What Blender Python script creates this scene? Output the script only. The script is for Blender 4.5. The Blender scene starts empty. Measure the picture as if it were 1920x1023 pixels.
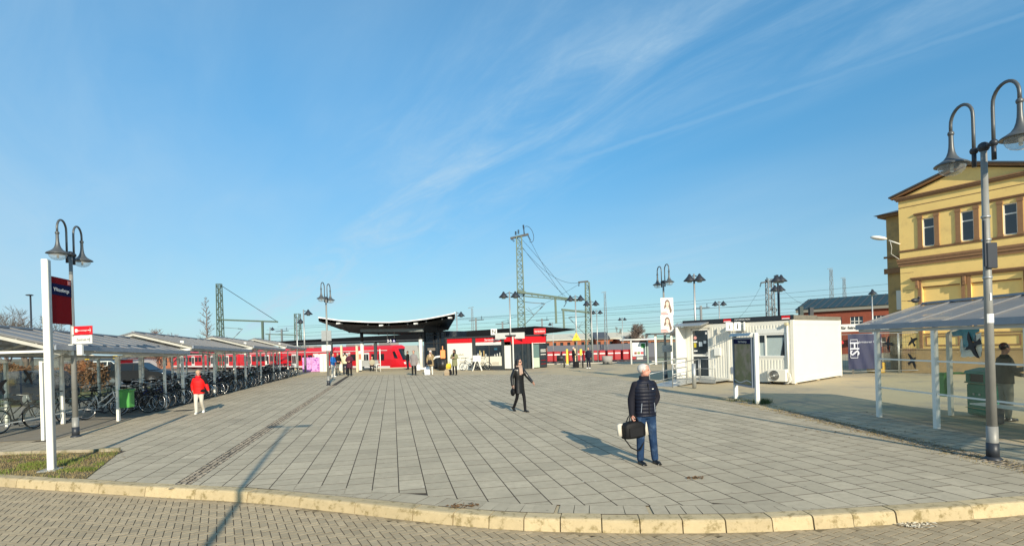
import bpy, bmesh, math, random
from mathutils import Vector, Matrix, noise

random.seed(7)
rnd = random.random
uni = random.uniform
sc = bpy.context.scene
COL = sc.collection

# ------------------------------------------------------------------ camera
FOC, ROLL, EYE = 1030.0, 0.03, 2.15
cam_data = bpy.data.cameras.new("camera")
cam = bpy.data.objects.new("camera", cam_data)
COL.objects.link(cam)
cr, sr = math.cos(ROLL), math.sin(ROLL)
cam.matrix_world = Matrix(((cr, sr, 0, 0), (0, 0, -1, 0), (-sr, cr, 0, EYE), (0, 0, 0, 1)))
cam_data.sensor_width = 36.0
cam_data.lens = FOC / 1920.0 * 36.0
cam_data.shift_y = (643.3 - 511.5) / 1920.0
cam_data.clip_start = 0.1
cam_data.clip_end = 6000.0
sc.camera = cam

# ------------------------------------------------------------------ sun, sky, exposure
SUN_EL, SUN_AZ = math.radians(24.0), math.radians(180.0 - 16.5)     # azimuth clockwise from +Y
s_dir = Vector((math.sin(SUN_AZ) * math.cos(SUN_EL), math.cos(SUN_AZ) * math.cos(SUN_EL), math.sin(SUN_EL)))
sun_data = bpy.data.lights.new("sun", "SUN")
sun_data.energy = 5.0
sun_data.angle = math.radians(0.5)
sun_data.color = (1.0, 0.89, 0.69)
sun = bpy.data.objects.new("sun", sun_data)
COL.objects.link(sun)
sun.rotation_euler = s_dir.to_track_quat('Z', 'Y').to_euler()
sun.location = (10, -20, 30)

world = bpy.data.worlds.new("World")
sc.world = world
world.use_nodes = True
wt = world.node_tree
for n in list(wt.nodes):
    wt.nodes.remove(n)
def wn(t, **k):
    n = wt.nodes.new(t)
    for a, b in k.items():
        setattr(n, a, b)
    return n
def wmath(op, a, b=None, c=None):
    n = wn("ShaderNodeMath", operation=op)
    for i, v in enumerate((a, b, c)):
        if v is None:
            continue
        if isinstance(v, (int, float)):
            n.inputs[i].default_value = v
        else:
            wt.links.new(v, n.inputs[i])
    return n.outputs[0]
def wramp(v, lo, hi):
    n = wn("ShaderNodeMapRange", interpolation_type='SMOOTHSTEP')
    wt.links.new(v, n.inputs[0])
    n.inputs[1].default_value = lo
    n.inputs[2].default_value = hi
    return n.outputs[0]
sky = wn("ShaderNodeTexSky", sky_type='NISHITA')
sky.sun_disc = False
sky.sun_elevation = SUN_EL
sky.sun_rotation = SUN_AZ
sky.altitude = 50
sky.air_density = 1.0
sky.dust_density = 0.15
sky.ozone_density = 2.0
tc = wn("ShaderNodeTexCoord")
sep = wn("ShaderNodeSeparateXYZ")
wt.links.new(tc.outputs['Generated'], sep.inputs[0])
zc = wmath('ADD', wmath('MAXIMUM', sep.outputs[2], 0.0), 0.12)
comb = wn("ShaderNodeCombineXYZ")
wt.links.new(wmath('DIVIDE', sep.outputs[0], zc), comb.inputs[0])
wt.links.new(wmath('DIVIDE', sep.outputs[1], zc), comb.inputs[1])
# cirrus in the plane of the cloud sheet: feathery streaks all running one way
CAZ = math.radians(-36)
def wdot(vx, vy):
    return wmath('ADD', wmath('MULTIPLY', px_o, vx), wmath('MULTIPLY', py_o, vy))
px_o, py_o = wmath('DIVIDE', sep.outputs[0], zc), wmath('DIVIDE', sep.outputs[1], zc)
al = wdot(math.sin(CAZ), math.cos(CAZ))
ac_ = wdot(math.cos(CAZ), -math.sin(CAZ))
def wnoise(sa, sx, off, detail=6.0, rough=0.6, dist=0.0):
    c = wn("ShaderNodeCombineXYZ")
    wt.links.new(wmath('MULTIPLY', al, sa), c.inputs[0])
    wt.links.new(wmath('MULTIPLY', ac_, sx), c.inputs[1])
    c.inputs[2].default_value = off
    nz = wn("ShaderNodeTexNoise")
    wt.links.new(c.outputs[0], nz.inputs['Vector'])
    nz.inputs['Scale'].default_value = 1.0
    nz.inputs['Detail'].default_value = detail
    nz.inputs['Roughness'].default_value = rough
    nz.inputs['Distortion'].default_value = dist
    return nz.outputs[0]
def bell(v, c, w):
    d = wmath('DIVIDE', wmath('SUBTRACT', v, c), w)
    return wmath('POWER', 2.718, wmath('MULTIPLY', wmath('MULTIPLY', d, d), -1.0))
broad = wnoise(0.45, 0.9, 3.3, 3.0, 0.5, 0.4)
streak = wnoise(0.9, 3.4, 7.7, 10.0, 0.62, 1.0)
fine = wnoise(5.0, 9.0, 1.1, 8.0, 0.65, 1.6)
where = wmath('ADD', wmath('ADD', bell(ac_, 1.16, 0.17), wmath('MULTIPLY', bell(ac_, 1.50, 0.22), 0.7)), wmath('MULTIPLY', wramp(broad, 0.46, 0.70), 0.45))
cir = wmath('MULTIPLY', wmath('MULTIPLY', wramp(streak, 0.34, 0.74), wmath('ADD', wmath('MULTIPLY', fine, 1.1), 0.15)), where)
left_veil = wmath('MULTIPLY', wmath("SUBTRACT", 1.0, wramp(ac_, -1.2, 1.7)), wmath('ADD', wmath('MULTIPLY', streak, 0.5), 0.12))
veil = wmath('MULTIPLY', wramp(broad, 0.30, 0.70), 0.12)
cir = wmath('ADD', wmath('MULTIPLY', cir, 0.48), wmath('ADD', veil, wmath('MULTIPLY', left_veil, 0.95)))
# contrail: a thin band along a great circle
def pdir(px, py):
    a, up = px - 960.0, 643.3 - py
    return Vector((a * cr + up * sr, FOC, -a * sr + up * cr)).normalized()
d1, d2 = pdir(1920, 26), pdir(700, 425)
cn = d1.cross(d2).normalized()
dot = wn("ShaderNodeVectorMath", operation='DOT_PRODUCT')
wt.links.new(tc.outputs['Generated'], dot.inputs[0])
dot.inputs[1].default_value = cn
wob = wmath('MULTIPLY', wmath('SUBTRACT', fine, 0.5), 0.010)
dist_ = wmath('ABSOLUTE', wmath('ADD', dot.outputs['Value'], wob))
trail = wmath('SUBTRACT', 1.0, wramp(dist_, 0.0, 0.009))
along = wn("ShaderNodeVectorMath", operation='DOT_PRODUCT')
wt.links.new(tc.outputs['Generated'], along.inputs[0])
along.inputs[1].default_value = (1, 0, 0)
trail = wmath('MULTIPLY', trail, wramp(along.outputs['Value'], -0.28, 0.12))
trail = wmath('MULTIPLY', trail, 0.19)
horizon_veil = wmath('MULTIPLY', wmath('SUBTRACT', 1.0, wramp(sep.outputs[2], -0.02, 0.42)), 0.42)
amount = wmath('MINIMUM', wmath('ADD', wmath('MAXIMUM', cir, trail), horizon_veil), 0.9)
tmix = wn("ShaderNodeMix", data_type='RGBA')
wt.links.new(wramp(sep.outputs[2], 0.0, 0.55), tmix.inputs[0])
tmix.inputs[6].default_value = (0.38, 0.64, 0.75, 1)
tmix.inputs[7].default_value = (0.43, 1.18, 1.38, 1)
tint = wn("ShaderNodeMix", data_type='RGBA', blend_type='MULTIPLY')
tint.inputs[0].default_value = 1.0
wt.links.new(sky.outputs[0], tint.inputs[6])
wt.links.new(tmix.outputs[2], tint.inputs[7])
mixc = wn("ShaderNodeMix", data_type='RGBA')
wt.links.new(amount, mixc.inputs[0])
wt.links.new(tint.outputs[2], mixc.inputs[6])
mixc.inputs[7].default_value = (3.9, 5.3, 6.3, 1)
bg = wn("ShaderNodeBackground")
bg.inputs[1].default_value = 0.108
wt.links.new(mixc.outputs[2], bg.inputs[0])
wo = wn("ShaderNodeOutputWorld")
wt.links.new(bg.outputs[0], wo.inputs[0])

sc.view_settings.view_transform = 'Standard'
sc.view_settings.look = 'None'
sc.view_settings.exposure = 0.32
sc.view_settings.gamma = 1.0
sc.view_settings.use_curve_mapping = False
sc.cycles.max_bounces = 8
sc.cycles.transparent_max_bounces = 24

# ------------------------------------------------------------------ siting on the ground
def uv(px, py):
    a, up = px - 960.0, 643.3 - py
    return a * cr + up * sr, -a * sr + up * cr
def G(px, py, z=0.0):
    """place on the level z that the photograph shows there"""
    u, v = uv(px, py)
    Y = FOC * (z - EYE) / v
    return Vector((u * Y / FOC, Y, z))
def AT(px, py, Y):
    u, v = uv(px, py)
    return Vector((u * Y / FOC, Y, EYE + v * Y / FOC))

# ------------------------------------------------------------------ materials
MATS = {}
def mat(name, col=(0.5, 0.5, 0.5), rough=0.6, metal=0.0, var=0.12, scale=6.0, bump=0.0, bscale=None, alpha=None,
        spec=0.5, coat=0.0, tone=False, spots=None, dirt=None, objvar=0.0, stretch=None):
    if name in MATS:
        return MATS[name]
    m = bpy.data.materials.new(name)
    m.use_nodes = True
    t = m.node_tree
    for n in list(t.nodes):
        t.nodes.remove(n)
    out = t.nodes.new("ShaderNodeOutputMaterial")
    p = t.nodes.new("ShaderNodeBsdfPrincipled")
    t.links.new(p.outputs[0], out.inputs[0])
    p.inputs['Roughness'].default_value = rough
    p.inputs['Metallic'].default_value = metal
    p.inputs['Specular IOR Level'].default_value = spec
    p.inputs['Coat Weight'].default_value = coat
    geo = t.nodes.new("ShaderNodeNewGeometry")
    pos = geo.outputs['Position']
    if stretch:
        mp = t.nodes.new("ShaderNodeMapping")
        mp.inputs['Scale'].default_value = stretch
        t.links.new(pos, mp.inputs[0])
        pos = mp.outputs[0]
    nz = t.nodes.new("ShaderNodeTexNoise")
    t.links.new(pos, nz.inputs['Vector'])
    nz.inputs['Scale'].default_value = scale
    nz.inputs['Detail'].default_value = 6.0
    nz.inputs['Roughness'].default_value = 0.65
    def M_(op, a, b, c=None):
        n = t.nodes.new("ShaderNodeMath")
        n.operation = op
        for i, v in enumerate((a, b, c)):
            if v is None:
                continue
            if isinstance(v, (int, float)):
                n.inputs[i].default_value = v
            else:
                t.links.new(v, n.inputs[i])
        return n.outputs[0]
    f = M_('MULTIPLY_ADD', nz.outputs[0], 2.6 * var, 1.0 - 1.3 * var)
    if tone:
        at = t.nodes.new("ShaderNodeAttribute")
        at.attribute_name = "tone"
        f = M_('MULTIPLY', f, M_('MULTIPLY_ADD', at.outputs['Fac'], tone, 1.0 - tone * 0.5))
    if objvar:
        oi = t.nodes.new("ShaderNodeObjectInfo")
        f = M_('MULTIPLY', f, M_('MULTIPLY_ADD', oi.outputs['Random'], objvar, 1.0 - objvar * 0.5))
    vm = t.nodes.new("ShaderNodeVectorMath")
    vm.operation = 'SCALE'
    vm.inputs[0].default_value = col
    t.links.new(f, vm.inputs['Scale'])
    c_out = vm.outputs[0]
    if dirt:
        dcol, dscale, lo, hi, amt = dirt
        n2 = t.nodes.new("ShaderNodeTexNoise")
        t.links.new(geo.outputs['Position'], n2.inputs['Vector'])
        n2.inputs['Scale'].default_value = dscale
        n2.inputs['Detail'].default_value = 8.0
        n2.inputs['Roughness'].default_value = 0.7
        mr = t.nodes.new("ShaderNodeMapRange")
        mr.interpolation_type = 'SMOOTHSTEP'
        t.links.new(n2.outputs[0], mr.inputs[0])
        mr.inputs[1].default_value = lo
        mr.inputs[2].default_value = hi
        mr.inputs[4].default_value = amt
        mx = t.nodes.new("ShaderNodeMix")
        mx.data_type = 'RGBA'
        t.links.new(mr.outputs[0], mx.inputs[0])
        t.links.new(c_out, mx.inputs[6])
        mx.inputs[7].default_value = (*dcol, 1)
        c_out = mx.outputs[2]
    for sp in (spots or ()):
        scol, sscale, srad, samt = sp
        vo = t.nodes.new("ShaderNodeTexVoronoi")
        t.links.new(geo.outputs['Position'], vo.inputs['Vector'])
        vo.inputs['Scale'].default_value = sscale
        mr = t.nodes.new("ShaderNodeMapRange")
        t.links.new(vo.outputs['Distance'], mr.inputs[0])
        mr.inputs[1].default_value = srad
        mr.inputs[2].default_value = srad * .6
        mr.inputs[3].default_value = 0.0
        mr.inputs[4].default_value = samt
        mx = t.nodes.new("ShaderNodeMix")
        mx.data_type = 'RGBA'
        t.links.new(mr.outputs[0], mx.inputs[0])
        t.links.new(c_out, mx.inputs[6])
        mx.inputs[7].default_value = (*scol, 1)
        c_out = mx.outputs[2]
    t.links.new(c_out, p.inputs['Base Color'])
    if bump:
        nb = t.nodes.new("ShaderNodeTexNoise")
        t.links.new(pos, nb.inputs['Vector'])
        nb.inputs['Scale'].default_value = bscale or scale * 8
        nb.inputs['Detail'].default_value = 5.0
        bp = t.nodes.new("ShaderNodeBump")
        bp.inputs['Strength'].default_value = bump
        bp.inputs['Distance'].default_value = 0.01
        t.links.new(nb.outputs[0], bp.inputs['Height'])
        t.links.new(bp.outputs[0], p.inputs['Normal'])
    if alpha is not None:
        tr = t.nodes.new("ShaderNodeBsdfTransparent")
        tr.inputs[0].default_value = alpha[1]
        ms = t.nodes.new("ShaderNodeMixShader")
        ms.inputs[0].default_value = alpha[0]
        t.links.new(tr.outputs[0], ms.inputs[1])
        t.links.new(p.outputs[0], ms.inputs[2])
        t.links.new(ms.outputs[0], out.inputs[0])
    MATS[name] = m
    return m

def glass_mat(name, tintc=(0.85, 0.92, 0.9, 1), haze_=0.05, hazec=(0.6, 0.65, 0.6), refl=1.45):
    if name in MATS:
        return MATS[name]
    m = bpy.data.materials.new(name)
    m.use_nodes = True
    t = m.node_tree
    for n in list(t.nodes):
        t.nodes.remove(n)
    out = t.nodes.new("ShaderNodeOutputMaterial")
    tr = t.nodes.new("ShaderNodeBsdfTransparent")
    tr.inputs[0].default_value = tintc
    df = t.nodes.new("ShaderNodeBsdfDiffuse")
    df.inputs[0].default_value = (*hazec, 1)
    gl = t.nodes.new("ShaderNodeBsdfGlossy")
    gl.inputs['Roughness'].default_value = 0.04
    lw = t.nodes.new("ShaderNodeLayerWeight")
    lw.inputs[0].default_value = 0.5
    p5 = t.nodes.new("ShaderNodeMath")
    p5.operation = 'POWER'
    t.links.new(lw.outputs['Facing'], p5.inputs[0])
    p5.inputs[1].default_value = 5.0
    fr = t.nodes.new("ShaderNodeMath")
    fr.operation = 'MULTIPLY_ADD'
    t.links.new(p5.outputs[0], fr.inputs[0])
    fr.inputs[1].default_value = 0.75
    fr.inputs[2].default_value = 0.045
    nz = t.nodes.new("ShaderNodeTexNoise")
    geo = t.nodes.new("ShaderNodeNewGeometry")
    t.links.new(geo.outputs['Position'], nz.inputs['Vector'])
    nz.inputs['Scale'].default_value = 2.5
    nz.inputs['Detail'].default_value = 7
    mm = t.nodes.new("ShaderNodeMath")
    mm.operation = 'MULTIPLY'
    t.links.new(nz.outputs[0], mm.inputs[0])
    mm.inputs[1].default_value = haze_ * 2
    m1 = t.nodes.new("ShaderNodeMixShader")
    t.links.new(mm.outputs[0], m1.inputs[0])
    t.links.new(tr.outputs[0], m1.inputs[1])
    t.links.new(df.outputs[0], m1.inputs[2])
    m2 = t.nodes.new("ShaderNodeMixShader")
    t.links.new(fr.outputs[0], m2.inputs[0])
    t.links.new(m1.outputs[0], m2.inputs[1])
    t.links.new(gl.outputs[0], m2.inputs[2])
    t.links.new(m2.outputs[0], out.inputs[0])
    MATS[name] = m
    return m

# ------------------------------------------------------------------ mesh collector
class MB:
    def __init__(self, M=None):
        self.v, self.f, self.s, self.M = [], [], [], M
        self.smooth = False
        self.tone = []
        self.side = set()
        self.t = 0.5
    def add(self, vs, fs, smooth=None):
        o = len(self.v)
        if self.M is not None:
            vs = [self.M @ Vector(p) for p in vs]
        self.v += [tuple(p) for p in vs]
        s = self.smooth if smooth is None else smooth
        for f in fs:
            self.f.append(tuple(i + o for i in f))
            self.s.append(s)
            self.tone.append(self.t)
        return self
    def box(self, c, s, rot=0.0, bev=0.0, R3=None):
        cx, cy, cz = c
        hx, hy, hz = s[0] / 2, s[1] / 2, s[2] / 2
        ca, sa = math.cos(rot), math.sin(rot)
        def T(x, y, z):
            if R3 is not None:
                q = R3 @ Vector((x, y, z))
                return (cx + q.x, cy + q.y, cz + q.z)
            return (cx + x * ca - y * sa, cy + x * sa + y * ca, cz + z)
        if bev <= 0:
            vs = [T(x, y, z) for z in (-hz, hz) for x, y in ((-hx, -hy), (hx, -hy), (hx, hy), (-hx, hy))]
            fs = [(0, 3, 2, 1), (4, 5, 6, 7), (0, 1, 5, 4), (1, 2, 6, 5), (2, 3, 7, 6), (3, 0, 4, 7)]
        else:
            b = min(bev, hx * .9, hy * .9, hz * .9)
            vs, fs = [], []
            rings = [(-hz, b), (-hz + b, 0), (hz - b, 0), (hz, b)]
            for z, i in rings:
                x, y = hx - i, hy - i
                k = b * 0.999
                if i == 0:
                    pts = [(-hx + k, -hy), (hx - k, -hy), (hx, -hy + k), (hx, hy - k), (hx - k, hy), (-hx + k, hy), (-hx, hy - k), (-hx, -hy + k)]
                else:
                    e = b * .001
                    pts = [(-x, -y), (x, -y), (x + e, -y + e), (x + e, y - e), (x, y), (-x, y), (-x - e, y - e), (-x - e, -y + e)]
                vs += [T(px, py, z) for px, py in pts]
            for r in range(3):
                for i in range(8):
                    j = (i + 1) % 8
                    fs.append((r * 8 + i, r * 8 + j, r * 8 + 8 + j, r * 8 + 8 + i))
            fs.append(tuple(range(7, -1, -1)))
            fs.append(tuple(range(24, 32)))
        return self.add(vs, fs, False)
    def boxx(self, x0, x1, y0, y1, z0, z1, bev=0.0):
        return self.box(((x0 + x1) / 2, (y0 + y1) / 2, (z0 + z1) / 2), (abs(x1 - x0), abs(y1 - y0), abs(z1 - z0)), bev=bev)
    def cyl(self, a, b, r0, r1=None, n=10, cap=True, smooth=True, ph=0.0):
        a, b = Vector(a), Vector(b)
        r1 = r0 if r1 is None else r1
        d = (b - a)
        if d.length < 1e-7:
            return self
        d.normalize()
        ref = Vector((0, 0, 1)) if abs(d.z) < 0.9 else Vector((1, 0, 0))
        x = d.cross(ref).normalized()
        y = d.cross(x)
        vs = []
        for p, r in ((a, r0), (b, r1)):
            for i in range(n):
                t = 2 * math.pi * i / n + ph
                vs.append(p + x * (r * math.cos(t)) + y * (r * math.sin(t)))
        fs = [(i, i + n, (i + 1) % n + n, (i + 1) % n) for i in range(n)]
        self.add(vs, fs, smooth)
        if cap:
            o = len(self.v) - 2 * n
            self.f.append(tuple(o + i for i in range(n))); self.s.append(False); self.tone.append(self.t)
            self.f.append(tuple(o + n + i for i in range(n - 1, -1, -1))); self.s.append(False); self.tone.append(self.t)
        return self
    def beam(self, a, b, w, h):
        """rectangular bar from a to b: w across, h in the upright sense"""
        a, b = Vector(a), Vector(b)
        d = (b - a); L = d.length
        if L < 1e-6:
            return self
        d.normalize()
        up = Vector((0, 0, 1)) if abs(d.z) < 0.95 else Vector((0, 1, 0))
        x = d.cross(up).normalized()
        y = x.cross(d)
        vs = []
        for p in (a, b):
            for sx, sy in ((-1, -1), (1, -1), (1, 1), (-1, 1)):
                vs.append(p + x * (sx * w / 2) + y * (sy * h / 2))
        return self.add(vs, [(3, 2, 1, 0), (4, 5, 6, 7), (0, 1, 5, 4), (1, 2, 6, 5), (2, 3, 7, 6), (3, 0, 4, 7)], False)
    def tube(self, pts, r, n=8, smooth=True, cap=True):
        pts = [Vector(p) for p in pts]
        rs = r if isinstance(r, (list, tuple)) else [r] * len(pts)
        vs, fs = [], []
        px = None
        for i, p in enumerate(pts):
            d = (pts[min(i + 1, len(pts) - 1)] - pts[max(i - 1, 0)])
            d = d.normalized() if d.length > 1e-9 else Vector((0, 0, 1))
            if px is None:
                ref = Vector((0, 0, 1)) if abs(d.z) < 0.9 else Vector((1, 0, 0))
                px = d.cross(ref).normalized()
            px = (px - d * px.dot(d))
            px = px.normalized() if px.length > 1e-6 else d.orthogonal().normalized()
            y = d.cross(px)
            for k in range(n):
                t = 2 * math.pi * k / n
                vs.append(p + px * (rs[i] * math.cos(t)) + y * (rs[i] * math.sin(t)))
        for i in range(len(pts) - 1):
            for k in range(n):
                k2 = (k + 1) % n
                fs.append((i * n + k, i * n + k2, i * n + n + k2, i * n + n + k))
        if cap:
            fs.append(tuple(range(n - 1, -1, -1)))
            fs.append(tuple((len(pts) - 1) * n + k for k in range(n)))
        return self.add(vs, fs, smooth)
    def lathe(self, prof, c, n=20, smooth=True, axis='z', cap=False):
        vs, fs = [], []
        for r, z in prof:
            for k in range(n):
                t = 2 * math.pi * k / n
                if axis == 'z':
                    vs.append((c[0] + r * math.cos(t), c[1] + r * math.sin(t), c[2] + z))
                elif axis == 'y':
                    vs.append((c[0] + r * math.cos(t), c[1] + z, c[2] + r * math.sin(t)))
                else:
                    vs.append((c[0] + z, c[1] + r * math.cos(t), c[2] + r * math.sin(t)))
        for i in range(len(prof) - 1):
            for k in range(n):
                k2 = (k + 1) % n
                fs.append((i * n + k, i * n + k2, i * n + n + k2, i * n + n + k))
        if cap:
            fs.append(tuple(range(n - 1, -1, -1)))
            fs.append(tuple((len(prof) - 1) * n + k for k in range(n)))
        return self.add(vs, fs, smooth)
    def ball(self, c, r, n=12, m=8, sc_=(1, 1, 1), R3=None):
        vs, fs = [], []
        for i in range(m + 1):
            a = math.pi * i / m
            for k in range(n):
                t = 2 * math.pi * k / n
                q = Vector((r * math.sin(a) * math.cos(t) * sc_[0], r * math.sin(a) * math.sin(t) * sc_[1], r * math.cos(a) * sc_[2]))
                if R3 is not None:
                    q = R3 @ q
                vs.append((c[0] + q.x, c[1] + q.y, c[2] + q.z))
        for i in range(m):
            for k in range(n):
                k2 = (k + 1) % n
                fs.append((i * n + k, i * n + n + k, i * n + n + k2, i * n + k2))
        return self.add(vs, fs, True)
    def prism(self, poly, z0, z1):
        n = len(poly)
        vs = [(x, y, z0) for x, y in poly] + [(x, y, z1) for x, y in poly]
        fs = [tuple(range(n - 1, -1, -1)), tuple(range(n, 2 * n))]
        for i in range(n):
            j = (i + 1) % n
            fs.append((i, j, n + j, n + i))
        return self.add(vs, fs, False)
    def side_prism(self, poly, y0, y1, bulge=None):
        """outline in x,z extruded along y"""
        n = len(poly)
        vs = [(x, y0, z) for x, z in poly] + [(x, y1, z) for x, z in poly]
        fs = [tuple(range(n)), tuple(range(2 * n - 1, n - 1, -1))]
        for i in range(n):
            j = (i + 1) % n
            fs.append((j, i, n + i, n + j))
        return self.add(vs, fs, False)
    def loft(self, rings, smooth=True, cap=True):
        n = len(rings[0])
        vs, fs = [], []
        for r in rings:
            vs += [tuple(p) for p in r]
        for i in range(len(rings) - 1):
            for k in range(n):
                k2 = (k + 1) % n
                fs.append((i * n + k, i * n + k2, i * n + n + k2, i * n + n + k))
        if cap:
            fs.append(tuple(range(n - 1, -1, -1)))
            fs.append(tuple((len(rings) - 1) * n + k for k in range(n)))
        return self.add(vs, fs, smooth)
    def mesh(self, name, origin=None):
        me = bpy.data.meshes.new(name)
        vs = self.v
        if origin is not None:
            ox, oy, oz = origin
            vs = [(x - ox, y - oy, z - oz) for x, y, z in vs]
        me.from_pydata(vs, [], self.f)
        me.polygons.foreach_set("use_smooth", self.s)
        if self.side:
            me.polygons.foreach_set("material_index", [1 if i in self.side else 0 for i in range(len(self.f))])
        if len(set(self.tone)) > 1 or self.t != 0.5:
            at = me.attributes.new("tone", 'FLOAT', 'FACE')
            at.data.foreach_set("value", self.tone)
        me.update()
        return me

ORI = {}
def tag(o, label=None, cat=None, group=None, kind=None):
    if label: o['label'] = label
    if cat: o['category'] = cat
    if group: o['group'] = group
    if kind: o['kind'] = kind
    return o
def link(name, me, m, parent=None):
    if m is not None:
        for q in (m if isinstance(m, (list, tuple)) else [m]):
            me.materials.append(q)
    o = bpy.data.objects.new(name, me)
    COL.objects.link(o)
    if parent is not None:
        o.parent = parent
    return o
def build(name, mb, m, parent=None):
    """parent given: vertices are world placed, moved into the parent's frame"""
    org = ORI.get(parent.name) if parent is not None else None
    o = link(name, mb.mesh(name, org), m, parent)
    if org is not None:
        ORI[o.name] = org
        # children of a part share the thing's frame
    return o
def thing(name, label, cat, loc=(0, 0, 0), group=None, kind=None):
    o = bpy.data.objects.new(name, None)
    COL.objects.link(o)
    o.empty_display_size = 0.2
    o.location = loc
    ORI[o.name] = tuple(loc)
    return tag(o, label, cat, group, kind)
def solo(name, mb, m, label, cat, group=None, kind=None):
    return tag(link(name, mb.mesh(name), m), label, cat, group, kind)
def solo_at(name, mb, m, loc, label, cat, group=None):
    o = tag(link(name, mb.mesh(name, loc), m), label, cat, group)
    o.location = loc
    ORI[o.name] = tuple(loc)
    return o
def kids(o):
    return [c for c in bpy.data.objects if c.parent == o]
CH = {}
def tree_of(o):
    if o.name not in CH:
        CH[o.name] = kids(o)
        for c in CH[o.name]:
            tree_of(c)
    return CH[o.name]
def copy_tree(o, parent=None):
    c = o.copy()
    COL.objects.link(c)
    if parent is not None:
        c.parent = parent
    for ch in tree_of(o):
        copy_tree(ch, c)
    return c

def text_mesh(s, size, M, align='CENTER', extr=0.0, bold=0.0):
    """flat lettering as a mesh; M carries local x (reading way) and y (up)"""
    cu = bpy.data.curves.new("lettering", 'FONT')
    cu.body = s
    cu.size = size
    cu.align_x = align
    cu.align_y = 'CENTER'
    cu.extrude = extr
    cu.offset = bold
    cu.resolution_u = 2
    ob = bpy.data.objects.new("lettering", cu)
    COL.objects.link(ob)
    dg = bpy.context.evaluated_depsgraph_get()
    me = bpy.data.meshes.new_from_object(ob.evaluated_get(dg))
    bpy.data.objects.remove(ob)
    bpy.data.curves.remove(cu)
    me.transform(M)
    me.update()
    return me
def frame(o, xdir, up=(0, 0, 1)):
    x = Vector((xdir[0], xdir[1], xdir[2] if len(xdir) > 2 else 0)).normalized()
    u = Vector(up).normalized()
    n = x.cross(u)
    return Matrix(((x.x, u.x, n.x, o[0]), (x.y, u.y, n.y, o[1]), (x.z, u.z, n.z, o[2]), (0, 0, 0, 1)))
def lettering(s, size, o, xdir, m, parent, align='CENTER', bold=0.0):
    me = text_mesh(s, size, frame(o, xdir), align, 0.001, bold)
    org = ORI.get(parent.name, (0, 0, 0))
    me.transform(Matrix.Translation(-Vector(org)))
    me.materials.clear()
    ob = link("lettering", me, m, parent)
    ORI[ob.name] = org
    return ob

def local(o, d):
    """matrix of a wall frame: x along d, z up, y into the wall (away from the viewer side)"""
    d = Vector((d[0], d[1], 0)).normalized()
    y = Vector((0, 0, 1)).cross(d)
    return Matrix(((d.x, y.x, 0, o[0]), (d.y, y.y, 0, o[1]), (0, 0, 1, o[2] if len(o) > 2 else 0), (0, 0, 0, 1)))

def wall_holes(mb, L, z0, z1, holes, depth=0.15, x0=0.0):
    """front face at y=0 of a wall with rectangular openings (x0,x1,z0,z1), with reveals"""
    xs = sorted({x0, L} | {h[0] for h in holes} | {h[1] for h in holes})
    zs = sorted({z0, z1} | {h[2] for h in holes} | {h[3] for h in holes})
    for i in range(len(xs) - 1):
        for j in range(len(zs) - 1):
            cx_, cz_ = (xs[i] + xs[i + 1]) / 2, (zs[j] + zs[j + 1]) / 2
            if any(h[0] < cx_ < h[1] and h[2] < cz_ < h[3] for h in holes):
                continue
            mb.add([(xs[i], 0, zs[j]), (xs[i + 1], 0, zs[j]), (xs[i + 1], 0, zs[j + 1]), (xs[i], 0, zs[j + 1])], [(0, 1, 2, 3)])
    for a, b, c, d in holes:
        mb.add([(a, 0, c), (b, 0, c), (b, 0, d), (a, 0, d), (a, depth, c), (b, depth, c), (b, depth, d), (a, depth, d)],
               [(0, 4, 5, 1), (1, 5, 6, 2), (2, 6, 7, 3), (3, 7, 4, 0)])

def remesh(mb, name, voxel, smooth=2, fac=0.5):
    me = mb.mesh(name)
    ob = bpy.data.objects.new(name, me)
    COL.objects.link(ob)
    r = ob.modifiers.new("r", 'REMESH')
    r.mode = 'VOXEL'
    r.voxel_size = voxel
    r.use_smooth_shade = True
    if smooth:
        s = ob.modifiers.new("s", 'SMOOTH')
        s.iterations = smooth
        s.factor = fac
    dg = bpy.context.evaluated_depsgraph_get()
    out = bpy.data.meshes.new_from_object(ob.evaluated_get(dg))
    out.name = name
    bpy.data.objects.remove(ob)
    out.materials.clear()
    return out

# ------------------------------------------------------------------ shared materials
m_slab = mat("concrete_slab", (0.425, 0.368, 0.27), 0.9, var=0.24, scale=8, bump=0.5, bscale=70, spec=.3, tone=0.25,
             dirt=((0.26, 0.225, 0.165), 0.5, 0.46, 0.74, 0.6), spots=(((.16, .14, .11), 2.2, .05, .6), ((.62, .58, .48), 1.1, .028, .7), ((.20, .18, .14), .35, .10, .35)))
m_joint = mat("joint_sand", (0.045, 0.032, 0.02), 0.95, var=0.2, scale=5)
m_kerb = mat("kerb_concrete", (0.47, 0.375, 0.22), 0.85, var=0.16, scale=9, bump=0.5, bscale=70, tone=0.22,
             dirt=((0.15, 0.11, 0.03), 7.5, 0.50, 0.66, 0.75))
m_block = mat("street_block", (0.365, 0.29, 0.185), 0.85, var=0.2, scale=9, bump=0.3, bscale=80, tone=0.30)
m_cobble = mat("cobble", (0.30, 0.25, 0.185), 0.8, var=0.25, scale=9, tone=0.5)
m_asphalt = mat("worn_asphalt", (0.44, 0.36, 0.225), 0.9, var=0.16, scale=0.7, bump=0.3, bscale=40,
                dirt=((0.20, 0.19, 0.17), 0.35, 0.48, 0.66, 0.7))
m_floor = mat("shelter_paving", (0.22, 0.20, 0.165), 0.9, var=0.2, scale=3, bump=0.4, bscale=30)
m_grass = mat("turf_soil", (0.13, 0.095, 0.05), 0.95, var=0.35, scale=5, bump=.6, bscale=30, dirt=((.07, .075, .02), 2.2, .45, .6, .8))
m_blade = mat("grass_blade", (0.15, 0.19, 0.03), 0.8, var=0.35, scale=6)
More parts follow.
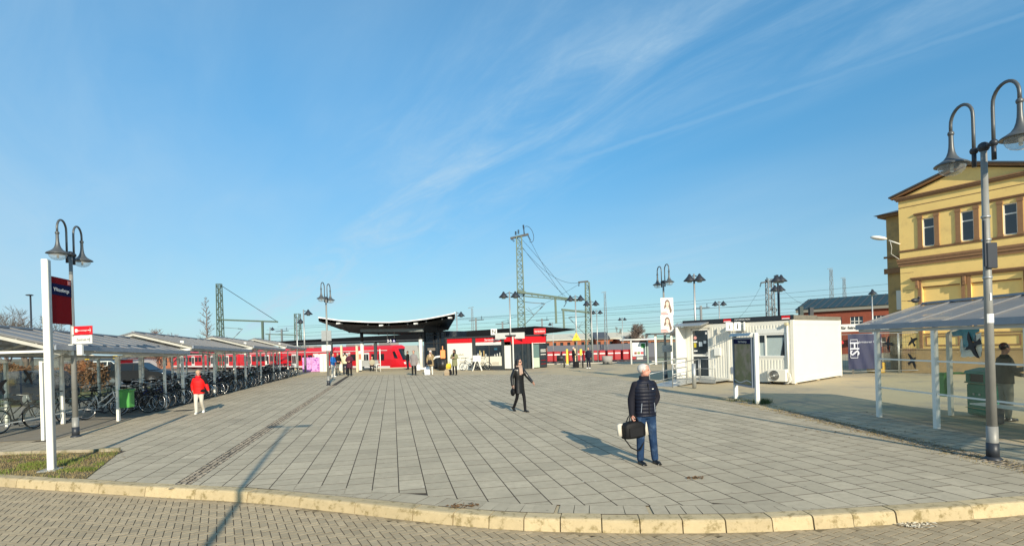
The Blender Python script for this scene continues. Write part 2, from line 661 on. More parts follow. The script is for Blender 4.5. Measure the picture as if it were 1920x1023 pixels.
m_dry = mat("dry_grass_blade", (0.26, 0.20, 0.09), 0.9, var=0.3, scale=6)
m_field = mat("far_ground", (0.16, 0.14, 0.09), 0.95, var=0.3, scale=0.05)
m_white = mat("white_paint", (0.80, 0.78, 0.70), 0.45, var=0.06, scale=3, dirt=((0.36, 0.33, 0.27), 2.5, 0.62, 0.85, 0.4))
m_whiteclean = mat("white_sheet", (0.74, 0.73, 0.68), 0.5, var=0.03, scale=1)
m_galv = mat("galvanised_steel", (0.42, 0.43, 0.42), 0.42, 0.55, var=0.15, scale=6)
m_dark = mat("dark_metal", (0.035, 0.037, 0.042), 0.5, 0.3, var=0.1)
m_black = mat("black_plastic", (0.012, 0.012, 0.013), 0.45, var=0.1)
m_rubber = mat("tyre_rubber", (0.02, 0.02, 0.02), 0.8)
m_chrome = mat("bright_metal", (0.6, 0.6, 0.6), 0.25, 0.9)
m_pole = mat("lamp_pole_grey", (0.25, 0.25, 0.235), 0.5, 0.1, var=.16, scale=5, dirt=((.12, .11, .09), 3, .55, .8, .5))
m_lamp = mat("lamp_grey_paint", (0.10, 0.108, 0.112), 0.42, 0.3, var=0.14, scale=12)
m_lampdark = mat("lamp_dark_cast", (0.03, 0.035, 0.045), 0.45, 0.2)
m_globe = glass_mat("lamp_globe_glass", (0.90, 0.92, 0.92, 1), 0.20, (0.8, 0.82, 0.82))
m_glass = glass_mat("shelter_glass", (0.93, 0.96, 0.94, 1), 0.009, (0.55, 0.6, 0.5))
m_red = mat("traffic_red", (0.62, 0.006, 0.012), 0.45, var=0.05)
m_maroon = mat("sign_maroon", (0.20, 0.006, 0.009), 0.8, var=0.05, spec=.08)
m_navy = mat("sign_navy", (0.006, 0.010, 0.055), 0.8, var=0.05, spec=.1)
m_print = mat("white_print", (0.82, 0.82, 0.80), 0.5, var=0.0)
m_printdark = mat("dark_print", (0.02, 0.02, 0.02), 0.5, var=0.0)
m_roof = mat("weathered_roof_sheet", (0.30, 0.30, 0.31), 0.45, 0.0, var=0.14, scale=1.3, tone=0.25, alpha=(0.62, (0.75, 0.77, 0.76, 1)),
             dirt=((0.15, 0.14, 0.13), 1.1, 0.5, 0.75, 0.5))
m_roofedge = mat("roof_edge_grey", (0.25, 0.285, 0.335), 0.5, 0.1)
m_beamgrey = mat("shelter_beam", (0.46, 0.45, 0.40), 0.6, var=0.18, scale=5)

# ------------------------------------------------------------------ terrain
low = MB()
ring = [0, 60, 150, 400, 1000, 3000]
low.add([(-3000, -500, -1.6), (3000, -500, -1.6), (3000, 4000, -1.6), (-3000, 4000, -1.6)], [(0, 1, 2, 3)])
solo("ground", low, m_field, "open ground reaching out to the horizon behind the station", None, kind='structure')

KPX = [(0, 895), (77, 900), (200, 908), (317, 917), (447, 918), (487, 922), (573, 932), (600, 935), (668, 941), (773, 952),
       (847, 962), (912, 967), (978, 970), (1050, 972), (1127, 974), (1203, 974), (1283, 974), (1366, 974), (1446, 971),
       (1525, 968), (1601, 961), (1678, 957), (1822, 949), (1920, 943)]
kl = [Vector((-60, 26.5)), Vector((-20, 13.4)), Vector((-12.4, 11.0))] + [G(*p).xy for p in KPX] + [Vector((7.6, 6.95)), Vector((10, 7.6)), Vector((14, 9.2)), Vector((20, 12)), Vector((60, 32))]
# soften measuring jitter, keep the ends
for _ in range(2):
    kl = [kl[0]] + [(kl[i - 1] + kl[i] * 2 + kl[i + 1]) / 4 if 3 < i < len(kl) - 4 else kl[i] for i in range(1, len(kl) - 1)] + [kl[-1]]
cum = [0.0]
for i in range(1, len(kl)):
    cum.append(cum[-1] + (kl[i] - kl[i - 1]).length)
def k_at(s):
    for i in range(1, len(kl)):
        if s <= cum[i]:
            t = (s - cum[i - 1]) / (cum[i] - cum[i - 1])
            return kl[i - 1].lerp(kl[i], t)
    return kl[-1]
def k_frame(s):
    a, b = k_at(max(0, s - .25)), k_at(min(cum[-1], s + .25))
    d = (b - a).normalized()
    return k_at(s), Vector((-d.y, d.x))          # point, direction towards the forecourt
def k_s_of_px(px, py):
    q = G(px, py).xy
    best = min(((k_at(s * 0.05) - q).length, s * 0.05) for s in range(int(cum[-1] / 0.05)))
    return best[1]
s_border0, s_border1 = k_s_of_px(590, 934), k_s_of_px(1560, 965)

# forecourt body: upper level of the station square
inner = []
s = 0.0
while s < cum[-1]:
    p, n = k_frame(s)
    inner.append(p + n * 0.12)
    s += 0.5
poly = [(p.x, p.y) for p in inner] + [(95, 62), (30, 57), (12, 53.2), (-16, 57), (-140, 110), (-140, 60)]
fc = MB()
fc.prism(poly, -1.6, -0.014)
solo("forecourt", fc, m_asphalt, "worn asphalt ground of the station square", None, kind='structure')
st = MB()
st.add([(-70, -20, -0.157), (70, -20, -0.157), (70, 34, -0.157), (-70, 34, -0.157)], [(0, 1, 2, 3)])
street = solo("street", st, m_joint, "block paved street along the kerb in the foreground", None, kind='structure')
fw = MB(); fw.boxx(-60, 60, -18, 0.9, -0.3, 0.0)
solo("footway", fw, m_asphalt, "footway on the near side of the street", None, kind='structure')

# ------------------------------------------------------------------ kerb stones
kerb = thing("kerb", None, None, (0, 0, 0), kind='structure')
joints = [k_s_of_px(*p) for p in [(668, 941), (773, 952), (847, 962), (912, 967), (978, 970), (1050, 972), (1127, 974),
          (1203, 974), (1283, 974), (1366, 974), (1446, 971), (1525, 968), (1601, 961), (1678, 957), (1822, 949)]]
a = joints[0]
left = []
while a > 30:
    a -= 1.0 if rnd() < .8 else 0.9
    left.append(a)
right = []
a = joints[-1]
for _ in range(9):
    a += 1.0
    right.append(a)
joints = left[::-1] + joints + right
for j0, j1 in zip(joints[:-1], joints[1:]):
    mb = MB()
    dz = uni(-.006, .004); off = uni(-.008, .008)
    prof = [(0.215, -0.25), (0.215, 0.002), (0.05, 0.0), (0.022, -0.008), (0.004, -0.03), (-0.012, -0.12), (-0.03, -0.2), (-0.03, -0.25)]
    rings = []
    n = 3
    for i in range(n + 1):
        s = j0 + 0.007 + (j1 - j0 - 0.014) * i / n
        p, nn = k_frame(s)
        rings.append([(p.x + nn.x * (q + off), p.y + nn.y * (q + off), z + dz) for q, z in prof])
    mb.t = rnd()
    mb.loft(rings, smooth=False)
    build("kerb_stone", mb, m_kerb, kerb)

# ------------------------------------------------------------------ slab paving
ROWD = Vector((-224.0, FOC)).normalized()       # the courses run towards the station
ROWN = Vector((ROWD.y, -ROWD.x))                # to the right
def clip(poly, a, n, keep=0.0):
    """keep the side where (p-a).n >= keep"""
    out = []
    L = len(poly)
    for i in range(L):
        p, q = poly[i], poly[(i + 1) % L]
        dp, dq = (p - a).dot(n) - keep, (q - a).dot(n) - keep
        if dp >= 0:
            out.append(p)
        if (dp >= 0) != (dq >= 0):
            out.append(p.lerp(q, dp / (dp - dq)))
    return out
def area(p):
    return abs(sum(p[i].x * p[(i + 1) % len(p)].y - p[(i + 1) % len(p)].x * p[i].y for i in range(len(p)))) / 2
front = []
s = k_s_of_px(205, 908)
s_end = cum[-1]
while True:
    p, n = k_frame(s)
    off = 0.225
    if s_border0 < s < s_border1:
        off = 0.225 + 0.35 * min(1, (s - s_border0) / 1.0, (s_border1 - s) / 0.9)
    if p.x > 9.5:
        break
    front.append(p + n * off)
    s += 0.25
PB = front + [Vector((9.55, 15.0)), Vector((7.5, 15.6)), Vector((6.9, 18.8)), G(1220, 723).xy, G(1150, 707).xy,
     G(1060, 702).xy, G(880, 702).xy, G(700, 702.5).xy, G(600, 707).xy, Vector((-17.6, 43.2)), Vector((-12.05, 14.3)), Vector((-22, 13.0)), Vector((-22, 14.2 - 1.9)), Vector((-8.85, 12.35)), G(163, 897).xy]
def inside(p):
    c = False
    n = len(PB)
    for i in range(n):
        a, b = PB[i], PB[(i + 1) % n]
        if (a.y > p.y) != (b.y > p.y) and p.x < (b.x - a.x) * (p.y - a.y) / (b.y - a.y) + a.x:
            c = not c
    return c
def seg_dist(p, a, b):
    ab = b - a
    t = max(0, min(1, (p - a).dot(ab) / ab.length_squared))
    return (a + ab * t - p).length
bands = []      # (point on left edge, point on right edge, direction)
bd1 = (G(326, 908).xy, G(357, 908).xy, ROWD)
rs0, rs1 = Vector((7.62, 8.2)), Vector((7.42, 15.6))
rsd = (rs1 - rs0).normalized()
bd2 = (rs0, rs0 + Vector((rsd.y, -rsd.x)) * 0.42, rsd)
bands = [bd1, bd2]
A0 = G(747.2, 900).xy
W_, L_ = 0.396, 0.60
slabs = []
for i in range(-62, 58):
    l_next = -6.0 - rnd() * .5
    while l_next < 45:
        Lk = .6 if rnd() < .35 else .4
        l0 = l_next
        l_next += Lk
        c = A0 + ROWN * ((i + .5) * W_) + ROWD * (l0 + Lk / 2)
        if not (-23 < c.x < 11 and 5 < c.y < 46):
            continue
        hw, hl = W_ / 2 - 0.0075, Lk / 2 - 0.0068
        q = [c - ROWN * hw - ROWD * hl, c + ROWN * hw - ROWD * hl, c + ROWN * hw + ROWD * hl, c - ROWN * hw + ROWD * hl]
        if not any(inside(p) for p in q + [c]):
            continue
        pieces = [q]
        for a, b in zip(PB, PB[1:] + PB[:1]):
            tt = (c - a).dot(b - a) / (b - a).length_squared
            if seg_dist(c, a, b) < 0.37 and ((b - a).length < 1 or -.002 < tt < 1.002 or abs(tt - .5) * (b - a).length < (b - a).length / 2 + .02):
                n = (b - a).normalized()
                n = Vector((-n.y, n.x))
                pieces = [clip(pp, a, n, 0.003) for pp in pieces]
                pieces = [pp for pp in pieces if len(pp) > 2]
        for bl, br, bdv in bands:
            nr = Vector((bdv.y, -bdv.x))
            new = []
            for pp in pieces:
                if max((p - bl).dot(nr) for p in pp) < 0 or min((p - br).dot(nr) for p in pp) > 0:
                    new.append(pp)
                else:
                    new.append(clip(pp, bl, -nr, 0.004))
                    new.append(clip(pp, br, nr, 0.004))
            pieces = [pp for pp in new if len(pp) > 2]
        for pp in pieces:
            if area(pp) > 0.004:
                slabs.append((pp, c))
def slab_into(mb, pp, th=0.05, b=0.0009, rough=1.0):
    n = len(pp)
    cc = sum(pp, Vector((0, 0))) / n
    dz = uni(-.0006, .0006) * rough
    tx, ty = uni(-.0012, .0012) * rough, uni(-.0012, .0012) * rough
    def z(p, e=0):
        return dz + (p.x - cc.x) * tx + (p.y - cc.y) * ty + e
    inn = []
    for p in pp:
        d = (cc - p)
        inn.append(p + d.normalized() * b * 1.3 if d.length > .02 else p)
    vs = [(p.x, p.y, z(p)) for p in inn] + [(p.x, p.y, z(p, -b * .7)) for p in pp] + [(p.x, p.y, -0.013) for p in pp]
    fs = [tuple(range(n))]
    for i in range(n):
        j = (i + 1) % n
        fs.append((i, n + i, n + j, j))
        fs.append((n + i, 2 * n + i, 2 * n + j, n + j))
    mb.t = min(1, max(0, random.gauss(.5, .22)))
    o0 = len(mb.f)
    mb.add(vs, fs, False)
    mb.side.update(range(o0 + 1, len(mb.f)))
slabs.sort(key=lambda q: -(area(q[0]) / max(q[1].length, 1) ** 3) if abs(q[1].x) < .95 * q[1].y + .6 else 0)
paving = thing("paving", None, None, (0, 0, 0), kind='structure')
rest = MB()
for n_, (pp, c) in enumerate(slabs):
    if n_ < 300:
        mb = MB(); slab_into(mb, pp)
        if mb.t == 0.5: mb.t = .51
        build("paving_slab", mb, [m_slab, m_joint], paving)
    else:
        slab_into(rest, pp)
o = build("paving_slabs", rest, [m_slab, m_joint], paving)
o['kind'] = 'stuff'
# joint bed just above the asphalt
jb = MB()
jb.add([(p.x, p.y, -0.0035) for p in PB], [tuple(range(len(PB)))])
build("joint_bed", jb, m_joint, paving)
# border course along the bent kerb
s = s_border0 + .2
while s < s_border1 - .1:
    p, n = k_frame(s + .1)
    t = Vector((n.y, -n.x))
    w = 0.2 if rnd() < .8 else .3
    full = 0.35 * min(1, (s - s_border0) / 1.0, (s_border1 - s) / 0.9)
    if full > .05:
        mb = MB()
        c0 = p + n * 0.225
        slab_into(mb, [c0 - t * (w / 2 - .007), c0 + t * (w / 2 - .007), c0 + t * (w / 2 - .007) + n * full, c0 - t * (w / 2 - .007) + n * full], rough=.6)
        build("border_stone", mb, [m_slab, m_joint], paving)
    s += w

# cobble strips
def cobbles(bl, br, dv, length, size, label):
    nr = Vector((dv.y, -dv.x))
    w = (br - bl).dot(nr)
    nx = max(2, round(w / size))
    sx = w / nx
    bed = MB()
    q = [bl, bl + nr * w, bl + nr * w + dv * length, bl + dv * length]
    bed.add([(p.x, p.y, -0.008) for p in q], [(0, 1, 2, 3)])
    strip = solo("cobble_strip", bed, m_joint, label, None, kind='structure')
    cells = []
    k = 0
    while k * size < length:
        for i in range(nx):
            cells.append((bl + nr * ((i + .5) * sx) + dv * ((k + .5 + .3 * (i % 2)) * size), sx, size))
        k += 1
    cells.sort(key=lambda c: c[0].length)
    def one(mb, c):
        p, a, b = c
        h = uni(-.002, .006)
        a *= .43; b *= .43
        p = p + Vector((uni(-.012, .012), uni(-.012, .012)))
        j = lambda: uni(.72, 1.08)
        pts = [p - nr * a * j() - dv * b * j(), p + nr * a * j() - dv * b * j(), p + nr * a * j() + dv * b * j(), p - nr * a * j() + dv * b * j()]
        vs = [(x.x, x.y, -.009) for x in pts] + [(x.x * .75 + p.x * .25, x.y * .75 + p.y * .25, h) for x in pts]
        mb.t = rnd()
        mb.add(vs, [(4, 5, 6, 7), (0, 1, 5, 4), (1, 2, 6, 5), (2, 3, 7, 6), (3, 0, 4, 7)], True)
    st_ = MB()
    for i, c in enumerate(cells):
        if i < 60:
            mb = MB(); one(mb, c); build("cobble", mb, m_cobble, strip)
        else:
            one(st_, c)
    build("cobbles", st_, m_cobble, strip)['kind'] = 'stuff'
cobbles(bd1[0] - ROWD * 0.25, bd1[1] - ROWD * 0.25, ROWD, 24.0, 0.095, "narrow strip of small cobbles crossing the slab paving")
cobbles(bd2[0] - rsd * .9, bd2[1] - rsd * .9, rsd, 8.6, 0.10, "mossy cobble strip beside the right hand shelter")

# ------------------------------------------------------------------ street blocks (herringbone)
ha = math.radians(-28)
hx = Vector((math.cos(ha + math.pi / 2), math.sin(ha + math.pi / 2)))
hx = Vector((math.sin(ha), math.cos(ha)))
hy = Vector((-hx.y, hx.x))
blocks = []
for i in range(-260, 260):
    for j in range(-260, 260):
        d = (i - j) % 4
        if d == 0:
            r = (i, j, 2, 1)
        elif d == 3:
            r = (i, j, 1, 2)
        else:
            continue
        c = hx * ((r[0] + r[2] / 2) * .1) + hy * ((r[1] + r[3] / 2) * .1)
        if not (-13 < c.x < 9.5 and 4.6 < c.y < 11.6):
            continue
        # keep those in front of the kerb
        best = min(range(3, len(kl) - 3), key=lambda t: (kl[t] - c).length)
        dd = -9
        for t in (best - 1, best):
            a, b = kl[t], kl[t + 1]
            u = (c - a).dot(b - a) / (b - a).length_squared
            if 0 <= u <= 1:
                nn = (b - a).normalized(); nn = Vector((-nn.y, nn.x))
                dd = max(dd, (c - a).dot(nn))
        if dd == -9:
            nn = (kl[best + 1] - kl[best - 1]).normalized(); nn = Vector((-nn.y, nn.x))
            dd = (c - kl[best]).dot(nn)
        if dd > -0.075 or dd < -6:
            continue
        blocks.append((c, r[2] * .1, r[3] * .1))
blocks.sort(key=lambda b: b[0].length + (4 if abs(b[0].x) > .93 * b[0].y or b[0].y < 5.7 else 0))
def block_into(mb, c, l, w):
    hl, hw = l / 2 - .0045, w / 2 - .0045
    dz = uni(-.0012, .0012)
    b = .0025
    tx = uni(-.008, .008)
    def P(x, y, z):
        q = c + hx * x + hy * y
        return (q.x, q.y, -0.15 + z + dz + x * tx)
    vs = [P(x * (hl - b), y * (hw - b), 0) for x, y in ((-1, -1), (1, -1), (1, 1), (-1, 1))]
    vs += [P(x * hl, y * hw, -.0025) for x, y in ((-1, -1), (1, -1), (1, 1), (-1, 1))]
    vs += [P(x * hl, y * hw, -.012) for x, y in ((-1, -1), (1, -1), (1, 1), (-1, 1))]
    fs = [(0, 1, 2, 3)] + [(i, i + 4, (i + 1) % 4 + 4, (i + 1) % 4) for i in range(4)] + [(i + 4, i + 8, (i + 1) % 4 + 8, (i + 1) % 4 + 4) for i in range(4)]
    mb.t = min(1, max(0, random.gauss(.5, .25)))
    o0 = len(mb.f)
    mb.add(vs, fs, False)
    mb.side.update(range(o0 + 5, len(mb.f)))
rest = MB()
for i, (c, l, w) in enumerate(blocks):
    if i < 290:
        mb = MB(); block_into(mb, c, l, w); build("paving_block", mb, [m_block, m_joint], street)
    else:
        block_into(rest, c, l, w)
build("paving_blocks", rest, [m_block, m_joint], street)['kind'] = 'stuff'

# sand and grit packed in the angle below the kerb, and bedding at the ends of the border course
def along(s0, s1, o0, o1, z, step=.25):
    mb = MB(); n = max(1, int((s1 - s0) / step)); vs = []
    for i in range(n + 1):
        p, nn = k_frame(s0 + (s1 - s0) * i / n)
        a, b = p + nn * o0, p + nn * o1
        vs += [(a.x, a.y, z), (b.x, b.y, z)]
    mb.add(vs, [(2 * i, 2 * i + 2, 2 * i + 3, 2 * i + 1) for i in range(n)], False)
    return mb
solo("gutter_sand", along(30, cum[-1] - 30, -.13, -.02, -.1525), mat("sandy_grit", (.30, .235, .14), .95, var=.35, scale=14, bump=.6, bscale=50, dirt=((.09, .07, .04), 5, .45, .65, .8)), "sandy grit packed along the foot of the kerb", None, kind='structure')
for n_, (q0, q1) in enumerate(((s_border0 - .9, s_border0 + 1.9), (s_border1 - 1.3, s_border1 + .7))):
    solo("border_bedding", along(q0, q1, .21, .62, -.0028), m_slab, "mortar bedding closing the end of the border course", None, kind='structure')

# ------------------------------------------------------------------ grass patch at the sign
gp = [Vector((-22, 12.15)), Vector((-8.85, 12.32)), G(160, 897).xy]
p_, n_ = k_frame(k_s_of_px(160, 905)); gp.append(p_ + n_ * .2)
for px in (120, 60, 10):
    p_, n_ = k_frame(k_s_of_px(px, 900)); gp.append(p_ + n_ * .2)
gp.append(Vector((-22, 14.0 - 1.6)))
gm = MB(); gm.add([(p.x, p.y, -0.004) for p in gp[:-1]] + [(-21, 12.1, -.004)], [tuple(range(len(gp)))])
solo("verge", gm, m_grass, "patch of soil and turf round the white pylon", None, kind='structure')
def in_poly(p, P):
    c = False
    for i in range(len(P)):
        a, b = P[i], P[(i + 1) % len(P)]
        if (a.y > p.y) != (b.y > p.y) and p.x < (b.x - a.x) * (p.y - a.y) / (b.y - a.y) + a.x:
            c = not c
    return c
ga, gb = MB(), MB()
for _ in range(42000):
    p = Vector((uni(-13, -7.5), uni(9.4, 12.35)))
    if not in_poly(p, gp):
        continue
    f = noise.noise(Vector((p.x * 1.3, p.y * 1.9, 3.1))) + .2
    edge = 1 if p.y < 11.3 else -.5
    green = rnd() < -.05 + 2.4 * (f - .12) * (1 if p.y < 11.5 else .3)
    if not green and rnd() < .72:
        continue
    h = uni(.02, .06) * (1.3 if green else .8)
    a = uni(0, 6.28)
    w = .006
    t = Vector((math.cos(a), math.sin(a)))
    ld = Vector((uni(-1, 1), uni(-1, 1))) * h * .7
    mb = ga if green else gb
    mb.add([(p.x - t.x * w, p.y - t.y * w, -.004), (p.x + t.x * w, p.y + t.y * w, -.004), (p.x + ld.x, p.y + ld.y, h)], [(0, 1, 2)])
solo("grass", ga, m_blade, "short green grass round the foot of the white pylon", "grass", kind='stuff')
solo("dry_grass", gb, m_dry, "dry brown grass and moss in the verge", "grass", kind='stuff')
ed = thing("edging", None, None, (0, 0, 0), kind='structure')
x = -8.9
m_edge = mat("edging_stone", (0.36, 0.31, 0.22), .9, var=.3, scale=8, bump=.4, dirt=((.13, .12, .05), 4, .45, .6, .8))
while x > -15:
    w = uni(.9, 1.0) if rnd() < .6 else .5
    mb = MB(); mb.boxx(x - w + .012, x, 12.33, 12.42, -.1, uni(.05, .075), bev=.01)
    build("edging_stone", mb, m_edge, ed)
    x -= w

# moss and grass in the right hand verge and about the map board
mg, mg2 = MB(), MB()
def tuft(mb, x, y, r, n, h):
    for _ in range(n):
        a, q = uni(0, 6.28), r * math.sqrt(rnd())
        px_, py_ = x + q * math.cos(a), y + q * math.sin(a)
        hh = h * uni(.4, 1)
        b = uni(0, 6.28); w = .005
        mb.add([(px_ - math.cos(b) * w, py_ - math.sin(b) * w, 0), (px_ + math.cos(b) * w, py_ + math.sin(b) * w, 0),
                (px_ + uni(-.6, .6) * hh, py_ + uni(-.6, .6) * hh, hh)], [(0, 1, 2)])
for _ in range(420):
    yy = uni(7.6, 15.8)
    tuft(mg, 7.55 + (yy - 8) * -.02 + uni(-.1, .55), yy, .12, 14, .022)
for _ in range(160):
    tuft(mg, uni(7.2, 8.0), uni(15.6, 19.4), .1, 12, .03)
for _ in range(30):
    tuft(mg2, 7.95 + uni(-.25, .25), 17.5 + uni(-.2, .3), .12, 26, .2)
for _ in range(12):
    tuft(mg2, 7.5 + uni(-.3, .3), 18.4 + uni(-.3, .3), .1, 16, .09)
solo("moss", mg, m_dry, "low moss and dry grass growing in the cobble strip", "moss", kind='stuff')
solo("weeds", mg2, mat("weed_leaf", (0.05, 0.085, 0.025), .8, var=.3), "dark green weeds at the foot of the map board", "weeds", kind='stuff')
# paving under the cycle shelters
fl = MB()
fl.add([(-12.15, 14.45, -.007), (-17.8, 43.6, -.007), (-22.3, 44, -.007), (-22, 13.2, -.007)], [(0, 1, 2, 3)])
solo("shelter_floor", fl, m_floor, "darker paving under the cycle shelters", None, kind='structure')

# ------------------------------------------------------------------ double arm lamps
def lamp(name, loc, axis, label, group, h=1.0):
    t = thing(name, label, "street lamp", (0, 0, 0), group)
    mb = MB()
    mb.cyl((0, 0, 0), (0, 0, .55), .082, .08, 16)
    mb.cyl((0, 0, .55), (0, 0, 5.12), .071, .044, 16)
    build("pole", mb, m_pole, t)
    mb = MB(); mb.cyl((0, 0, 0), (0, 0, .28), .09, .088, 16); mb.lathe([(.13, 0), (.13, .02), (.09, .05)], (0, 0, 0), 16)
    build("base_collar", mb, m_lampdark, t)
    mb = MB()
    mb.ball((0, 0, 5.15), .085)
    mb.cyl((-.19, 0, 5.15), (.19, 0, 5.15), .032)
    for s in (-1, 1):
        mb.ball((.19 * s, 0, 5.15), .062)
        mb.cyl((.19 * s, 0, 4.88), (.19 * s, 0, 5.15), .034, n=12)
    build("cross_bracket", mb, m_lampdark, t)
    for s in (-1, 1):
        pts = [(.19 * s, 0, 5.15), (.19 * s, 0, 5.45), (.19 * s, 0, 5.72)]
        for k in range(1, 13):
            a = math.pi * k / 12
            pts.append((s * (.425 - .235 * math.cos(a)), 0, 5.76 + .26 * math.sin(a)))
        pts.append((s * .66, 0, 5.64))
        mb = MB(); mb.tube(pts, .027, 10)
        arm = build("arm", mb, m_lamp, t)
        mb = MB(); c = (s * .66, 0, 0)
        mb.ball((s * .66, 0, 5.62), .052)
        mb.lathe([(.036, 5.60), (.037, 5.48), (.042, 5.38), (.054, 5.30), (.078, 5.225), (.12, 5.165), (.185, 5.12), (.235, 5.092),
                  (.262, 5.070), (.264, 5.055), (.25, 5.052), (.20, 5.075), (.1, 5.11), (0.01, 5.12)], c, 28)
        sh = build("lamp_shade", mb, m_lamp, t)
        mb = MB()
        mb.lathe([(.205, 5.07), (.207, 5.04), (.198, 5.0), (.175, 4.955), (.135, 4.915), (.08, 4.89), (.001, 4.882)], c, 24)
        build("globe", mb, m_globe, sh)
        mb = MB(); mb.cyl((s * .66, 0, 4.97), (s * .66, 0, 5.1), .022, .03); mb.ball((s * .66, 0, 4.965), .03)
        build("bulb", mb, m_whiteclean, sh)
    t.location = loc
    t.rotation_euler = (0, 0, axis)
    ORI[t.name] = tuple(loc)
    return t
LG = "double arm lamps round the square"
lamp_r = lamp("street_lamp", (7.88, 9.07, 0), math.radians(90), "tall grey double arm lamp in front of the right hand glass shelter", LG)
Lp = G(142, 822)
la = copy_tree(lamp_r); la.location = (-11.78, 14.75, 0); la.rotation_euler = (0, 0, math.radians(105)); la.scale = (.96, .96, .95); la['label'] = "double arm lamp carrying the red and white direction signs"
Lb = G(616, 722)
lb = copy_tree(lamp_r); lb.location = Lb; lb.rotation_euler = (0, 0, math.radians(86)); lb['label'] = "double arm lamp at the far end of the cobble strip"
Lc = G(1249, 711)
lc = copy_tree(lamp_r); lc.location = Lc; lc.rotation_euler = (0, 0, math.radians(101)); lc['label'] = "double arm lamp with two portrait posters on its pole"
for o_ in (la, lb, lc):
    ORI[o_.name] = tuple(o_.location)

def on_pole(parent, loc_world):
    return None

# stickers and clamps on the right lamp
def world_part(name, mb, m, parent):
    """part of a turned thing, given in world places"""
    me = mb.mesh(name)
    me.transform(Matrix.Translation(parent.location).to_4x4() .inverted())
    me.transform(Matrix.Rotation(-parent.rotation_euler.z, 4, 'Z'))
    return link(name, me, m, parent)
px_, py_ = 7.88, 9.07
mb = MB(); mb.box((px_ + .01, py_ - .075, 3.35), (.17, .05, .42), bev=.01); mb.box((px_ - .1, py_ - .08, 3.55), (.025, .03, .75))
world_part("clamp_bracket", mb, m_lampdark, lamp_r)
for z in (2.98, 3.6, 3.98):
    mb = MB()
    mb.cyl((px_, py_, z), (px_, py_, z + .035), .066, n=14)
    world_part("pole_band", mb, m_galv, lamp_r)
mb = MB()
vs = []
for i in range(6):
    a = math.radians(-150 + i * 20)
    vs.append((px_ + .0665 * math.cos(a), py_ + .0665 * math.sin(a)))
mb.add([(x, y, 2.25) for x, y in vs] + [(x, y, 2.40) for x, y in vs], [(i, i + 1, i + 7, i + 6) for i in range(5)])
world_part("sticker", mb, m_print, lamp_r)
mb = MB()
mb.add([(x * 1.0, y, 2.62) for x, y in vs[2:4]] + [(x, y, 2.74) for x, y in vs[2:4]], [(0, 1, 3, 2)])
world_part("sticker", mb, m_print, lamp_r)

# lamp behind the viewer that throws the long shadow over the street
bl_ = thing("street_lamp_tall", "tall street lamp on the near footway behind the viewer", "street lamp", (-1.32, -1.5, 0))
mb = MB(); mb.cyl((-1.32, -1.5, 0), (-1.32, -1.5, 7.9), .065, .038, 14)
build("pole", mb, m_galv, bl_)
mb = MB(); mb.cyl((-1.7, -1.5, 7.85), (-.95, -1.5, 7.85), .03); mb.box((-1.72, -1.5, 7.9), (.42, .25, .12), bev=.04); mb.box((-.92, -1.5, 7.9), (.42, .25, .12), bev=.04)
build("lamp_head", mb, m_galv, bl_)

# ------------------------------------------------------------------ shelters
m_bird = mat("black_film", (0.01, 0.01, 0.012), .5, var=0)
def bird(mb, M, s):
    """bird of prey outline, flat film"""
    half = [(0, .5), (.06, .40), (.07, .28), (.16, .22), (.34, .20), (.52, .10), (.60, -.02), (.44, .02), (.26, .04), (.12, .02), (.07, -.12), (.13, -.38), (.05, -.36), (0, -.38)]
    pts = half + [(-x, y) for x, y in half[::-1][1:-1]]
    vs = [M @ Vector((x * s, y * s, 0)) for x, y in pts]
    c = M @ Vector((0, 0, 0))
    n = len(vs)
    mb.add(vs + [c], [(i, (i + 1) % n, n) for i in range(n)])

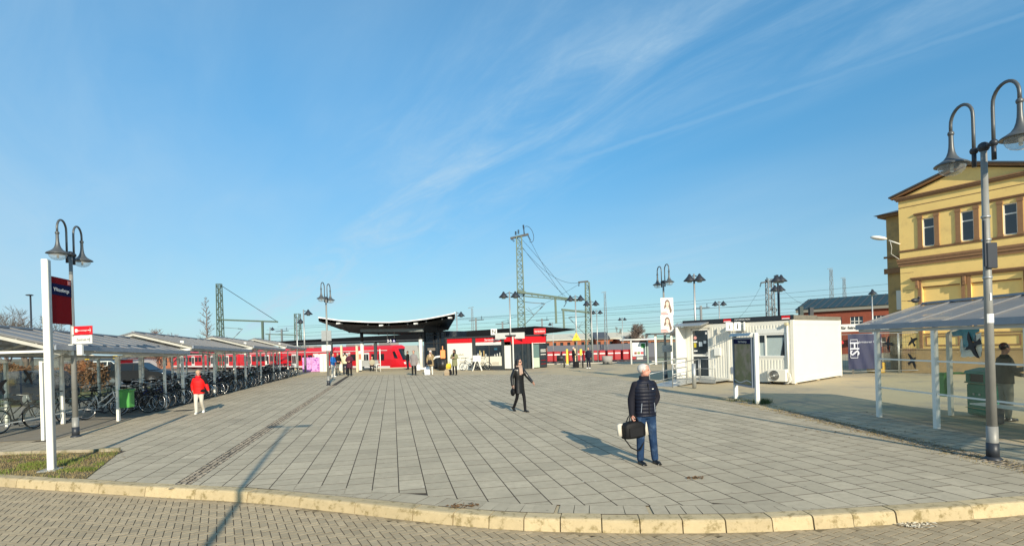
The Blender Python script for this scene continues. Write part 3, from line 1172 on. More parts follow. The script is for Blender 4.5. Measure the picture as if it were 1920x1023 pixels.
def shelter(label, origin, d, side, L, bays, glass_rows=(), first_straight=False, eave_out=.62, ridge_in=1.6, ridge_z=2.98, eave_z=2.36,
            width=3.3, front_style='arm', tilt=0.0, roof_m=None, group="gabled steel shelters round the square"):
    t = thing("shelter", label, "shelter", (origin[0], origin[1], 0), group)
    d = Vector((d[0], d[1], 0)).normalized()
    y = Vector((-d.y, d.x, 0)) * side
    M = Matrix(((d.x, y.x, 0, origin[0]), (d.y, y.y, 0, origin[1]), (0, 0, 1, 0), (0, 0, 0, 1)))
    def mbn():
        return MB(M)
    x0, x1 = -.55, L + .55
    back_y = 2 * ridge_in + eave_out
    zf = lambda x: tilt * x
    # roof slopes, panel by panel
    n = max(3, round((x1 - x0) / .95))
    step = (x1 - x0) / n
    for (ya, za, yb, zb) in ((-eave_out, eave_z, ridge_in, ridge_z), (back_y, eave_z, ridge_in, ridge_z)):
        for i in range(n):
            a, b = x0 + i * step + .004, x0 + (i + 1) * step - .004
            mb = mbn()
            mb.t = uni(.2, .9)
            vs = [(a, ya, za + zf(a)), (b, ya, za + zf(b)), (b, yb, zb + zf(b)), (a, yb, zb + zf(a))]
            vs += [(p[0], p[1], p[2] - .03) for p in vs]
            mb.add(vs, [(0, 1, 2, 3), (7, 6, 5, 4), (0, 4, 5, 1), (1, 5, 6, 2), (2, 6, 7, 3), (3, 7, 4, 0)])
            build("roof_panel", mb, roof_m or m_roof, t)
        mb = mbn()
        for i in range(n + 1):
            a = x0 + i * step
            mb.beam((a, ya, za + .018 + zf(a)), (a, yb, zb + .018 + zf(a)), .035, .03)
        build("roof_ribs", mb, m_roof, t)["kind"] = "stuff"
    mb = mbn(); mb.beam((x0, ridge_in, ridge_z + .03 + zf(x0)), (x1, ridge_in, ridge_z + .03 + zf(x1)), .12, .05)
    build("ridge_cap", mb, m_roofedge, t)
    # eaves
    for ya in (-eave_out, back_y):
        mb = mbn(); mb.beam((x0, ya, eave_z - .035 + zf(x0)), (x1, ya, eave_z - .035 + zf(x1)), .05, .13)
        build("gutter", mb, m_roofedge, t)
    # rafters in the gable ends and inside
    for i, xx in enumerate([x0 + .03, x1 - .03] + list(bays)):
        mb = mbn()
        mb.beam((xx, -eave_out + .05, eave_z - .09 + zf(xx)), (xx, ridge_in, ridge_z - .09 + zf(xx)), .05, .08)
        mb.beam((xx, back_y - .05, eave_z - .09 + zf(xx)), (xx, ridge_in, ridge_z - .09 + zf(xx)), .05, .08)
        build("rafter", mb, m_beamgrey, t)
    for i, xx in enumerate((x0 + .03, x1 - .03)):
        mb = mbn(); mb.beam((xx, -eave_out + .1, eave_z - .13 + zf(xx)), (xx, back_y - .1, eave_z - .13 + zf(xx)), .05, .06)
        build("tie_beam", mb, m_white, t)
    mb = mbn()
    for yy, zz in ((-.02, eave_z - .15 if front_style == 'straight' else 2.2), (ridge_in, eave_z - .15)):
        mb.beam((x0 + .05, yy if front_style == 'straight' else (-eave_out + .12 if yy < 0 else yy), eave_z - .14 + zf(x0)), (x1 - .05, yy if front_style == 'straight' else (-eave_out + .12 if yy < 0 else yy), eave_z - .14 + zf(x1)), .06, .07)
    build("purlin", mb, m_beamgrey, t)
    mb = mbn()
    for k in range(1, 5):
        f = k / 5
        for ya in (-eave_out, back_y):
            yy = ya + (ridge_in - ya) * f
            zz = eave_z + (ridge_z - eave_z) * f - .055
            mb.beam((x0 + .05, yy, zz + zf(x0)), (x1 - .05, yy, zz + zf(x1)), .04, .04)
    build("battens", mb, m_beamgrey, t)
    def post(xx, yy, style, sgn):
        mb = mbn()
        if style == 'arm':
            mb.beam((xx, yy, 0), (xx, yy, 2.08), .11, .07)
            mb.beam((xx, yy + .01 * sgn, 2.05), (xx, yy - sgn * (eave_out - .12), eave_z - .14 + zf(xx)), .07, .10)
        elif style == 'inarm':
            mb.beam((xx, yy, 0), (xx, yy, 2.08), .11, .07)
            mb.beam((xx, yy, 2.05), (xx, yy + sgn * .62, eave_z + .02), .07, .10)
        else:
            mb.beam((xx, yy, 0), (xx, yy, (eave_z - .12 if style == 'straight' else eave_z + .1) + zf(xx)), .10, .09)
        return build("post", mb, m_white, t)
    for i, xx in enumerate(bays):
        if front_style == 'straight':
            post(xx, 0, 'straight', 1)
            if i == len(bays) - 1:
                post(xx - .1, ridge_in, 'inarm', 1)
            continue
        st_ = front_style
        if first_straight and i == 0:
            st_ = 'tall'
        post(xx, 0, st_, 1)
        post(xx, ridge_in, 'straight', 1)
        post(xx, 2 * ridge_in - .05, 'arm', -1)
    if first_straight:
        mb = mbn(); mb.box((bays[0], -.03, eave_z + .19), (.13, .13, .14)); build("lamp_box", mb, m_white, t)
    for (xa, xb, yy, z0, z1, rails) in glass_rows:
        mb = mbn(); mb.boxx(xa, xb, yy - .004, yy + .004, z0, z1)
        g = build("glass_pane", mb, m_glass, t)
        for zr in rails:
            mb = mbn()
            mb.beam((xa, yy - .012, zr), (xb, yy - .012, zr), .02, .035)
            build("rail", mb, m_white, g)
    return t, M

DL = Vector((-0.19, 1.0)).normalized()
P0 = Vector((-12.25, 14.3))
def row(s, y=0.0):
    return P0 + DL * s
TILT, EZ = -.027, 2.42
sa, Ma = shelter("nearest gabled shelter on the left with glass walls and a bench", row(0), DL, 1, 7.6, (0, 3.75, 7.3),
        glass_rows=[(.1, 1.8, 1.6, .35, 2.05, (.35, 2.05)), (1.9, 3.6, 1.6, .35, 2.05, (.35,)), (3.9, 7.1, 1.6, .35, 2.05, (.35,)), ],
        tilt=TILT, eave_z=EZ, ridge_z=3.04)
sb_, Mb_ = shelter("second shelter along the cycle row, white lamp box on its first post", row(9.05), DL, 1, 7.6, (0, 3.85, 7.2), first_straight=True, tilt=TILT, eave_z=EZ, ridge_z=3.04)
sc_, Mc_ = shelter("third shelter along the cycle row over parked bicycles", row(18.2), DL, 1, 7.2, (0, 3.4, 6.8), first_straight=True, tilt=TILT, eave_z=EZ, ridge_z=3.04)
sd_, Md_ = shelter("farthest shelter of the cycle row, next to the lilac cabinet", row(27.0), DL, 1, 7.0, (0, 2.8, 6.4), first_straight=True, tilt=TILT, eave_z=EZ, ridge_z=3.04)
# end glass of the nearest shelter and its birds
mb = MB(Ma)
mb.add([(0, 1.7, .35), (0, 3.1, .35), (0, 3.1, 2.05), (0, 1.7, 2.05)], [(0, 1, 2, 3)])
build("glass_pane", mb, m_glass, sa)
for (px_, py_, sz, rot) in ((52, 707, .5, -.9), (2, 727, .55, .7), (175, 708, .4, .8)):
    mb = MB()
    # intersection with the middle glass plane
    u, v = uv(px_, py_)
    o2 = Ma @ Vector((0, 1.585, 0)); dx = Vector((DL.x, DL.y))
    k = u / FOC
    s_ = (k * o2.y - o2.x) / (dx.x - k * dx.y)
    Yw = o2.y + dx.y * s_
    c = Vector((u * Yw / FOC, Yw, EYE + v * Yw / FOC))
    F_ = frame(c, (DL.x, DL.y, 0)) @ Matrix.Rotation(rot, 4, 'Z')
    bird(mb, F_, sz)
    build("bird_decal", mb, m_bird, sa)
# bench in the nearest shelter
bt = thing("bench", "grey slatted bench at the left edge under the nearest shelter", "bench", tuple(Ma @ Vector((.6, 2.3, 0))))
for k in range(4):
    mb = MB(Ma); mb.boxx(-.2, 1.5, 2.05 + k * .11, 2.14 + k * .11, .43, .46); build("slat", mb, m_galv, bt)
for xx in (0, 1.3):
    mb = MB(Ma); mb.boxx(xx, xx + .06, 2.1, 2.45, 0, .43); build("leg", mb, m_dark, bt)
# white plate on a back post
mb = MB(Ma); mb.box((-.2, 2.0, 1.42), (.03, .62, .22)); build("white_plate", mb, m_white, sa)

# right hand shelter
PR = Vector((9.3, 5.6))
Yp = [0, 2.1, 4.3, 6.5, 8.4]
se, Me = shelter("glass walled shelter at the right edge with torn posters and bird decals", PR, (0, 1), -1, 8.55, Yp, eave_out=.08, ridge_in=1.75,
                 ridge_z=2.86, eave_z=2.33, front_style='straight', roof_m=mat("clear_roof_sheet", (0.36, 0.34, 0.33), 0.4, 0.0, var=0.14, scale=1.3, tone=0.2, alpha=(0.52, (0.88, 0.88, 0.86, 1))),
                 glass_rows=[(0.08, 2.02, 0, .12, 2.12, (.76, 1.48)), (2.18, 4.22, 0, .12, 2.12, (.76, 1.48)), (4.38, 6.42, 0, .12, 2.12, (.76, 1.48)), (6.58, 8.32, 0, .12, 2.12, (.76, 1.48))])
def sheer(name, col):
    """thin paper: lets part of the light through from behind"""
    m = mat(name, col, .8, var=.2, scale=8)
    t = m.node_tree
    out = next(n for n in t.nodes if n.type == 'OUTPUT_MATERIAL')
    pr = next(n for n in t.nodes if n.type == 'BSDF_PRINCIPLED')
    tl = t.nodes.new("ShaderNodeBsdfTranslucent")
    tl.inputs[0].default_value = (*[min(1, c * 1.3) for c in col], 1)
    ms = t.nodes.new("ShaderNodeMixShader")
    ms.inputs[0].default_value = .5
    t.links.new(pr.outputs[0], ms.inputs[1]); t.links.new(tl.outputs[0], ms.inputs[2]); t.links.new(ms.outputs[0], out.inputs[0])
    return m
m_teal = sheer("torn_blue_poster", (0.09, 0.30, 0.42))
m_paper = sheer("torn_white_paper", (0.82, 0.83, 0.80))
def on_plane_x(px, py, X):
    u, v = uv(px, py)
    Y = X * FOC / u
    return Vector((X, Y, EYE + v * Y / FOC))
def torn(name, pts, X, m):
    """ragged outline on the glass plane, given by its corners"""
    q = [on_plane_x(a, b, X) for a, b in pts]
    out = []
    for i in range(len(q)):
        a, b = q[i], q[(i + 1) % len(q)]
        n = max(1, int((b - a).length / .06))
        for k in range(n):
            w = a.lerp(b, k / n)
            j = .018 if k else 0
            out.append((X, w.y + uni(-j, j), w.z + uni(-j, j)))
    mb = MB()
    bm = bmesh.new()
    f = bm.faces.new([bm.verts.new(p) for p in out])
    bmesh.ops.triangulate(bm, faces=[f])
    bm.verts.index_update()
    mb.add([v.co.copy() for v in bm.verts], [tuple(v.index for v in g.verts) for g in bm.faces])
    bm.free()
    return build(name, mb, m, se)
torn("torn_poster", [(1784, 622), (1800, 617), (1802, 611), (1836, 611), (1837, 621), (1829, 624), (1829, 640), (1820, 640), (1820, 652), (1807, 651), (1805, 630), (1786, 630)], 9.32, m_teal)
torn("torn_paper", [(1801, 634), (1805, 634), (1807, 652), (1830, 652), (1830, 626), (1840, 622), (1840, 668), (1801, 668)], 9.325, m_paper)
for (px_, py_, sz, rot) in ((1826, 646, .5, 2.0), (1712, 641, .3, .5), (1709, 677, .36, -1.0), (1667, 644, .34, 1.5)):
    mb = MB()
    c = on_plane_x(px_, py_, 9.285)
    F_ = frame(c, (0, -1, 0)) @ Matrix.Rotation(rot, 4, 'Z')
    bird(mb, F_, sz)
    build("bird_decal", mb, m_bird, se)
# slatted bench inside
bt = thing("bench", "low white slatted bench behind the glass beside the green bin", "bench", (10.9, 10.5, 0))
for k in range(4):
    mb = MB(); mb.boxx(10.7 + k * .1, 10.78 + k * .1, 8.4, 12.9, .40, .43); build("slat", mb, m_white, bt)
for yy in (8.8, 10.6, 12.4):
    mb = MB(); mb.boxx(10.72, 11.06, yy, yy + .05, 0, .40); build("leg", mb, m_dark, bt)

# ------------------------------------------------------------------ white pylon and direction signs
wp = thing("pylon_sign", "tall white pylon holding a maroon station panel, at the grass patch", "sign", (-8.86, 10.5, 0))
PD = Vector((-.236, .972, 0)).normalized()
Mp = Matrix(((PD.x, -PD.y, 0, -8.86), (PD.y, PD.x, 0, 10.5), (0, 0, 1, 0), (0, 0, 0, 1)))      # x away along the rows, y to the left
mb = MB(Mp); mb.boxx(-.05, .05, -.045, .06, -.02, 4.02, bev=.006)
build("post", mb, m_whiteclean, wp)
mb = MB(Mp); mb.boxx(-.045, .045, -.058, -.046, 0, 4.0)
build("side_profile", mb, m_galv, wp)
mb = MB(Mp); mb.boxx(-.16, .16, -.13, .17, -.01, .015)
build("base_plate", mb, m_galv, wp)
pn = MB(Mp); pn.boxx(.055, .76, -.05, -.02, 2.80, 3.71)
panel = build("panel", pn, m_maroon, wp)
mb = MB(Mp); mb.boxx(.056, .759, -.053, -.018, 3.36, 3.58)
build("name_band", mb, m_navy, panel)
lettering("Wittenberge", .105, Mp @ Vector((.40, -.056, 3.465)), PD, m_print, panel)
mb = MB(Mp); mb.boxx(.64, .73, -.054, -.050, 3.60, 3.68)
build("logo", mb, mat("logo_pink", (.55, .2, .2), .5), panel)
mb = MB(Mp); mb.boxx(.765, .80, -.055, -.015, 2.78, 3.73)
build("edge_strip", mb, m_galv, panel)
ds = thing("direction_sign", "red direction sign pointing right above the white Zentrum sign", "sign", (-11.9, 14.75, 2.7))
dd = Vector((.62, -.18, 0)).normalized()
Md = local((-11.68, 14.66, 0), dd)
mb = MB(Md); mb.boxx(.0, .64, 0, .03, 2.72, 2.95, bev=.004); b_ = build("board", mb, m_red, ds)
w_ = lambda x, z, y=-.004: Md @ Vector((x, y, z))
lettering("Bus umsteigen", .062, w_(.315, 2.835), dd, m_print, b_)
mb = MB(Md); mb.boxx(.05, .13, -.004, 0, 2.79, 2.88); build("bus_icon", mb, m_print, b_)
mb = MB(Md); mb.boxx(.07, .11, -.007, -.004, 2.805, 2.82); build("icon_mark", mb, m_printdark, b_)
def arrow(mb, x, z, s):
    mb.boxx(x - s, x + s * .7, -.006, 0, z - s * .17, z + s * .17)
    for sg in (1, -1):
        mb.add([(x + s, -.006, z), (x + s * .62, -.006, z + .02 * sg), (x + s * .15, -.006, z + sg * s * .95), (x + s * .42, -.006, z + sg * s * 1.0)],
               [(0, 1, 2, 3)] if sg < 0 else [(3, 2, 1, 0)])
mb = MB(Md); arrow(mb, .565, 2.835, .055); build("arrow", mb, m_print, b_)
mb = MB(Md); mb.boxx(-.06, -.01, -.01, .02, 2.73, 2.94); build("bracket", mb, m_white, ds)
ds2 = thing("direction_sign", "white Zentrum sign with a black arrow under the red direction sign", "sign", (-11.9, 14.75, 2.5))
mb = MB(Md); mb.boxx(.0, .62, 0, .03, 2.48, 2.705, bev=.004); b_ = build("board", mb, m_whiteclean, ds2)
lettering("Zentrum", .10, w_(.27, 2.59), dd, mat("grey_print", (.12, .13, .10), .6), b_)
mb = MB(Md); arrow(mb, .53, 2.59, .055); build("arrow", mb, m_printdark, b_)
mb = MB(Md); mb.boxx(-.06, -.01, -.01, .02, 2.49, 2.69); build("bracket", mb, m_white, ds2)

# ------------------------------------------------------------------ office container
m_cont = mat("container_white", (0.74, 0.71, 0.62), 0.5, var=0.05, scale=1.2, dirt=((0.45, 0.40, 0.30), 1.1, 0.62, 0.85, 0.5))
m_fascia = mat("fascia_black", (0.018, 0.022, 0.028), .5, var=.2)
m_wglass = mat("dark_window_glass", (0.02, 0.03, 0.04), 0.06, var=0.1, spec=.8)
m_blind = mat("window_blind", (0.40, 0.47, 0.46), 0.15, var=0.08, spec=.6)
CO = G(1490, 720)
CF = Vector((-.652, .757, 0)); CS = Vector((.757, .652, 0))
Mf = local((CO.x, CO.y, 0), -CF)      # placeholder orientation, replaced below
Mf = Matrix(((CF.x, CS.x, 0, CO.x), (CF.y, CS.y, 0, CO.y), (0, 0, 1, 0), (0, 0, 0, 1)))   # x along the front, y into the body
cont = thing("office_container", "white office container with a window, a glazed door and a black roof edge", "container", tuple(CO))
LF, LS, CH_ = 5.35, 5.6, 2.80
holes = [(1.5, 1.26, 1.23, 2.16), (.35, 1.04, 1.28, 2.17), (4.02, 4.87, .28, 2.50)]
mb = MB(Mf)
tmp = MB(Mf)
wall_holes(mb, LF, .1, CH_, [(.30, 1.56, 1.18, 2.24), (3.92, 4.96, .12, 2.62)], .12)
mb.boxx(0, LF, LS - .05, LS, .1, CH_)
mb.boxx(LF - .05, LF, .02, LS - .05, .1, CH_)
mb.boxx(0, LF, .13, LS, CH_ - .02, CH_ + .01)
mb.boxx(0, .05, .02, LS - .05, .1, CH_)
mb.boxx(.1, LF - .1, .5, LS - .1, .12, .2)
build("wall", mb, m_cont, cont)
# profiled sheet ribs on the front, between the openings
x = .12
while x < LF - .1:
    if not (.22 < x < 1.66) and not (3.82 < x < 5.05):
        mb = MB(Mf); mb.boxx(x, x + .07, -.012, 0, .22, 2.62, bev=.004); build("wall_rib", mb, m_cont, cont)
    elif .22 < x < 1.66:
        mb = MB(Mf); mb.boxx(x, x + .07, -.012, 0, .22, 1.06, bev=.004); build("wall_rib", mb, m_cont, cont)
        mb = MB(Mf); mb.boxx(x, x + .07, -.012, 0, 2.42, 2.62, bev=.004); build("wall_rib", mb, m_cont, cont)
    x += .135
for (xa, xb) in ((-.03, .12), (LF - .12, LF + .03)):
    mb = MB(Mf); mb.boxx(xa, xb, -.03, .12, .02, CH_ + .02, bev=.01); build("corner_post", mb, m_cont, cont)
mb = MB(Mf); mb.boxx(-.03, .12, LS - .12, LS + .03, .02, CH_ + .02, bev=.01); build("corner_post", mb, m_cont, cont)
mb = MB(Mf); mb.boxx(2.92, 3.04, -.03, .01, .1, CH_ + .1, bev=.01); build("middle_post", mb, m_cont, cont)
mb = MB(Mf); mb.boxx(.12, LF - .12, -.025, .02, .06, .2); build("base_rail", mb, m_cont, cont)
mb = MB(Mf); mb.boxx(-.02, .0, .14, LS - .14, .06, .26); build("side_rail", mb, m_cont, cont); mb = MB(Mf); mb.boxx(-.012, .0, .14, LS - .14, 2.6, CH_); build("side_rail", mb, m_cont, cont)
mb = MB(Mf); mb.boxx(-.035, LF + .04, -.035, .03, CH_ + .022, 3.03); build("roof_fascia", mb, m_fascia, cont)
mb = MB(Mf); mb.boxx(-.035, .03, .035, 2.6, CH_ + .022, 3.02); mb.boxx(-.035, .03, 2.62, LS, CH_ + .022, 2.98)
mb.boxx(LF - .02, LF + .04, .035, LS, CH_ + .022, 3.0); mb.boxx(.03, LF - .02, LS - .05, LS, CH_ + .022, 2.98)
build("roof_edge", mb, mat("weathered_zinc", (.20, .19, .16), .6, .2, var=.3, scale=3), cont)
mb = MB(Mf); mb.boxx(.03, LF - .02, .03, LS - .05, 2.86, 2.90); build("roof", mb, m_dark, cont)
mb = MB(Mf)
for xx in (.2, 2.6, 4.9):
    for yy in (.3, 2.8, 5.2):
        mb.box((xx, yy, .03), (.3, .3, .1))
build("foot_blocks", mb, m_asphalt, cont)['kind'] = 'stuff'
# window
def win(parent, M, x0, x1, z0, z1, glassm, f=.06, y=-.02, panes=((0, 1),), fm=None, d=.08):
    fm = fm or m_whiteclean
    mb = MB(M)
    mb.boxx(x0, x1, y, y + d, z0, z0 + f); mb.boxx(x0, x1, y, y + d, z1 - f, z1)
    mb.boxx(x0, x0 + f, y, y + d, z0 + f, z1 - f); mb.boxx(x1 - f, x1, y, y + d, z0 + f, z1 - f)
    w = x1 - x0
    for a, b in panes[1:]:
        xx = x0 + a * w
        mb.boxx(xx - f / 2, xx + f / 2, y + .004, y + d - .004, z0 + f, z1 - f)
    fr = build("window", mb, fm, parent)
    for a, b in panes:
        mb = MB(M); mb.boxx(x0 + a * w + f * .5, x0 + b * w - f * .5, y + d * .5, y + d * .5 + .01, z0 + f * .5, z1 - f * .5)
        build("pane", mb, glassm, fr)
    return fr
fr = win(cont, Mf, .30, 1.56, 1.18, 2.24, m_blind, .07, -.02, ((0, .72), (.72, 1)))
mb = MB(Mf); mb.boxx(.38, 1.16, .005, .018, 2.06, 2.165); build("blind_gap", mb, m_wglass, fr)
mb = MB(Mf); mb.boxx(1.25, 1.49, .005, .018, 1.85, 2.165); build("blind_gap", mb, m_wglass, fr)
mb = MB(Mf); mb.add([(.36, .003, 1.25), (.56, .003, 1.25), (.36, .003, 2.06), (.40, .003, 2.06)], [(0, 1, 3, 2)]); build("blind_gap", mb, m_wglass, fr)
mb = MB(Mf); mb.boxx(.24, 1.62, -.035, -.002, 2.25, 2.46); build("shutter_box", mb, m_whiteclean, cont)
# door
dr = MB(Mf)
f = .09
x0, x1, z0, z1 = 3.94, 4.94, .16, 2.60
dr.boxx(x0, x1, -.02, .04, z1 - f, z1); dr.boxx(x0, x1, -.02, .04, z0, z0 + f); dr.boxx(x0, x0 + f, -.02, .04, z0, z1); dr.boxx(x1 - f, x1, -.02, .04, z0, z1)
dr.boxx(x0 + f, x1 - f, -.015, .035, 1.22, 1.33)
door = build("door", dr, m_whiteclean, cont)
for za, zb in ((z0 + f, 1.22), (1.33, z1 - f)):
    mb = MB(Mf); mb.boxx(x0 + f, x1 - f, .0, .01, za, zb); build("pane", mb, m_wglass, door)
mb = MB(Mf); mb.cyl((x0 + .13, -.06, 1.36), (x0 + .26, -.06, 1.36), .012); mb.box((x0 + .13, -.03, 1.36), (.05, .05, .16)); build("handle", mb, m_galv, door)
for (xx, zz, w, h, c, nm) in ((4.72, 2.15, .16, .16, (.75, .35, .32), "round_notice"), (4.72, 1.95, .20, .07, (.8, .8, .78), "notice"),
                             (4.74, 1.78, .13, .22, (.55, .45, .02), "yellow_notice"), (4.72, 1.5, .2, .06, (.8, .8, .78), "notice"),
                             (4.43, 1.83, .18, .22, (.72, .77, .8), "notice"), (4.2, 1.93, .14, .14, (.7, .73, .75), "notice"), (4.12, 2.36, .09, .1, (.75, .75, .75), "notice")):
    mb = MB(Mf)
    if nm == "round_notice":
        mb.cyl((xx, -.004, zz), (xx, -.001, zz), .085, n=14)
    else:
        mb.boxx(xx - w / 2, xx + w / 2, -.004, -.001, zz - h / 2, zz + h / 2)
    build(nm, mb, mat("paper_%02d%02d%02d" % tuple(int(q * 99) for q in c), c, .6, var=.02), door)
# canopy over the door
mb = MB(Mf); mb.add([(3.95, -.75, 2.72), (5.5, -.75, 2.72), (5.5, 0, 2.84), (3.95, 0, 2.84), (3.95, -.75, 2.77), (5.5, -.75, 2.77), (5.5, 0, 2.92), (3.95, 0, 2.92)],
    [(0, 3, 2, 1), (4, 5, 6, 7), (0, 1, 5, 4), (1, 2, 6, 5), (2, 3, 7, 6), (3, 0, 4, 7)])
build("door_canopy", mb, m_galv, cont)
mb = MB(Mf); mb.boxx(5.25, 5.30, -.85, -.05, .12, 2.7)
build("wind_screen", mb, m_whiteclean, cont)
# red notices, box, info cube, floodlights
for xa, xb, za in ((3.18, 2.80, 2.845), (.46, .10, 2.85)):
    mb = MB(Mf); mb.boxx(xb, xa, -.042, -.036, za, za + .155); q = build("red_notice", mb, m_red, cont)
    mb = MB(Mf); mb.boxx(xb + .02, xa - .02, -.045, -.042, za + .01, za + .055); build("white_line", mb, m_print, q)
mb = MB(Mf); mb.boxx(3.35, 3.66, -.13, -.013, 1.26, 1.63, bev=.01); build("letter_box", mb, m_whiteclean, cont)
mb = MB(Mf); mb.boxx(2.68, 2.86, -.05, -.013, .42, .72); build("meter_box", mb, m_roofedge, cont)
for xx in (.22, 2.86):
    mb = MB(Mf); mb.boxx(xx - .06, xx + .06, -.22, -.03, 2.58, 2.70, bev=.01); build("flood_light", mb, mat("yellowed_plastic", (.55, .48, .30), .5), cont)
mb = MB(Mf); mb.cyl((.22, -.06, .1), (.22, -.06, 2.6), .04, n=10); build("drain_pipe", mb, m_whiteclean, cont)
mb = MB(Mf); mb.boxx(3.5, 3.56, -.08, -.013, 2.3, 2.55); mb.beam((3.53, -.03, 2.35), (3.4, -.2, 2.3), .03, .03); build("bracket", mb, m_galv, cont)
ic = thing("info_sign", "cluster of white boxes with a black letter i hanging over the container wall", "sign", tuple(Mf @ Vector((2.3, -.35, 2.6))))
xd = Vector((1, .08, 0)).normalized()
base = Mf @ Vector((2.3, -.40, 0))
for k, (dx, dy, ang) in enumerate(((-.40, .0, -.1), (-.02, -.02, 0), (.33, .0, .9))):
    c = base + xd * dx
    mb = MB(); mb.box((c.x, c.y + dy, 2.62), (.32 if k < 2 else .2, .05, .40), rot=ang, bev=.02)
    b_ = build("board", mb, m_whiteclean, ic)
    if k == 1:
        lettering("i", .34, (c.x, c.y + dy - .03, 2.62), (1, 0, 0), m_printdark, b_, bold=.012)
    if k != 1:
        lettering("i", .30, (c.x, c.y + dy - .04, 2.62), (math.cos(ang), math.sin(ang), 0), m_printdark, b_)
mb = MB(); p = Mf @ Vector((2.3, -.02, 2.36)); q = base + Vector((0, 0, 2.36)); mb.beam(p, q, .04, .04); mb.beam(q + xd * -.5, q + xd * .4, .03, .03)
build("bracket", mb, m_dark, ic)
lettering("INFORMATION", .11, Mf @ Vector((2.25, -.04, 2.93)), -CF, m_print, cont)
# air conditioning unit
ac = thing("air_conditioner", "white air conditioning unit with a round grille at the container corner", "air conditioner", tuple(Mf @ Vector((.55, -.25, 0))))
mb = MB(Mf); mb.boxx(.22, 1.02, -.34, -.05, .12, .66, bev=.02); b_ = build("case", mb, m_cont, ac)
mb = MB(Mf); mb.lathe([(.23, 0), (.23, -.02), (.21, -.02), (.21, 0)], (.72, -.342, .39), 24, axis='y'); build("grille_ring", mb, m_galv, b_)
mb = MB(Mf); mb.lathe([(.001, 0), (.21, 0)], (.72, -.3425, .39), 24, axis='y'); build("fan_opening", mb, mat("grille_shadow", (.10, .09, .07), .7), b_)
mb = MB(Mf)
for r in (.05, .09, .13, .17):
    mb.lathe([(r, 0), (r + .008, -.008), (r, -.012)], (.72, -.345, .39), 20, axis='y')
for k in range(12):
    a = k * math.pi / 6
    mb.beam((.72, -.352, .39), (.72 + .21 * math.cos(a), -.352, .39 + .21 * math.sin(a)), .006, .006)
build("fan_guard", mb, m_galv, b_)['kind'] = 'stuff'
mb = MB(Mf); mb.cyl((.72, -.36, .39), (.72, -.345, .39), .04, n=12); build("fan_hub", mb, m_whiteclean, b_)
mb = MB(Mf); mb.boxx(.3, .34, -.3, -.06, 0, .12); mb.boxx(.9, .94, -.3, -.06, 0, .12); build("foot", mb, m_dark, ac)
mb = MB(Mf); mb.tube([(.2, -.2, .5), (.1, -.22, .45), (.06, -.2, .2), (.16, -.26, .06), (.3, -.24, .05)], .03, 8); build("hose", mb, m_cont, ac)
# platform, ramp and railings
rp = thing("ramp", "grey steel ramp and landing with tubular railings at the container door", "ramp", tuple(Mf @ Vector((4.5, -.8, 0))))
mb = MB(Mf); mb.boxx(2.95, 5.2, -1.35, -.04, .10, .17); mb.boxx(2.95, 5.2, -1.37, -1.33, .04, .2); build("landing", mb, m_galv, rp)
mb = MB(Mf)
mb.add([(3.75, -1.37, .17), (4.95, -1.37, .17), (4.95, -3.6, .02), (3.75, -3.6, .02), (3.75, -1.37, .10), (4.95, -1.37, .10), (4.95, -3.6, -.02), (3.75, -3.6, -.02)],
       [(0, 3, 2, 1), (4, 5, 6, 7), (0, 1, 5, 4), (1, 2, 6, 5), (2, 3, 7, 6), (3, 0, 4, 7)])
build("ramp_deck", mb, m_galv, rp)
def rail_run(pts, parent, h=1.0, every=1.1):
    for a, b in zip(pts[:-1], pts[1:]):
        a, b = Vector(a), Vector(b)
        for z, r in ((h, .022), (h * .55, .016), (.15, .016)):
            mb = MB(Mf); mb.cyl(a + Vector((0, 0, z)), b + Vector((0, 0, z)), r, n=8); build("rail", mb, m_galv, parent)
        n = max(1, round((b - a).length / every))
        for k in range(n + 1):
            p = a.lerp(b, k / n)
            mb = MB(Mf); mb.cyl(p, p + Vector((0, 0, h)), .02, n=8); build("rail_post", mb, m_galv, parent)
rail_run([(2.98, -1.32, .15), (3.72, -1.32, .15)], rp)
rail_run([(3.74, -1.40, .15), (3.74, -3.6, 0)], rp)
rail_run([(4.96, -1.40, .15), (4.96, -3.6, 0)], rp)
rail_run([(5.18, -.1, .15), (5.18, -1.32, .15)], rp)
bo = solo_at("bollard", MB().cyl(G(1302, 727), G(1302, 727) + Vector((0, 0, 1.05)), .085, n=16), m_galv, G(1302, 727), "thick grey steel bollard standing before the container door", "bollard")

# map board on two white posts
mbd = thing("map_board", "glazed town map board on two white posts facing the square", "notice board", (7.7, 18.2, 0))
for (yy, h) in ((19.05, 2.18), (17.38, 2.25)):
    mb = MB(); mb.boxx(7.65, 7.77, yy - .06, yy + .06, 0, h, bev=.01); build("post", mb, m_whiteclean, mbd)
mb = MB(); mb.boxx(7.60, 7.64, 17.46, 18.97, .5, .56); mb.boxx(7.60, 7.64, 17.46, 18.97, 2.06, 2.12); mb.boxx(7.60, 7.64, 17.46, 17.52, .56, 2.06); mb.boxx(7.60, 7.64, 18.91, 18.97, .56, 2.06)
mb.boxx(7.645, 7.74, 17.46, 18.97, .5, 2.12)
case = build("case", mb, m_roofedge, mbd)
m_map = mat("town_map_print", (.10, .13, .05), .3, var=.5, scale=4, dirt=((.23, .21, .17), 2.2, .45, .6, .9))
mb = MB(); mb.boxx(7.628, 7.632, 17.53, 18.90, .57, 1.9); build("map_sheet", mb, m_map, case)
mb = MB(); mb.boxx(7.627, 7.632, 17.53, 18.90, 1.9, 2.05); build("title_strip", mb, m_navy, case)
lettering("Stadt Wittenberge", .09, (7.624, 18.2, 1.975), (0, -1, 0), m_print, case)
mb = MB()
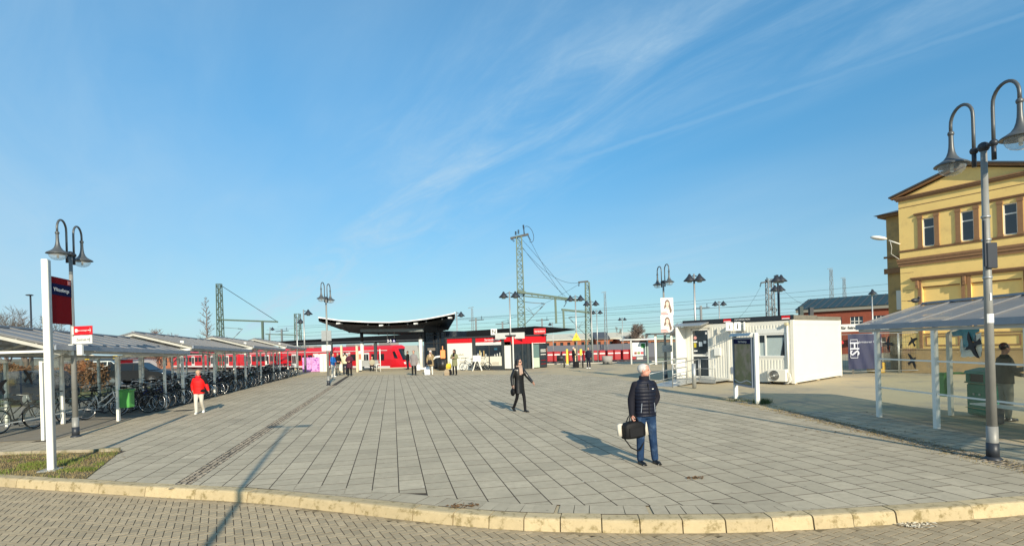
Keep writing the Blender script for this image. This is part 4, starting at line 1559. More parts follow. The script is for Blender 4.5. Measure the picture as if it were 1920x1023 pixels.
for k in range(8):
    mb.beam((7.624, 17.6 + k * .17, .66 + .05 * math.sin(k * .9)), (7.624, 17.6 + k * .17 + .17, .66 + .05 * math.sin(k * .9 + .9)), .004, .03)
build("river_line", mb, mat("map_pale", (.45, .5, .55), .4), case)
mb = MB(); mb.add([(7.5, 17.40, 2.16), (7.5, 19.03, 2.16), (7.86, 19.03, 2.16), (7.86, 17.40, 2.16), (7.58, 17.40, 2.26), (7.58, 19.03, 2.26), (7.78, 19.03, 2.26), (7.78, 17.40, 2.26)],
    [(0, 1, 2, 3), (4, 7, 6, 5), (0, 4, 5, 1), (1, 5, 6, 2), (2, 6, 7, 3), (3, 7, 4, 0)])
build("hood", mb, m_galv, mbd)

# ------------------------------------------------------------------ yellow station house
m_yel = mat("yellow_render", (0.88, 0.62, 0.22), .85, var=.07, scale=1.5, bump=.15, bscale=25, dirt=((.50, .33, .14), 1.6, .48, .8, .45))
m_trim = mat("sandstone_trim", (0.27, 0.145, 0.07), .8, var=.2, scale=6)
m_plinth = mat("plinth_render", (0.40, 0.27, 0.13), .9, var=.2, scale=3, dirt=((.25, .2, .15), 2, .5, .7, .7))
m_slate = mat("slate_roof", (.07, .075, .085), .6, var=.2)
YO = Vector((20.6, 29.0)); YD = Vector((.526, -.850)); YN = Vector((.850, .526))
My = Matrix(((YD.x, YN.x, 0, YO.x), (YD.y, YN.y, 0, YO.y), (0, 0, 1, 0), (0, 0, 0, 1)))
yb = thing("station_house", "ochre yellow station house with a pediment and brown stone window frames", "building", (YO.x, YO.y, 0))
WY = 5.84
wins = [(1.06, 1.58), (2.66, 3.18), (4.26, 4.78)]
mb = MB(My)
wall_holes(mb, WY, 1.2, 9.12, [(a, b, 6.44, 7.88) for a, b in wins] + [(.98, 2.56, 2.0, 4.42), (3.0, 4.86, 2.0, 4.42)], .16)
mb.boxx(0, .02, .02, 9, 0, 9.1); mb.boxx(WY - .02, WY, .02, 9, 0, 9.1); mb.boxx(0, WY, 8.98, 9, 0, 9.1)
mb.add([(0, 0, 9.12), (WY, 0, 9.12), (WY / 2, 0, 10.0)], [(0, 1, 2)])
build("wall", mb, m_yel, yb)
mb = MB(My)
for xa, xb in ((.98, 2.56), (3.0, 4.86)):
    mb.boxx(xa, xb, .10, .13, 2.0, 4.42)
build("blind_panels", mb, m_yel, yb)['kind'] = 'stuff'
mb = MB(My); mb.boxx(-.04, WY + .04, -.06, .1, 0, 1.2); mb.boxx(-.06, WY + .06, -.09, .02, 1.2, 1.27); build("plinth", mb, m_plinth, yb)
def cornice(name, z, h, out, x0=-.0, x1=None, m=None):
    x1 = WY if x1 is None else x1
    mb = MB(My)
    mb.boxx(x0 - out * .5, x1 + out * .5, -out * .5, .0, z, z + h * .35)
    mb.boxx(x0 - out * .8, x1 + out * .8, -out * .8, .0, z + h * .35, z + h * .7)
    mb.boxx(x0 - out, x1 + out, -out, .0, z + h * .7, z + h)
    return build(name, mb, m or m_trim, yb)
cornice("cornice", 5.56, .40, .12)
cornice("cornice", 8.98, .20, .16)
cornice("string_course", 6.30, .10, .05, 0, WY)
cornice("string_course", 8.08, .12, .08, .78, WY - .78)
mb = MB(My); mb.boxx(.0, WY, -.012, 0, 8.62, 8.65); build("string_line", mb, m_trim, yb)
cornice("window_hood", 4.74, .18, .14, .62, 5.2)
for a, b in wins:
    for xx in (a - .20, b):
        mb = MB(My); mb.boxx(xx, xx + .20, -.05, .0, 6.42, 8.02); mb.boxx(xx - .02, xx + .22, -.065, .0, 7.9, 8.05); mb.boxx(xx - .02, xx + .22, -.065, 0, 6.4, 6.5)
        build("pilaster", mb, m_trim, yb)
    fr = win(yb, My, a, b, 6.44, 7.88, m_wglass, .05, .06, ((0, 1),), d=.06)
    mb = MB(My); mb.boxx(a + .05, b - .05, .065, .115, 7.38, 7.44); build("transom", mb, m_whiteclean, fr)
    mb = MB(My); mb.boxx(a - .0, a + .05, .04, .06, 6.5, 7.85); build("flaked_edge", mb, m_white, fr)
for xx in (.80, 2.62, 2.86 + 0.0, 4.92):
    mb = MB(My); mb.boxx(xx, xx + .14, -.05, 0, 1.27, 4.74); build("pilaster", mb, m_trim, yb)
for xx in (.72, 2.70, 4.98):
    mb = MB(My); mb.boxx(xx, xx + .13, -.13, 0, 4.35, 4.74); mb.boxx(xx + .02, xx + .11, -.18, -.13, 4.5, 4.74); build("console", mb, m_trim, yb)
mb = MB(My)
for xa, xb in ((.98, 2.56), (3.06, 4.86)):
    mb.boxx(xa, xb, .04, .1, 4.36, 4.44); mb.boxx(xa, xb, -.02, .02, 1.96, 2.02)
    mb.boxx(xa + .08, xb - .08, -.03, 0, 1.38, 1.44); mb.boxx(xa + .08, xb - .08, -.03, 0, 1.84, 1.90)
    mb.boxx(xa + .08, xa + .14, -.03, 0, 1.44, 1.84); mb.boxx(xb - .14, xb - .08, -.03, 0, 1.44, 1.84)
build("moulding", mb, m_trim, yb)['kind'] = 'stuff'
# grooves of the render
mb = MB(My)
for z in (3.2, 3.75, 4.3, 5.2, 2.65, 2.1, 1.6):
    mb.boxx(.02, .62, -.003, 0, z, z + .02)
for z in (6.9, 7.4, 8.3):
    pass
build("render_joint", mb, m_trim, yb)['kind'] = 'stuff'
# raking cornice and roof
mb = MB(My)
for sg, xe in ((1, -.28), (-1, WY + .28)):
    mb.beam((xe, -.1, 9.18), (WY / 2, -.1, 10.12), .22, .13)
build("raking_cornice", mb, m_trim, yb)
mb = MB(My)
for sg, xe in ((1, -.34), (-1, WY + .34)):
    mb.add([(xe, -.3, 9.27), (WY / 2, -.3, 10.24), (WY / 2, 9.2, 10.24), (xe, 9.2, 9.27), (xe, -.3, 9.20), (WY / 2, -.3, 10.17), (WY / 2, 9.2, 10.17), (xe, 9.2, 9.20)],
           [(0, 1, 2, 3) if sg < 0 else (3, 2, 1, 0), (4, 5, 6, 7) if sg > 0 else (7, 6, 5, 4), (0, 4, 5, 1), (3, 2, 6, 7), (0, 3, 7, 4)])
roof = build("roof", mb, m_slate, yb)
# rear wing
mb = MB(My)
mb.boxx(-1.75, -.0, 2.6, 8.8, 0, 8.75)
build("wing", mb, mat("shaded_wing_render", (.48, .33, .14), .9, var=.2, scale=1.5, dirt=((.22, .17, .10), 1.2, .45, .7, .7)), yb)  # the wing's shade is put into this darker yellow, with dirt blotches over it
mb = MB(My); mb.boxx(-2.05, .0, 2.25, 9.1, 8.75, 8.9); build("wing_cornice", mb, m_trim, yb)
mb = MB(My); mb.add([(-2.2, 2.1, 8.9), (-.1, 2.1, 8.9), (-.1, 9.2, 8.9), (-2.2, 9.2, 8.9), (-1.0, 4.0, 9.4), (-.1, 4.0, 9.4), (-.1, 7.2, 9.4), (-1.0, 7.2, 9.4)],
    [(0, 1, 5, 4), (2, 3, 7, 6), (3, 0, 4, 7), (4, 5, 6, 7), (3, 2, 1, 0)]); build("wing_roof", mb, m_slate, yb)
for z in (5.5, 6.4):
    mb = MB(My); mb.boxx(-1.87, 0, 2.45, 2.6, z, z + (.3 if z < 6 else .1)); build("wing_band", mb, m_trim, yb)
mb = MB(My); mb.boxx(-1.3, -.95, 2.52, 2.6, 3.4, 4.5); build("wing_window", mb, m_whiteclean, yb)
# wall lamp at the corner
wl = thing("wall_lamp", "white street lamp head on an arm at the corner of the yellow house", "lamp", tuple(My @ Vector((0, -.05, 6.9))))
mb = MB(My); mb.cyl((.05, -.05, 6.75), (-.35, -.35, 7.0), .03); build("arm", mb, m_whiteclean, wl)
mb = MB(My); mb.ball((-.72, -.6, 7.17), .2, sc_=(2.0, 1.0, .55), R3=Matrix.Rotation(.6, 3, 'Z') @ Matrix.Rotation(.22, 3, 'Y')); build("lamp_head", mb, m_whiteclean, wl)
mb = MB(My); mb.tube([(-.3, -.3, 6.95), (-.28, -.2, 6.6), (-.36, -.1, 6.3), (-.1, -.06, 6.05), (0, -.03, 5.95)], .012, 5); build("cable", mb, m_white, wl)

# ------------------------------------------------------------------ red brick hall behind on the right, fence and banner
m_brick = mat("red_brick", (0.26, 0.065, 0.035), .85, var=.25, scale=3)
m_greenroof = mat("dark_green_roof", (0.018, 0.035, 0.033), .45, var=.35, scale=.6, stretch=(3, .4, 1))
bh = thing("brick_hall", "red brick hall with a dark green roof and a white banner", "building", (32, 62, 0))
A_ = AT(1500, 690, 66).xy; B_ = AT(1720, 690, 58).xy
Mb = local((A_.x, A_.y, 0), B_ - A_)
LB = (B_ - A_).length
ppz = lambda py, Y, px=1640: AT(px, py, Y).z
zt = ppz(596, 60); ze = ppz(606, 60); zr = ppz(577, 60)
holes = []
x = 1.2
while x < LB - 1.4:
    for zb in (.6, 3.0):
        holes.append((x, x + 1.25, zb, zb + (1.0 if zb > 2 else 1.0)))
    x += 2.1
mb = MB(Mb); wall_holes(mb, LB, -1, 4.75, holes, .2)
build("wall", mb, m_brick, bh)
for h in holes:
    f_ = MB(Mb); f_.boxx(h[0], h[1], .12, .16, h[2], h[3]); q = build("window", f_, m_wglass, bh)
    f_ = MB(Mb)
    for k in (0, 1, 2, 3):
        xx = h[0] + (h[1] - h[0]) * k / 3
        f_.boxx(xx - .03, xx + .03, .08, .12, h[2], h[3])
    f_.boxx(h[0], h[1], .08, .12, h[2] + .45, h[2] + .52)
    build("window_bars", f_, m_white, q)
mb = MB(Mb); mb.boxx(-.2, LB + .2, -.3, .1, 4.75, 5.15); build("eaves", mb, mat("grey_eaves", (.25, .24, .2), .7), bh)
mb = MB(Mb); mb.add([(-.3, -.35, 5.15), (LB + .3, -.35, 5.15), (LB + .3, 5, 6.6), (-.3, 5, 6.6)], [(0, 1, 2, 3)]); mb.add([(-.3, -.35, 5.1), (LB + .3, -.35, 5.1), (LB + .3, 5, 6.55), (-.3, 5, 6.55)], [(3, 2, 1, 0)])
build("roof", mb, m_greenroof, bh)
mb = MB(Mb)
for k in range(int(LB / .8)):
    mb.beam((k * .8, -.35, 5.17), (k * .8, 5, 6.62), .05, .05)
build("roof_seams", mb, m_slate, bh)['kind'] = 'stuff'
c1 = AT(1570, 617, 60.5); c2 = AT(1680, 612, 58.0)
mb = MB(); 
bn = thing("banner", "long white banner with black lettering hanging on the brick hall", "banner", tuple(c1))
d_ = (c2 - c1); d_.z = 0
Mbn = local((c1.x, c1.y, 0), d_)
zt2 = AT(1600, 607, 59.8).z; zb2 = AT(1600, 621, 59.8).z
mb = MB(Mbn); mb.boxx(0, d_.length, 0, .04, zb2, zt2); b_ = build("cloth", mb, m_whiteclean, bn)
lettering("g für feine S", .46, Mbn @ Vector((.0, -.03, (zt2 + zb2) / 2)), d_, m_printdark, b_, align='LEFT', bold=.01)
# fence field with the blue banner
f0 = G(1585, 701); f1 = G(1640, 700)
Mfn = local((f0.x, f0.y, 0), (f1 - f0).xy)
LFn = (f1 - f0).length
fen = thing("site_fence", "dark mesh site fence between the container and the yellow house", "fence", tuple(f0))
H_ = AT(1610, 626, f0.y).z
for k in range(3):
    x0 = -1.8 + k * 2.2
    mb = MB(Mfn)
    for xx in (x0, x0 + 2.15):
        mb.cyl((xx, 0, 0), (xx, 0, H_), .022, n=6)
    for zz in (.15, H_):
        mb.cyl((x0, 0, zz), (x0 + 2.15, 0, zz), .02, n=6)
    p_ = build("fence_frame", mb, m_galv, fen)
    mb = MB(Mfn)
    for j in range(1, 20):
        mb.cyl((x0 + j * .107, 0, .15), (x0 + j * .107, 0, H_), .004, n=3, cap=False)
    for j in range(1, 9):
        mb.cyl((x0, .004, .15 + j * .22), (x0 + 2.15, .004, .15 + j * .22), .004, n=3, cap=False)
    build("mesh_wires", mb, m_dark, p_)['kind'] = 'stuff'
m_bcloth = mat("banner_cloth", (0.010, 0.016, 0.06), .6, var=.35, scale=1.3)
bb = thing("blue_banner", "large dark blue banner with white letters on the site fence", "banner", tuple(f0))
mb = MB(Mfn)
x0b, x1b = .15, 1.75
nx, nz = 14, 10
vs = []
for j in range(nz + 1):
    for i in range(nx + 1):
        xx = x0b + (x1b - x0b) * i / nx; zz = .25 + (H_ - .25) * j / nz
        vs.append((xx, -.05 + .03 * math.sin(i * 1.3 + j * .6) * (1 - j / nz * .5), zz))
mb.add(vs, [(j * (nx + 1) + i, j * (nx + 1) + i + 1, (j + 1) * (nx + 1) + i + 1, (j + 1) * (nx + 1) + i) for j in range(nz) for i in range(nx)], True)
b_ = build("cloth", mb, m_bcloth, bb)
mf_ = mat("faded_print", (.5, .52, .6), .6)
me = text_mesh("HS", .62, frame(Mfn @ Vector((.42, -.10, H_ - .75)), Mfn.col[0].xyz, (0, 0, 1)) @ Matrix.Rotation(-math.pi / 2, 4, 'Z'), extr=.001, bold=.01)
me.transform(Matrix.Translation(-Vector(ORI[bb.name]))); me.materials.clear(); link("lettering", me, mf_, b_)
lettering("Armaturen GmbH", .15, Mfn @ Vector((1.18, -.10, H_ - .42)), Mfn.col[0].xyz, mf_, b_)
mb = MB(Mfn); mb.boxx(.24, .60, -.095, -.09, H_ - .3, H_ - .27); mb.boxx(.24, .60, -.095, -.09, H_ - 1.25, H_ - 1.22); mb.boxx(.24, .26, -.095, -.09, H_ - 1.25, H_ - .27); mb.boxx(.58, .60, -.095, -.09, H_ - 1.25, H_ - .27)
build("letter_frame", mb, mf_, b_)
rb = thing("barrier_tape", "bundle of red and white barrier tape on the fence by the container", "barrier tape", tuple(Mfn @ Vector((-.2, 0, 1.6))))
mb = MB(Mfn)
for k in range(6):
    mb.box((-.25 + uni(-.2, .2), -.06, 1.65 + uni(-.08, .08)), (.16, .04, .09), rot=0)
build("tape", mb, m_red, rb)
bx = G(1660, 698)
yw = MB(); yw.boxx(bx.x - .5, bx.x + .05, bx.y, bx.y + .8, 0, .55, bev=.03); yw.boxx(bx.x - .45, bx.x - .1, bx.y + .1, bx.y + .7, .55, 1.0, bev=.03)
solo_at("grit_bin", yw, mat("grit_bin_yellow", (.55, .33, .03), .5), bx, "yellow grit bin beside the site fence", "grit bin")
dk = MB()
for k in range(30):
    dk.boxx(bx.x + .35 + k * .05, bx.x + .365 + k * .05, bx.y + .6, bx.y + .62, 0, 1.5)
ff_ = thing("iron_fence", "dark iron railing against the plinth of the yellow house", "fence", (bx.x + .3, bx.y + .6, 0))
build("bars", dk, m_dark, ff_)['kind'] = 'stuff'
mb = MB(); mb.boxx(bx.x + .3, bx.x + 1.9, bx.y + .57, bx.y + .65, 1.42, 1.46); mb.boxx(bx.x + .3, bx.x + 1.9, bx.y + .57, bx.y + .65, .12, .16); build("rail", mb, m_dark, ff_)

# ------------------------------------------------------------------ entrance canopy of the station
m_canw = mat("canopy_edge_white", (.75, .76, .76), .5, var=.04)
m_cand = mat("canopy_underside", (.018, .02, .025), .5, var=.2)
ec = thing("entrance_canopy", "wing shaped station canopy with a white edge on two white columns", "canopy", (-11, 50, 0))
F0 = [AT(597, 594, 50.5), AT(640, 600, 50.2), AT(690, 602.5, 49.8), AT(730, 603, 49.4), AT(765, 601, 48.9), AT(800, 596.5, 48.4), AT(830, 591, 47.8), AT(853, 586, 47.4)]
B0 = [AT(640, 611, 58), AT(655, 617, 58), AT(680, 620, 58), AT(710, 621, 58), AT(750, 621, 58), AT(785, 620, 57.5), AT(815, 617, 57.), AT(839, 612, 56.5)]
th = .34
mb = MB()
n = len(F0)
vs = F0 + B0 + [p - Vector((0, 0, th)) for p in F0] + [p - Vector((0, 0, th)) for p in B0]
fs = []
for i in range(n - 1):
    fs += [(i, i + 1, n + i + 1, n + i), (2 * n + i + 1, 2 * n + i, 3 * n + i, 3 * n + i + 1), (n + i, n + i + 1, 3 * n + i + 1, 3 * n + i)]
fs += [(0, n, 3 * n, 2 * n), (n - 1, 3 * n - 1, 4 * n - 1, 2 * n - 1)]
mb.add(vs, fs, False)
build("roof_shell", mb, m_cand, ec)
mb = MB()
for i in range(n - 1):
    mb.beam(F0[i] - Vector((0, .03, .04)), F0[i + 1] - Vector((0, .03, .04)), .06, .11)
build("edge_fascia", mb, m_canw, ec)
mb = MB(); mb.beam(F0[-1], B0[-1], .05, .16); build("edge_fascia", mb, m_canw, ec)
for i in range(n):
    mb = MB(); mb.beam(F0[i].lerp(B0[i], .04) - Vector((0, 0, .26)), B0[i] - Vector((0, 0, .26)), .12, .22); build("rib", mb, m_dark, ec)
for px_ in (628, 692, 758, 838):
    tt = (px_ - 597) / 256 * (n - 1); i = min(int(tt), n - 2)
    c = F0[i].lerp(F0[i + 1], tt - i) - Vector((0, -.2, .33))
    mb = MB(); mb.box(tuple(c), (.36, .3, .13)); build("down_light", mb, m_canw, ec)
for px_, py_ in ((680, 693), (790, 692)):
    g = G(px_, py_)
    top = B0[3].z - .4
    for dx in (-.0,):
        mb = MB(); mb.cyl((g.x, g.y, 0), (g.x, g.y, 2.78), .17, n=14); build("column", mb, m_whiteclean, ec)
        mb = MB(); mb.cyl((g.x, g.y, 2.78), (g.x, g.y, 3.75), .16, n=14); build("column_head", mb, m_dark, ec)
    mb = MB(); mb.box((g.x + .3, g.y, .09), (1.1, .8, .18)); build("column_base", mb, m_cont, ec)
ca, cb = AT(677, 617, 52), AT(793, 616, 49.8)
mb = MB(); mb.beam(ca - Vector((0, 0, .12)), cb - Vector((0, 0, .12)), .25, .28); build("cross_beam", mb, mat("beam_grey", (.20, .22, .22), .6), ec)
# hanging platform sign
hs = thing("platform_sign", "dark blue hanging sign reading 2-5 with a lift symbol", "sign", tuple(AT(733, 638, 52)))
cs_ = AT(733.5, 638.5, 52); cw = AT(742, 638.5, 52).x - AT(725, 638.5, 52).x
mb = MB(); mb.box(tuple(cs_), (cw, .08, .37)); b_ = build("board", mb, m_navy, hs)
lettering("2-5", .33, cs_ + Vector((-.16, -.05, 0)), (1, 0, 0), m_print, b_, bold=.008)
mb = MB(); c = cs_ + Vector((.27, -.045, 0)); mb.box((c.x, c.y, c.z + .05), (.1, .01, .14)); mb.box((c.x, c.y, c.z - .06), (.2, .01, .08)); build("lift_symbol", mb, mat("lilac_print", (.55, .5, .8), .5), b_)
mb = MB()
for dx in (-.35, .3):
    mb.cyl(cs_ + Vector((dx, 0, .2)), cs_ + Vector((dx, 0, 1.1)), .03, n=6)
build("hanger", mb, m_galv, hs)
# dark glazed lift house behind
lh = thing("lift_house", "dark glazed lift and stair house behind the entrance canopy", "building", tuple(G(815, 690)))
ga_ = AT(797, 690, 52); gb_ = AT(836, 690, 51)
Ml = local((ga_.x, ga_.y, 0), (gb_ - ga_).xy)
Ll = (gb_ - ga_).length
Hl = AT(815, 621, 52).z
m_blk = mat("dark_blue_glass", (.012, .02, .032), .12, var=.2, spec=.7)
mb = MB(Ml); mb.boxx(0, Ll, .1, 4, 0, Hl); build("glass_body", mb, m_blk, lh)
for xx in (0, Ll * .45, Ll * .75, Ll):
    mb = MB(Ml); mb.boxx(xx - .05, xx + .05, 0, .1, 0, Hl); build("mullion", mb, m_dark, lh)
for zz in (Hl - .1, 2.35, 3.1):
    mb = MB(Ml); mb.boxx(0, Ll, .02, .1, zz, zz + .08); build("transom", mb, m_dark, lh)
mb = MB(Ml); mb.boxx(.35, 1.15, -.01, .1, 1.7, 1.95); build("door_header", mb, mat("beam_tan", (.22, .19, .16), .6), lh)
mb = MB(Ml); mb.boxx(.75, .79, 0, .09, 0, 1.7); build("door_edge", mb, m_galv, lh)

# ------------------------------------------------------------------ service store
m_anth = mat("anthracite_frame", (0.045, 0.052, 0.056), .6, var=.1, spec=.25)
m_storew = mat("store_white_panel", (.78, .77, .70), .5, var=.03)
m_counter = mat("store_cream", (.72, .68, .56), .5, var=.04)
SA = G(838, 693); SB = G(941, 693)
SD = (SB - SA).xy.normalized()
Ms = local((SA.x, SA.y, 0), SD)
st_ = thing("kiosk", "low station shop with red header panels, white wall panels and dark frames", "building", tuple(SA))
LSt = (SB - SA).length + 1.0
Hs = 2.83
mb = MB(Ms)
wall_holes(mb, LSt, 0, 2.72, [(.06, 2.8, .0, 2.72), (3.16, 4.47, .35, 2.68), (4.55, 5.75, .35, 2.68), (6.02, LSt - .05, 0, 2.72)], .1)
mb.boxx(0, LSt, .1, 5.5, 2.66, 2.80); mb.boxx(0, .08, 0.02, 5.5, 0, 2.7)
mb.boxx(-.03, LSt + .02, -.04, .06, 2.72, Hs)
build("frame", mb, m_anth, st_)
mb = MB(Ms); mb.boxx(.1, 2.76, .02, .06, 0, 2.30); p_ = build("wall_panel", mb, m_storew, st_)
for s_, z_, x_ in (("eilhaft.", 1.31, 1.6), ("ur später.", 1.03, 1.72), ("immer.", .72, 1.75)):
    lettering(s_, .24, Ms @ Vector((x_, .012, z_)), SD, mat("tan_print", (.35, .30, .18), .6), p_)
for xa, xb in ((.1, 1.2), (1.22, 2.38), (2.40, 2.76)):
    mb = MB(Ms); mb.boxx(xa, xb, .0, .06, 2.31, 2.68); build("header_panel", mb, m_red, st_)
mb = MB(Ms); mb.boxx(3.18, 5.73, -.02, .06, 2.32, 2.66); hp = build("header_panel", mb, m_red, st_)
lettering("ServiceStore", .25, Ms @ Vector((4.75, -.03, 2.50)), SD, m_print, hp, bold=.004)
mb = MB(Ms); mb.boxx(5.42, 5.64, -.032, -.02, 2.42, 2.60); build("logo", mb, m_print, hp)
mb = MB(Ms); mb.boxx(3.18, 5.73, -.03, .05, 2.06, 2.31); build("awning_box", mb, m_whiteclean, st_)
for xa, xb in ((3.18, 4.46), (4.56, 5.73)):
    mb = MB(Ms); mb.boxx(xa, xb, .06, .07, 1.12, 2.06); build("window", mb, m_wglass, st_)
    mb = MB(Ms); mb.boxx(xa, xb, .01, .06, .12, 1.12, bev=.01); q = build("counter_panel", mb, m_counter, st_)
    mb = MB(Ms); mb.boxx(xa + .25, xb - .25, .0, .01, .42, .66); build("inset", mb, mat("cream_dark", (.55, .5, .4), .5), q)
mb = MB(Ms); mb.boxx(6.04, LSt - .1, .0, .06, .1, 2.0); build("wall_panel", mb, m_storew, st_)
mb = MB(Ms); mb.boxx(6.04, LSt - .1, .0, .06, 2.3, 2.66); build("header_panel", mb, m_red, st_)
# goods seen behind the window
for (x_, h_, c_) in ((3.5, .5, (.55, .45, .2)), (3.62, .35, (.6, .55, .4)), (3.9, .48, (.5, .35, .15)), (4.1, .2, (.6, .6, .55)), (5.0, .16, (.5, .5, .45)), (5.25, .22, (.6, .6, .55)), (5.5, .3, (.55, .55, .5)), (3.3, .25, (.6, .6, .6))):
    mb = MB(Ms); mb.boxx(x_, x_ + .1, .03, .058, 1.125, 1.13 + h_, bev=.02); tag(build("display_goods", mb, mat("goods_%d" % int(x_ * 100), c_, .6), st_))
mb = MB(Ms); mb.boxx(5.0, 5.3, .05, .058, 1.65, 1.8); build("screen", mb, mat("screen_blue", (.03, .12, .18), .4), st_)
# glazed entrance part on the right
EA = Ms @ Vector((LSt + .02, -.02, 0)); EB = G(1026, 688)
ED = (EB - EA).xy.normalized()
Me2 = local((EA.x, EA.y, 0), ED)
LE = (EB - EA).length
ent = thing("shop_entrance", "dark glazed shop entrance with a red sign box on its roof", "building", tuple(EA))
mb = MB(Me2)
mb.boxx(-.02, LE + .04, -.05, 4, 2.72, 2.84); mb.boxx(LE - .06, LE, 0, 4, 0, 2.72); mb.boxx(-.02, LE, 3.9, 4, 0, 2.72)
for xx in (.02, LE * .58, LE * .78, LE - .07):
    mb.boxx(xx, xx + .06, 0, .07, 0, 2.1)
mb.boxx(LE * .30, LE * .33, .06, .12, 0, 2.1); mb.boxx(LE * .45, LE * .47, .06, .12, 0, 2.1)
build("frame", mb, m_anth, ent)
for xx in (.06, LE * .555):
    mb = MB(Me2); mb.boxx(xx, xx + .08, -.10, -.02, 0, 2.7 if xx < 1 else 2.15); build("white_post", mb, m_whiteclean, ent)
mb = MB(Me2); mb.boxx(0.02, LE - .07, .03, .08, 2.1, 2.70); build("header_panel", mb, m_red, ent)
mb = MB(Me2); mb.boxx(LE * .62, LE - .1, .02, .06, 2.08, 2.13); build("white_line", mb, m_whiteclean, ent)
mb = MB(Me2); mb.boxx(.12, LE * .56, .12, .14, 0, 2.1); build("door", mb, m_wglass, ent)
mb = MB(Me2); mb.boxx(LE * .6, LE * .78, .03, .04, .9, 2.0); build("pane", mb, mat("pale_green_glass", (.12, .2, .19), .1, spec=.8), ent)
mb = MB(Me2); mb.boxx(LE * .6, LE * .78, .02, .05, .05, .88); build("door_panel", mb, mat("pale_green_panel", (.48, .58, .45), .5), ent)
mb = MB(Me2); mb.boxx(LE * .8, LE - .07, .03, .04, .05, 2.0); build("pane", mb, m_wglass, ent)
for z_ in (.3, .6, 1.1, 1.35, 1.5):
    mb = MB(Me2); mb.boxx(LE * .82, LE - .12, .01, .025, z_, z_ + .06); build("poster", mb, m_storew if z_ > 1 else m_maroon, ent)
sgn = thing("shop_sign", "bright red sign box with white lettering on top of the shop entrance", "sign", tuple(Me2 @ Vector((LE * .6, 0, 2.9))))
c0 = AT(1001, 628, EB.y - .7); c1 = AT(1023, 627, EB.y - .5)
zt2 = AT(1010, 615.5, EB.y - .6).z
mb = MB(); mb.boxx(c0.x, c1.x, EB.y - .8, EB.y - .5, 2.86, zt2, bev=.02); b_ = build("box", mb, m_red, sgn)
lettering("ServiceStore", .17, ((c0.x + c1.x) / 2, EB.y - .81, (2.86 + zt2) / 2), (1, 0, 0), m_print, b_, bold=.003)

# ------------------------------------------------------------------ platform canopy
pc = thing("platform_canopy", "long flat black platform canopy on dark posts behind the shop", "canopy", (-12, 62, 0))
K = [(500, 641, 648.5, 78), (560, 637.5, 646.5, 73), (677, 631, 643, 66), (780, 625.5, 640, 61), (860, 621, 637.5, 58.5), (930, 616.5, 633, 57), (985, 612.5, 628, 56)]
mbt = MB(); vs = []
for px_, yt, yb_, Y in K:
    a = AT(px_, yt, Y); b = AT(px_, yb_, Y)
    vs += [tuple(a), tuple(b), (b.x + 2.2, b.y + 5, b.z), (a.x + 2.2, a.y + 5, a.z)]
fs = []
for i in range(len(K) - 1):
    o = i * 4
    for j in range(4):
        fs.append((o + j, o + (j + 1) % 4, o + 4 + (j + 1) % 4, o + 4 + j))
fs += [(0, 3, 2, 1), (len(vs) - 4, len(vs) - 3, len(vs) - 2, len(vs) - 1)]
mbt.add(vs, fs, False)
build("roof_slab", mbt, mat("canopy_black", (.010, .011, .013), .8, var=.25, spec=.1), pc)
for i in range(len(K) - 1):
    a = AT(K[i][0], K[i][2] - 3.2, K[i][3] - .1); b = AT(K[i + 1][0], K[i + 1][2] - 3.2, K[i + 1][3] - .1)
    mb = MB(); mb.beam(a, b, .06, .08); build("light_strip", mb, mat("strip_grey", (.12, .13, .14), .5), pc)
e0, e1, e2 = AT(985, 612.5, 56), AT(1003, 611, 55), AT(1058, 615, 54)
mb = MB()
for a, b, h0, h1 in ((e0, e1, .8, .7), (e1, e2, .7, .12)):
    mb.add([tuple(a), tuple(b), (b.x, b.y, b.z - h1), (a.x, a.y, a.z - h0), (a.x + 1.5, a.y + 4, a.z), (b.x + 1.5, b.y + 4, b.z), (b.x + 1.5, b.y + 4, b.z - h1), (a.x + 1.5, a.y + 4, a.z - h0)],
           [(0, 3, 2, 1), (4, 5, 6, 7), (0, 1, 5, 4), (3, 7, 6, 2), (1, 2, 6, 5), (0, 4, 7, 3)])
build("roof_tip", mb, MATS["canopy_black"], pc)
for px_ in (620, 703):
    Y = 66 - (px_ - 677) * .05
    g = AT(px_, 641, Y)
    mb = MB(); mb.boxx(g.x - .16, g.x + .16, g.y, g.y + .3, -1, g.z); build("pillar", mb, m_anth, pc)

# cubic clock / N sign boxes
nb = AT(926, 622, 55)
mb = MB(); mb.box((nb.x, nb.y, nb.z), (.62, .2, .6), bev=.02)
nt = thing("letter_sign", "small white box sign with a black N over the shop roof", "sign", tuple(nb)); b_ = build("board", mb, m_whiteclean, nt)
lettering("N", .55, nb + Vector((0, -.105, 0)), (1, 0, 0), m_printdark, b_, bold=.01)
mb = MB(); mb.cyl((nb.x, nb.y + .05, nb.z - .3), (nb.x, nb.y + .05, 2.7), .05); build("bracket", mb, m_dark, nt)

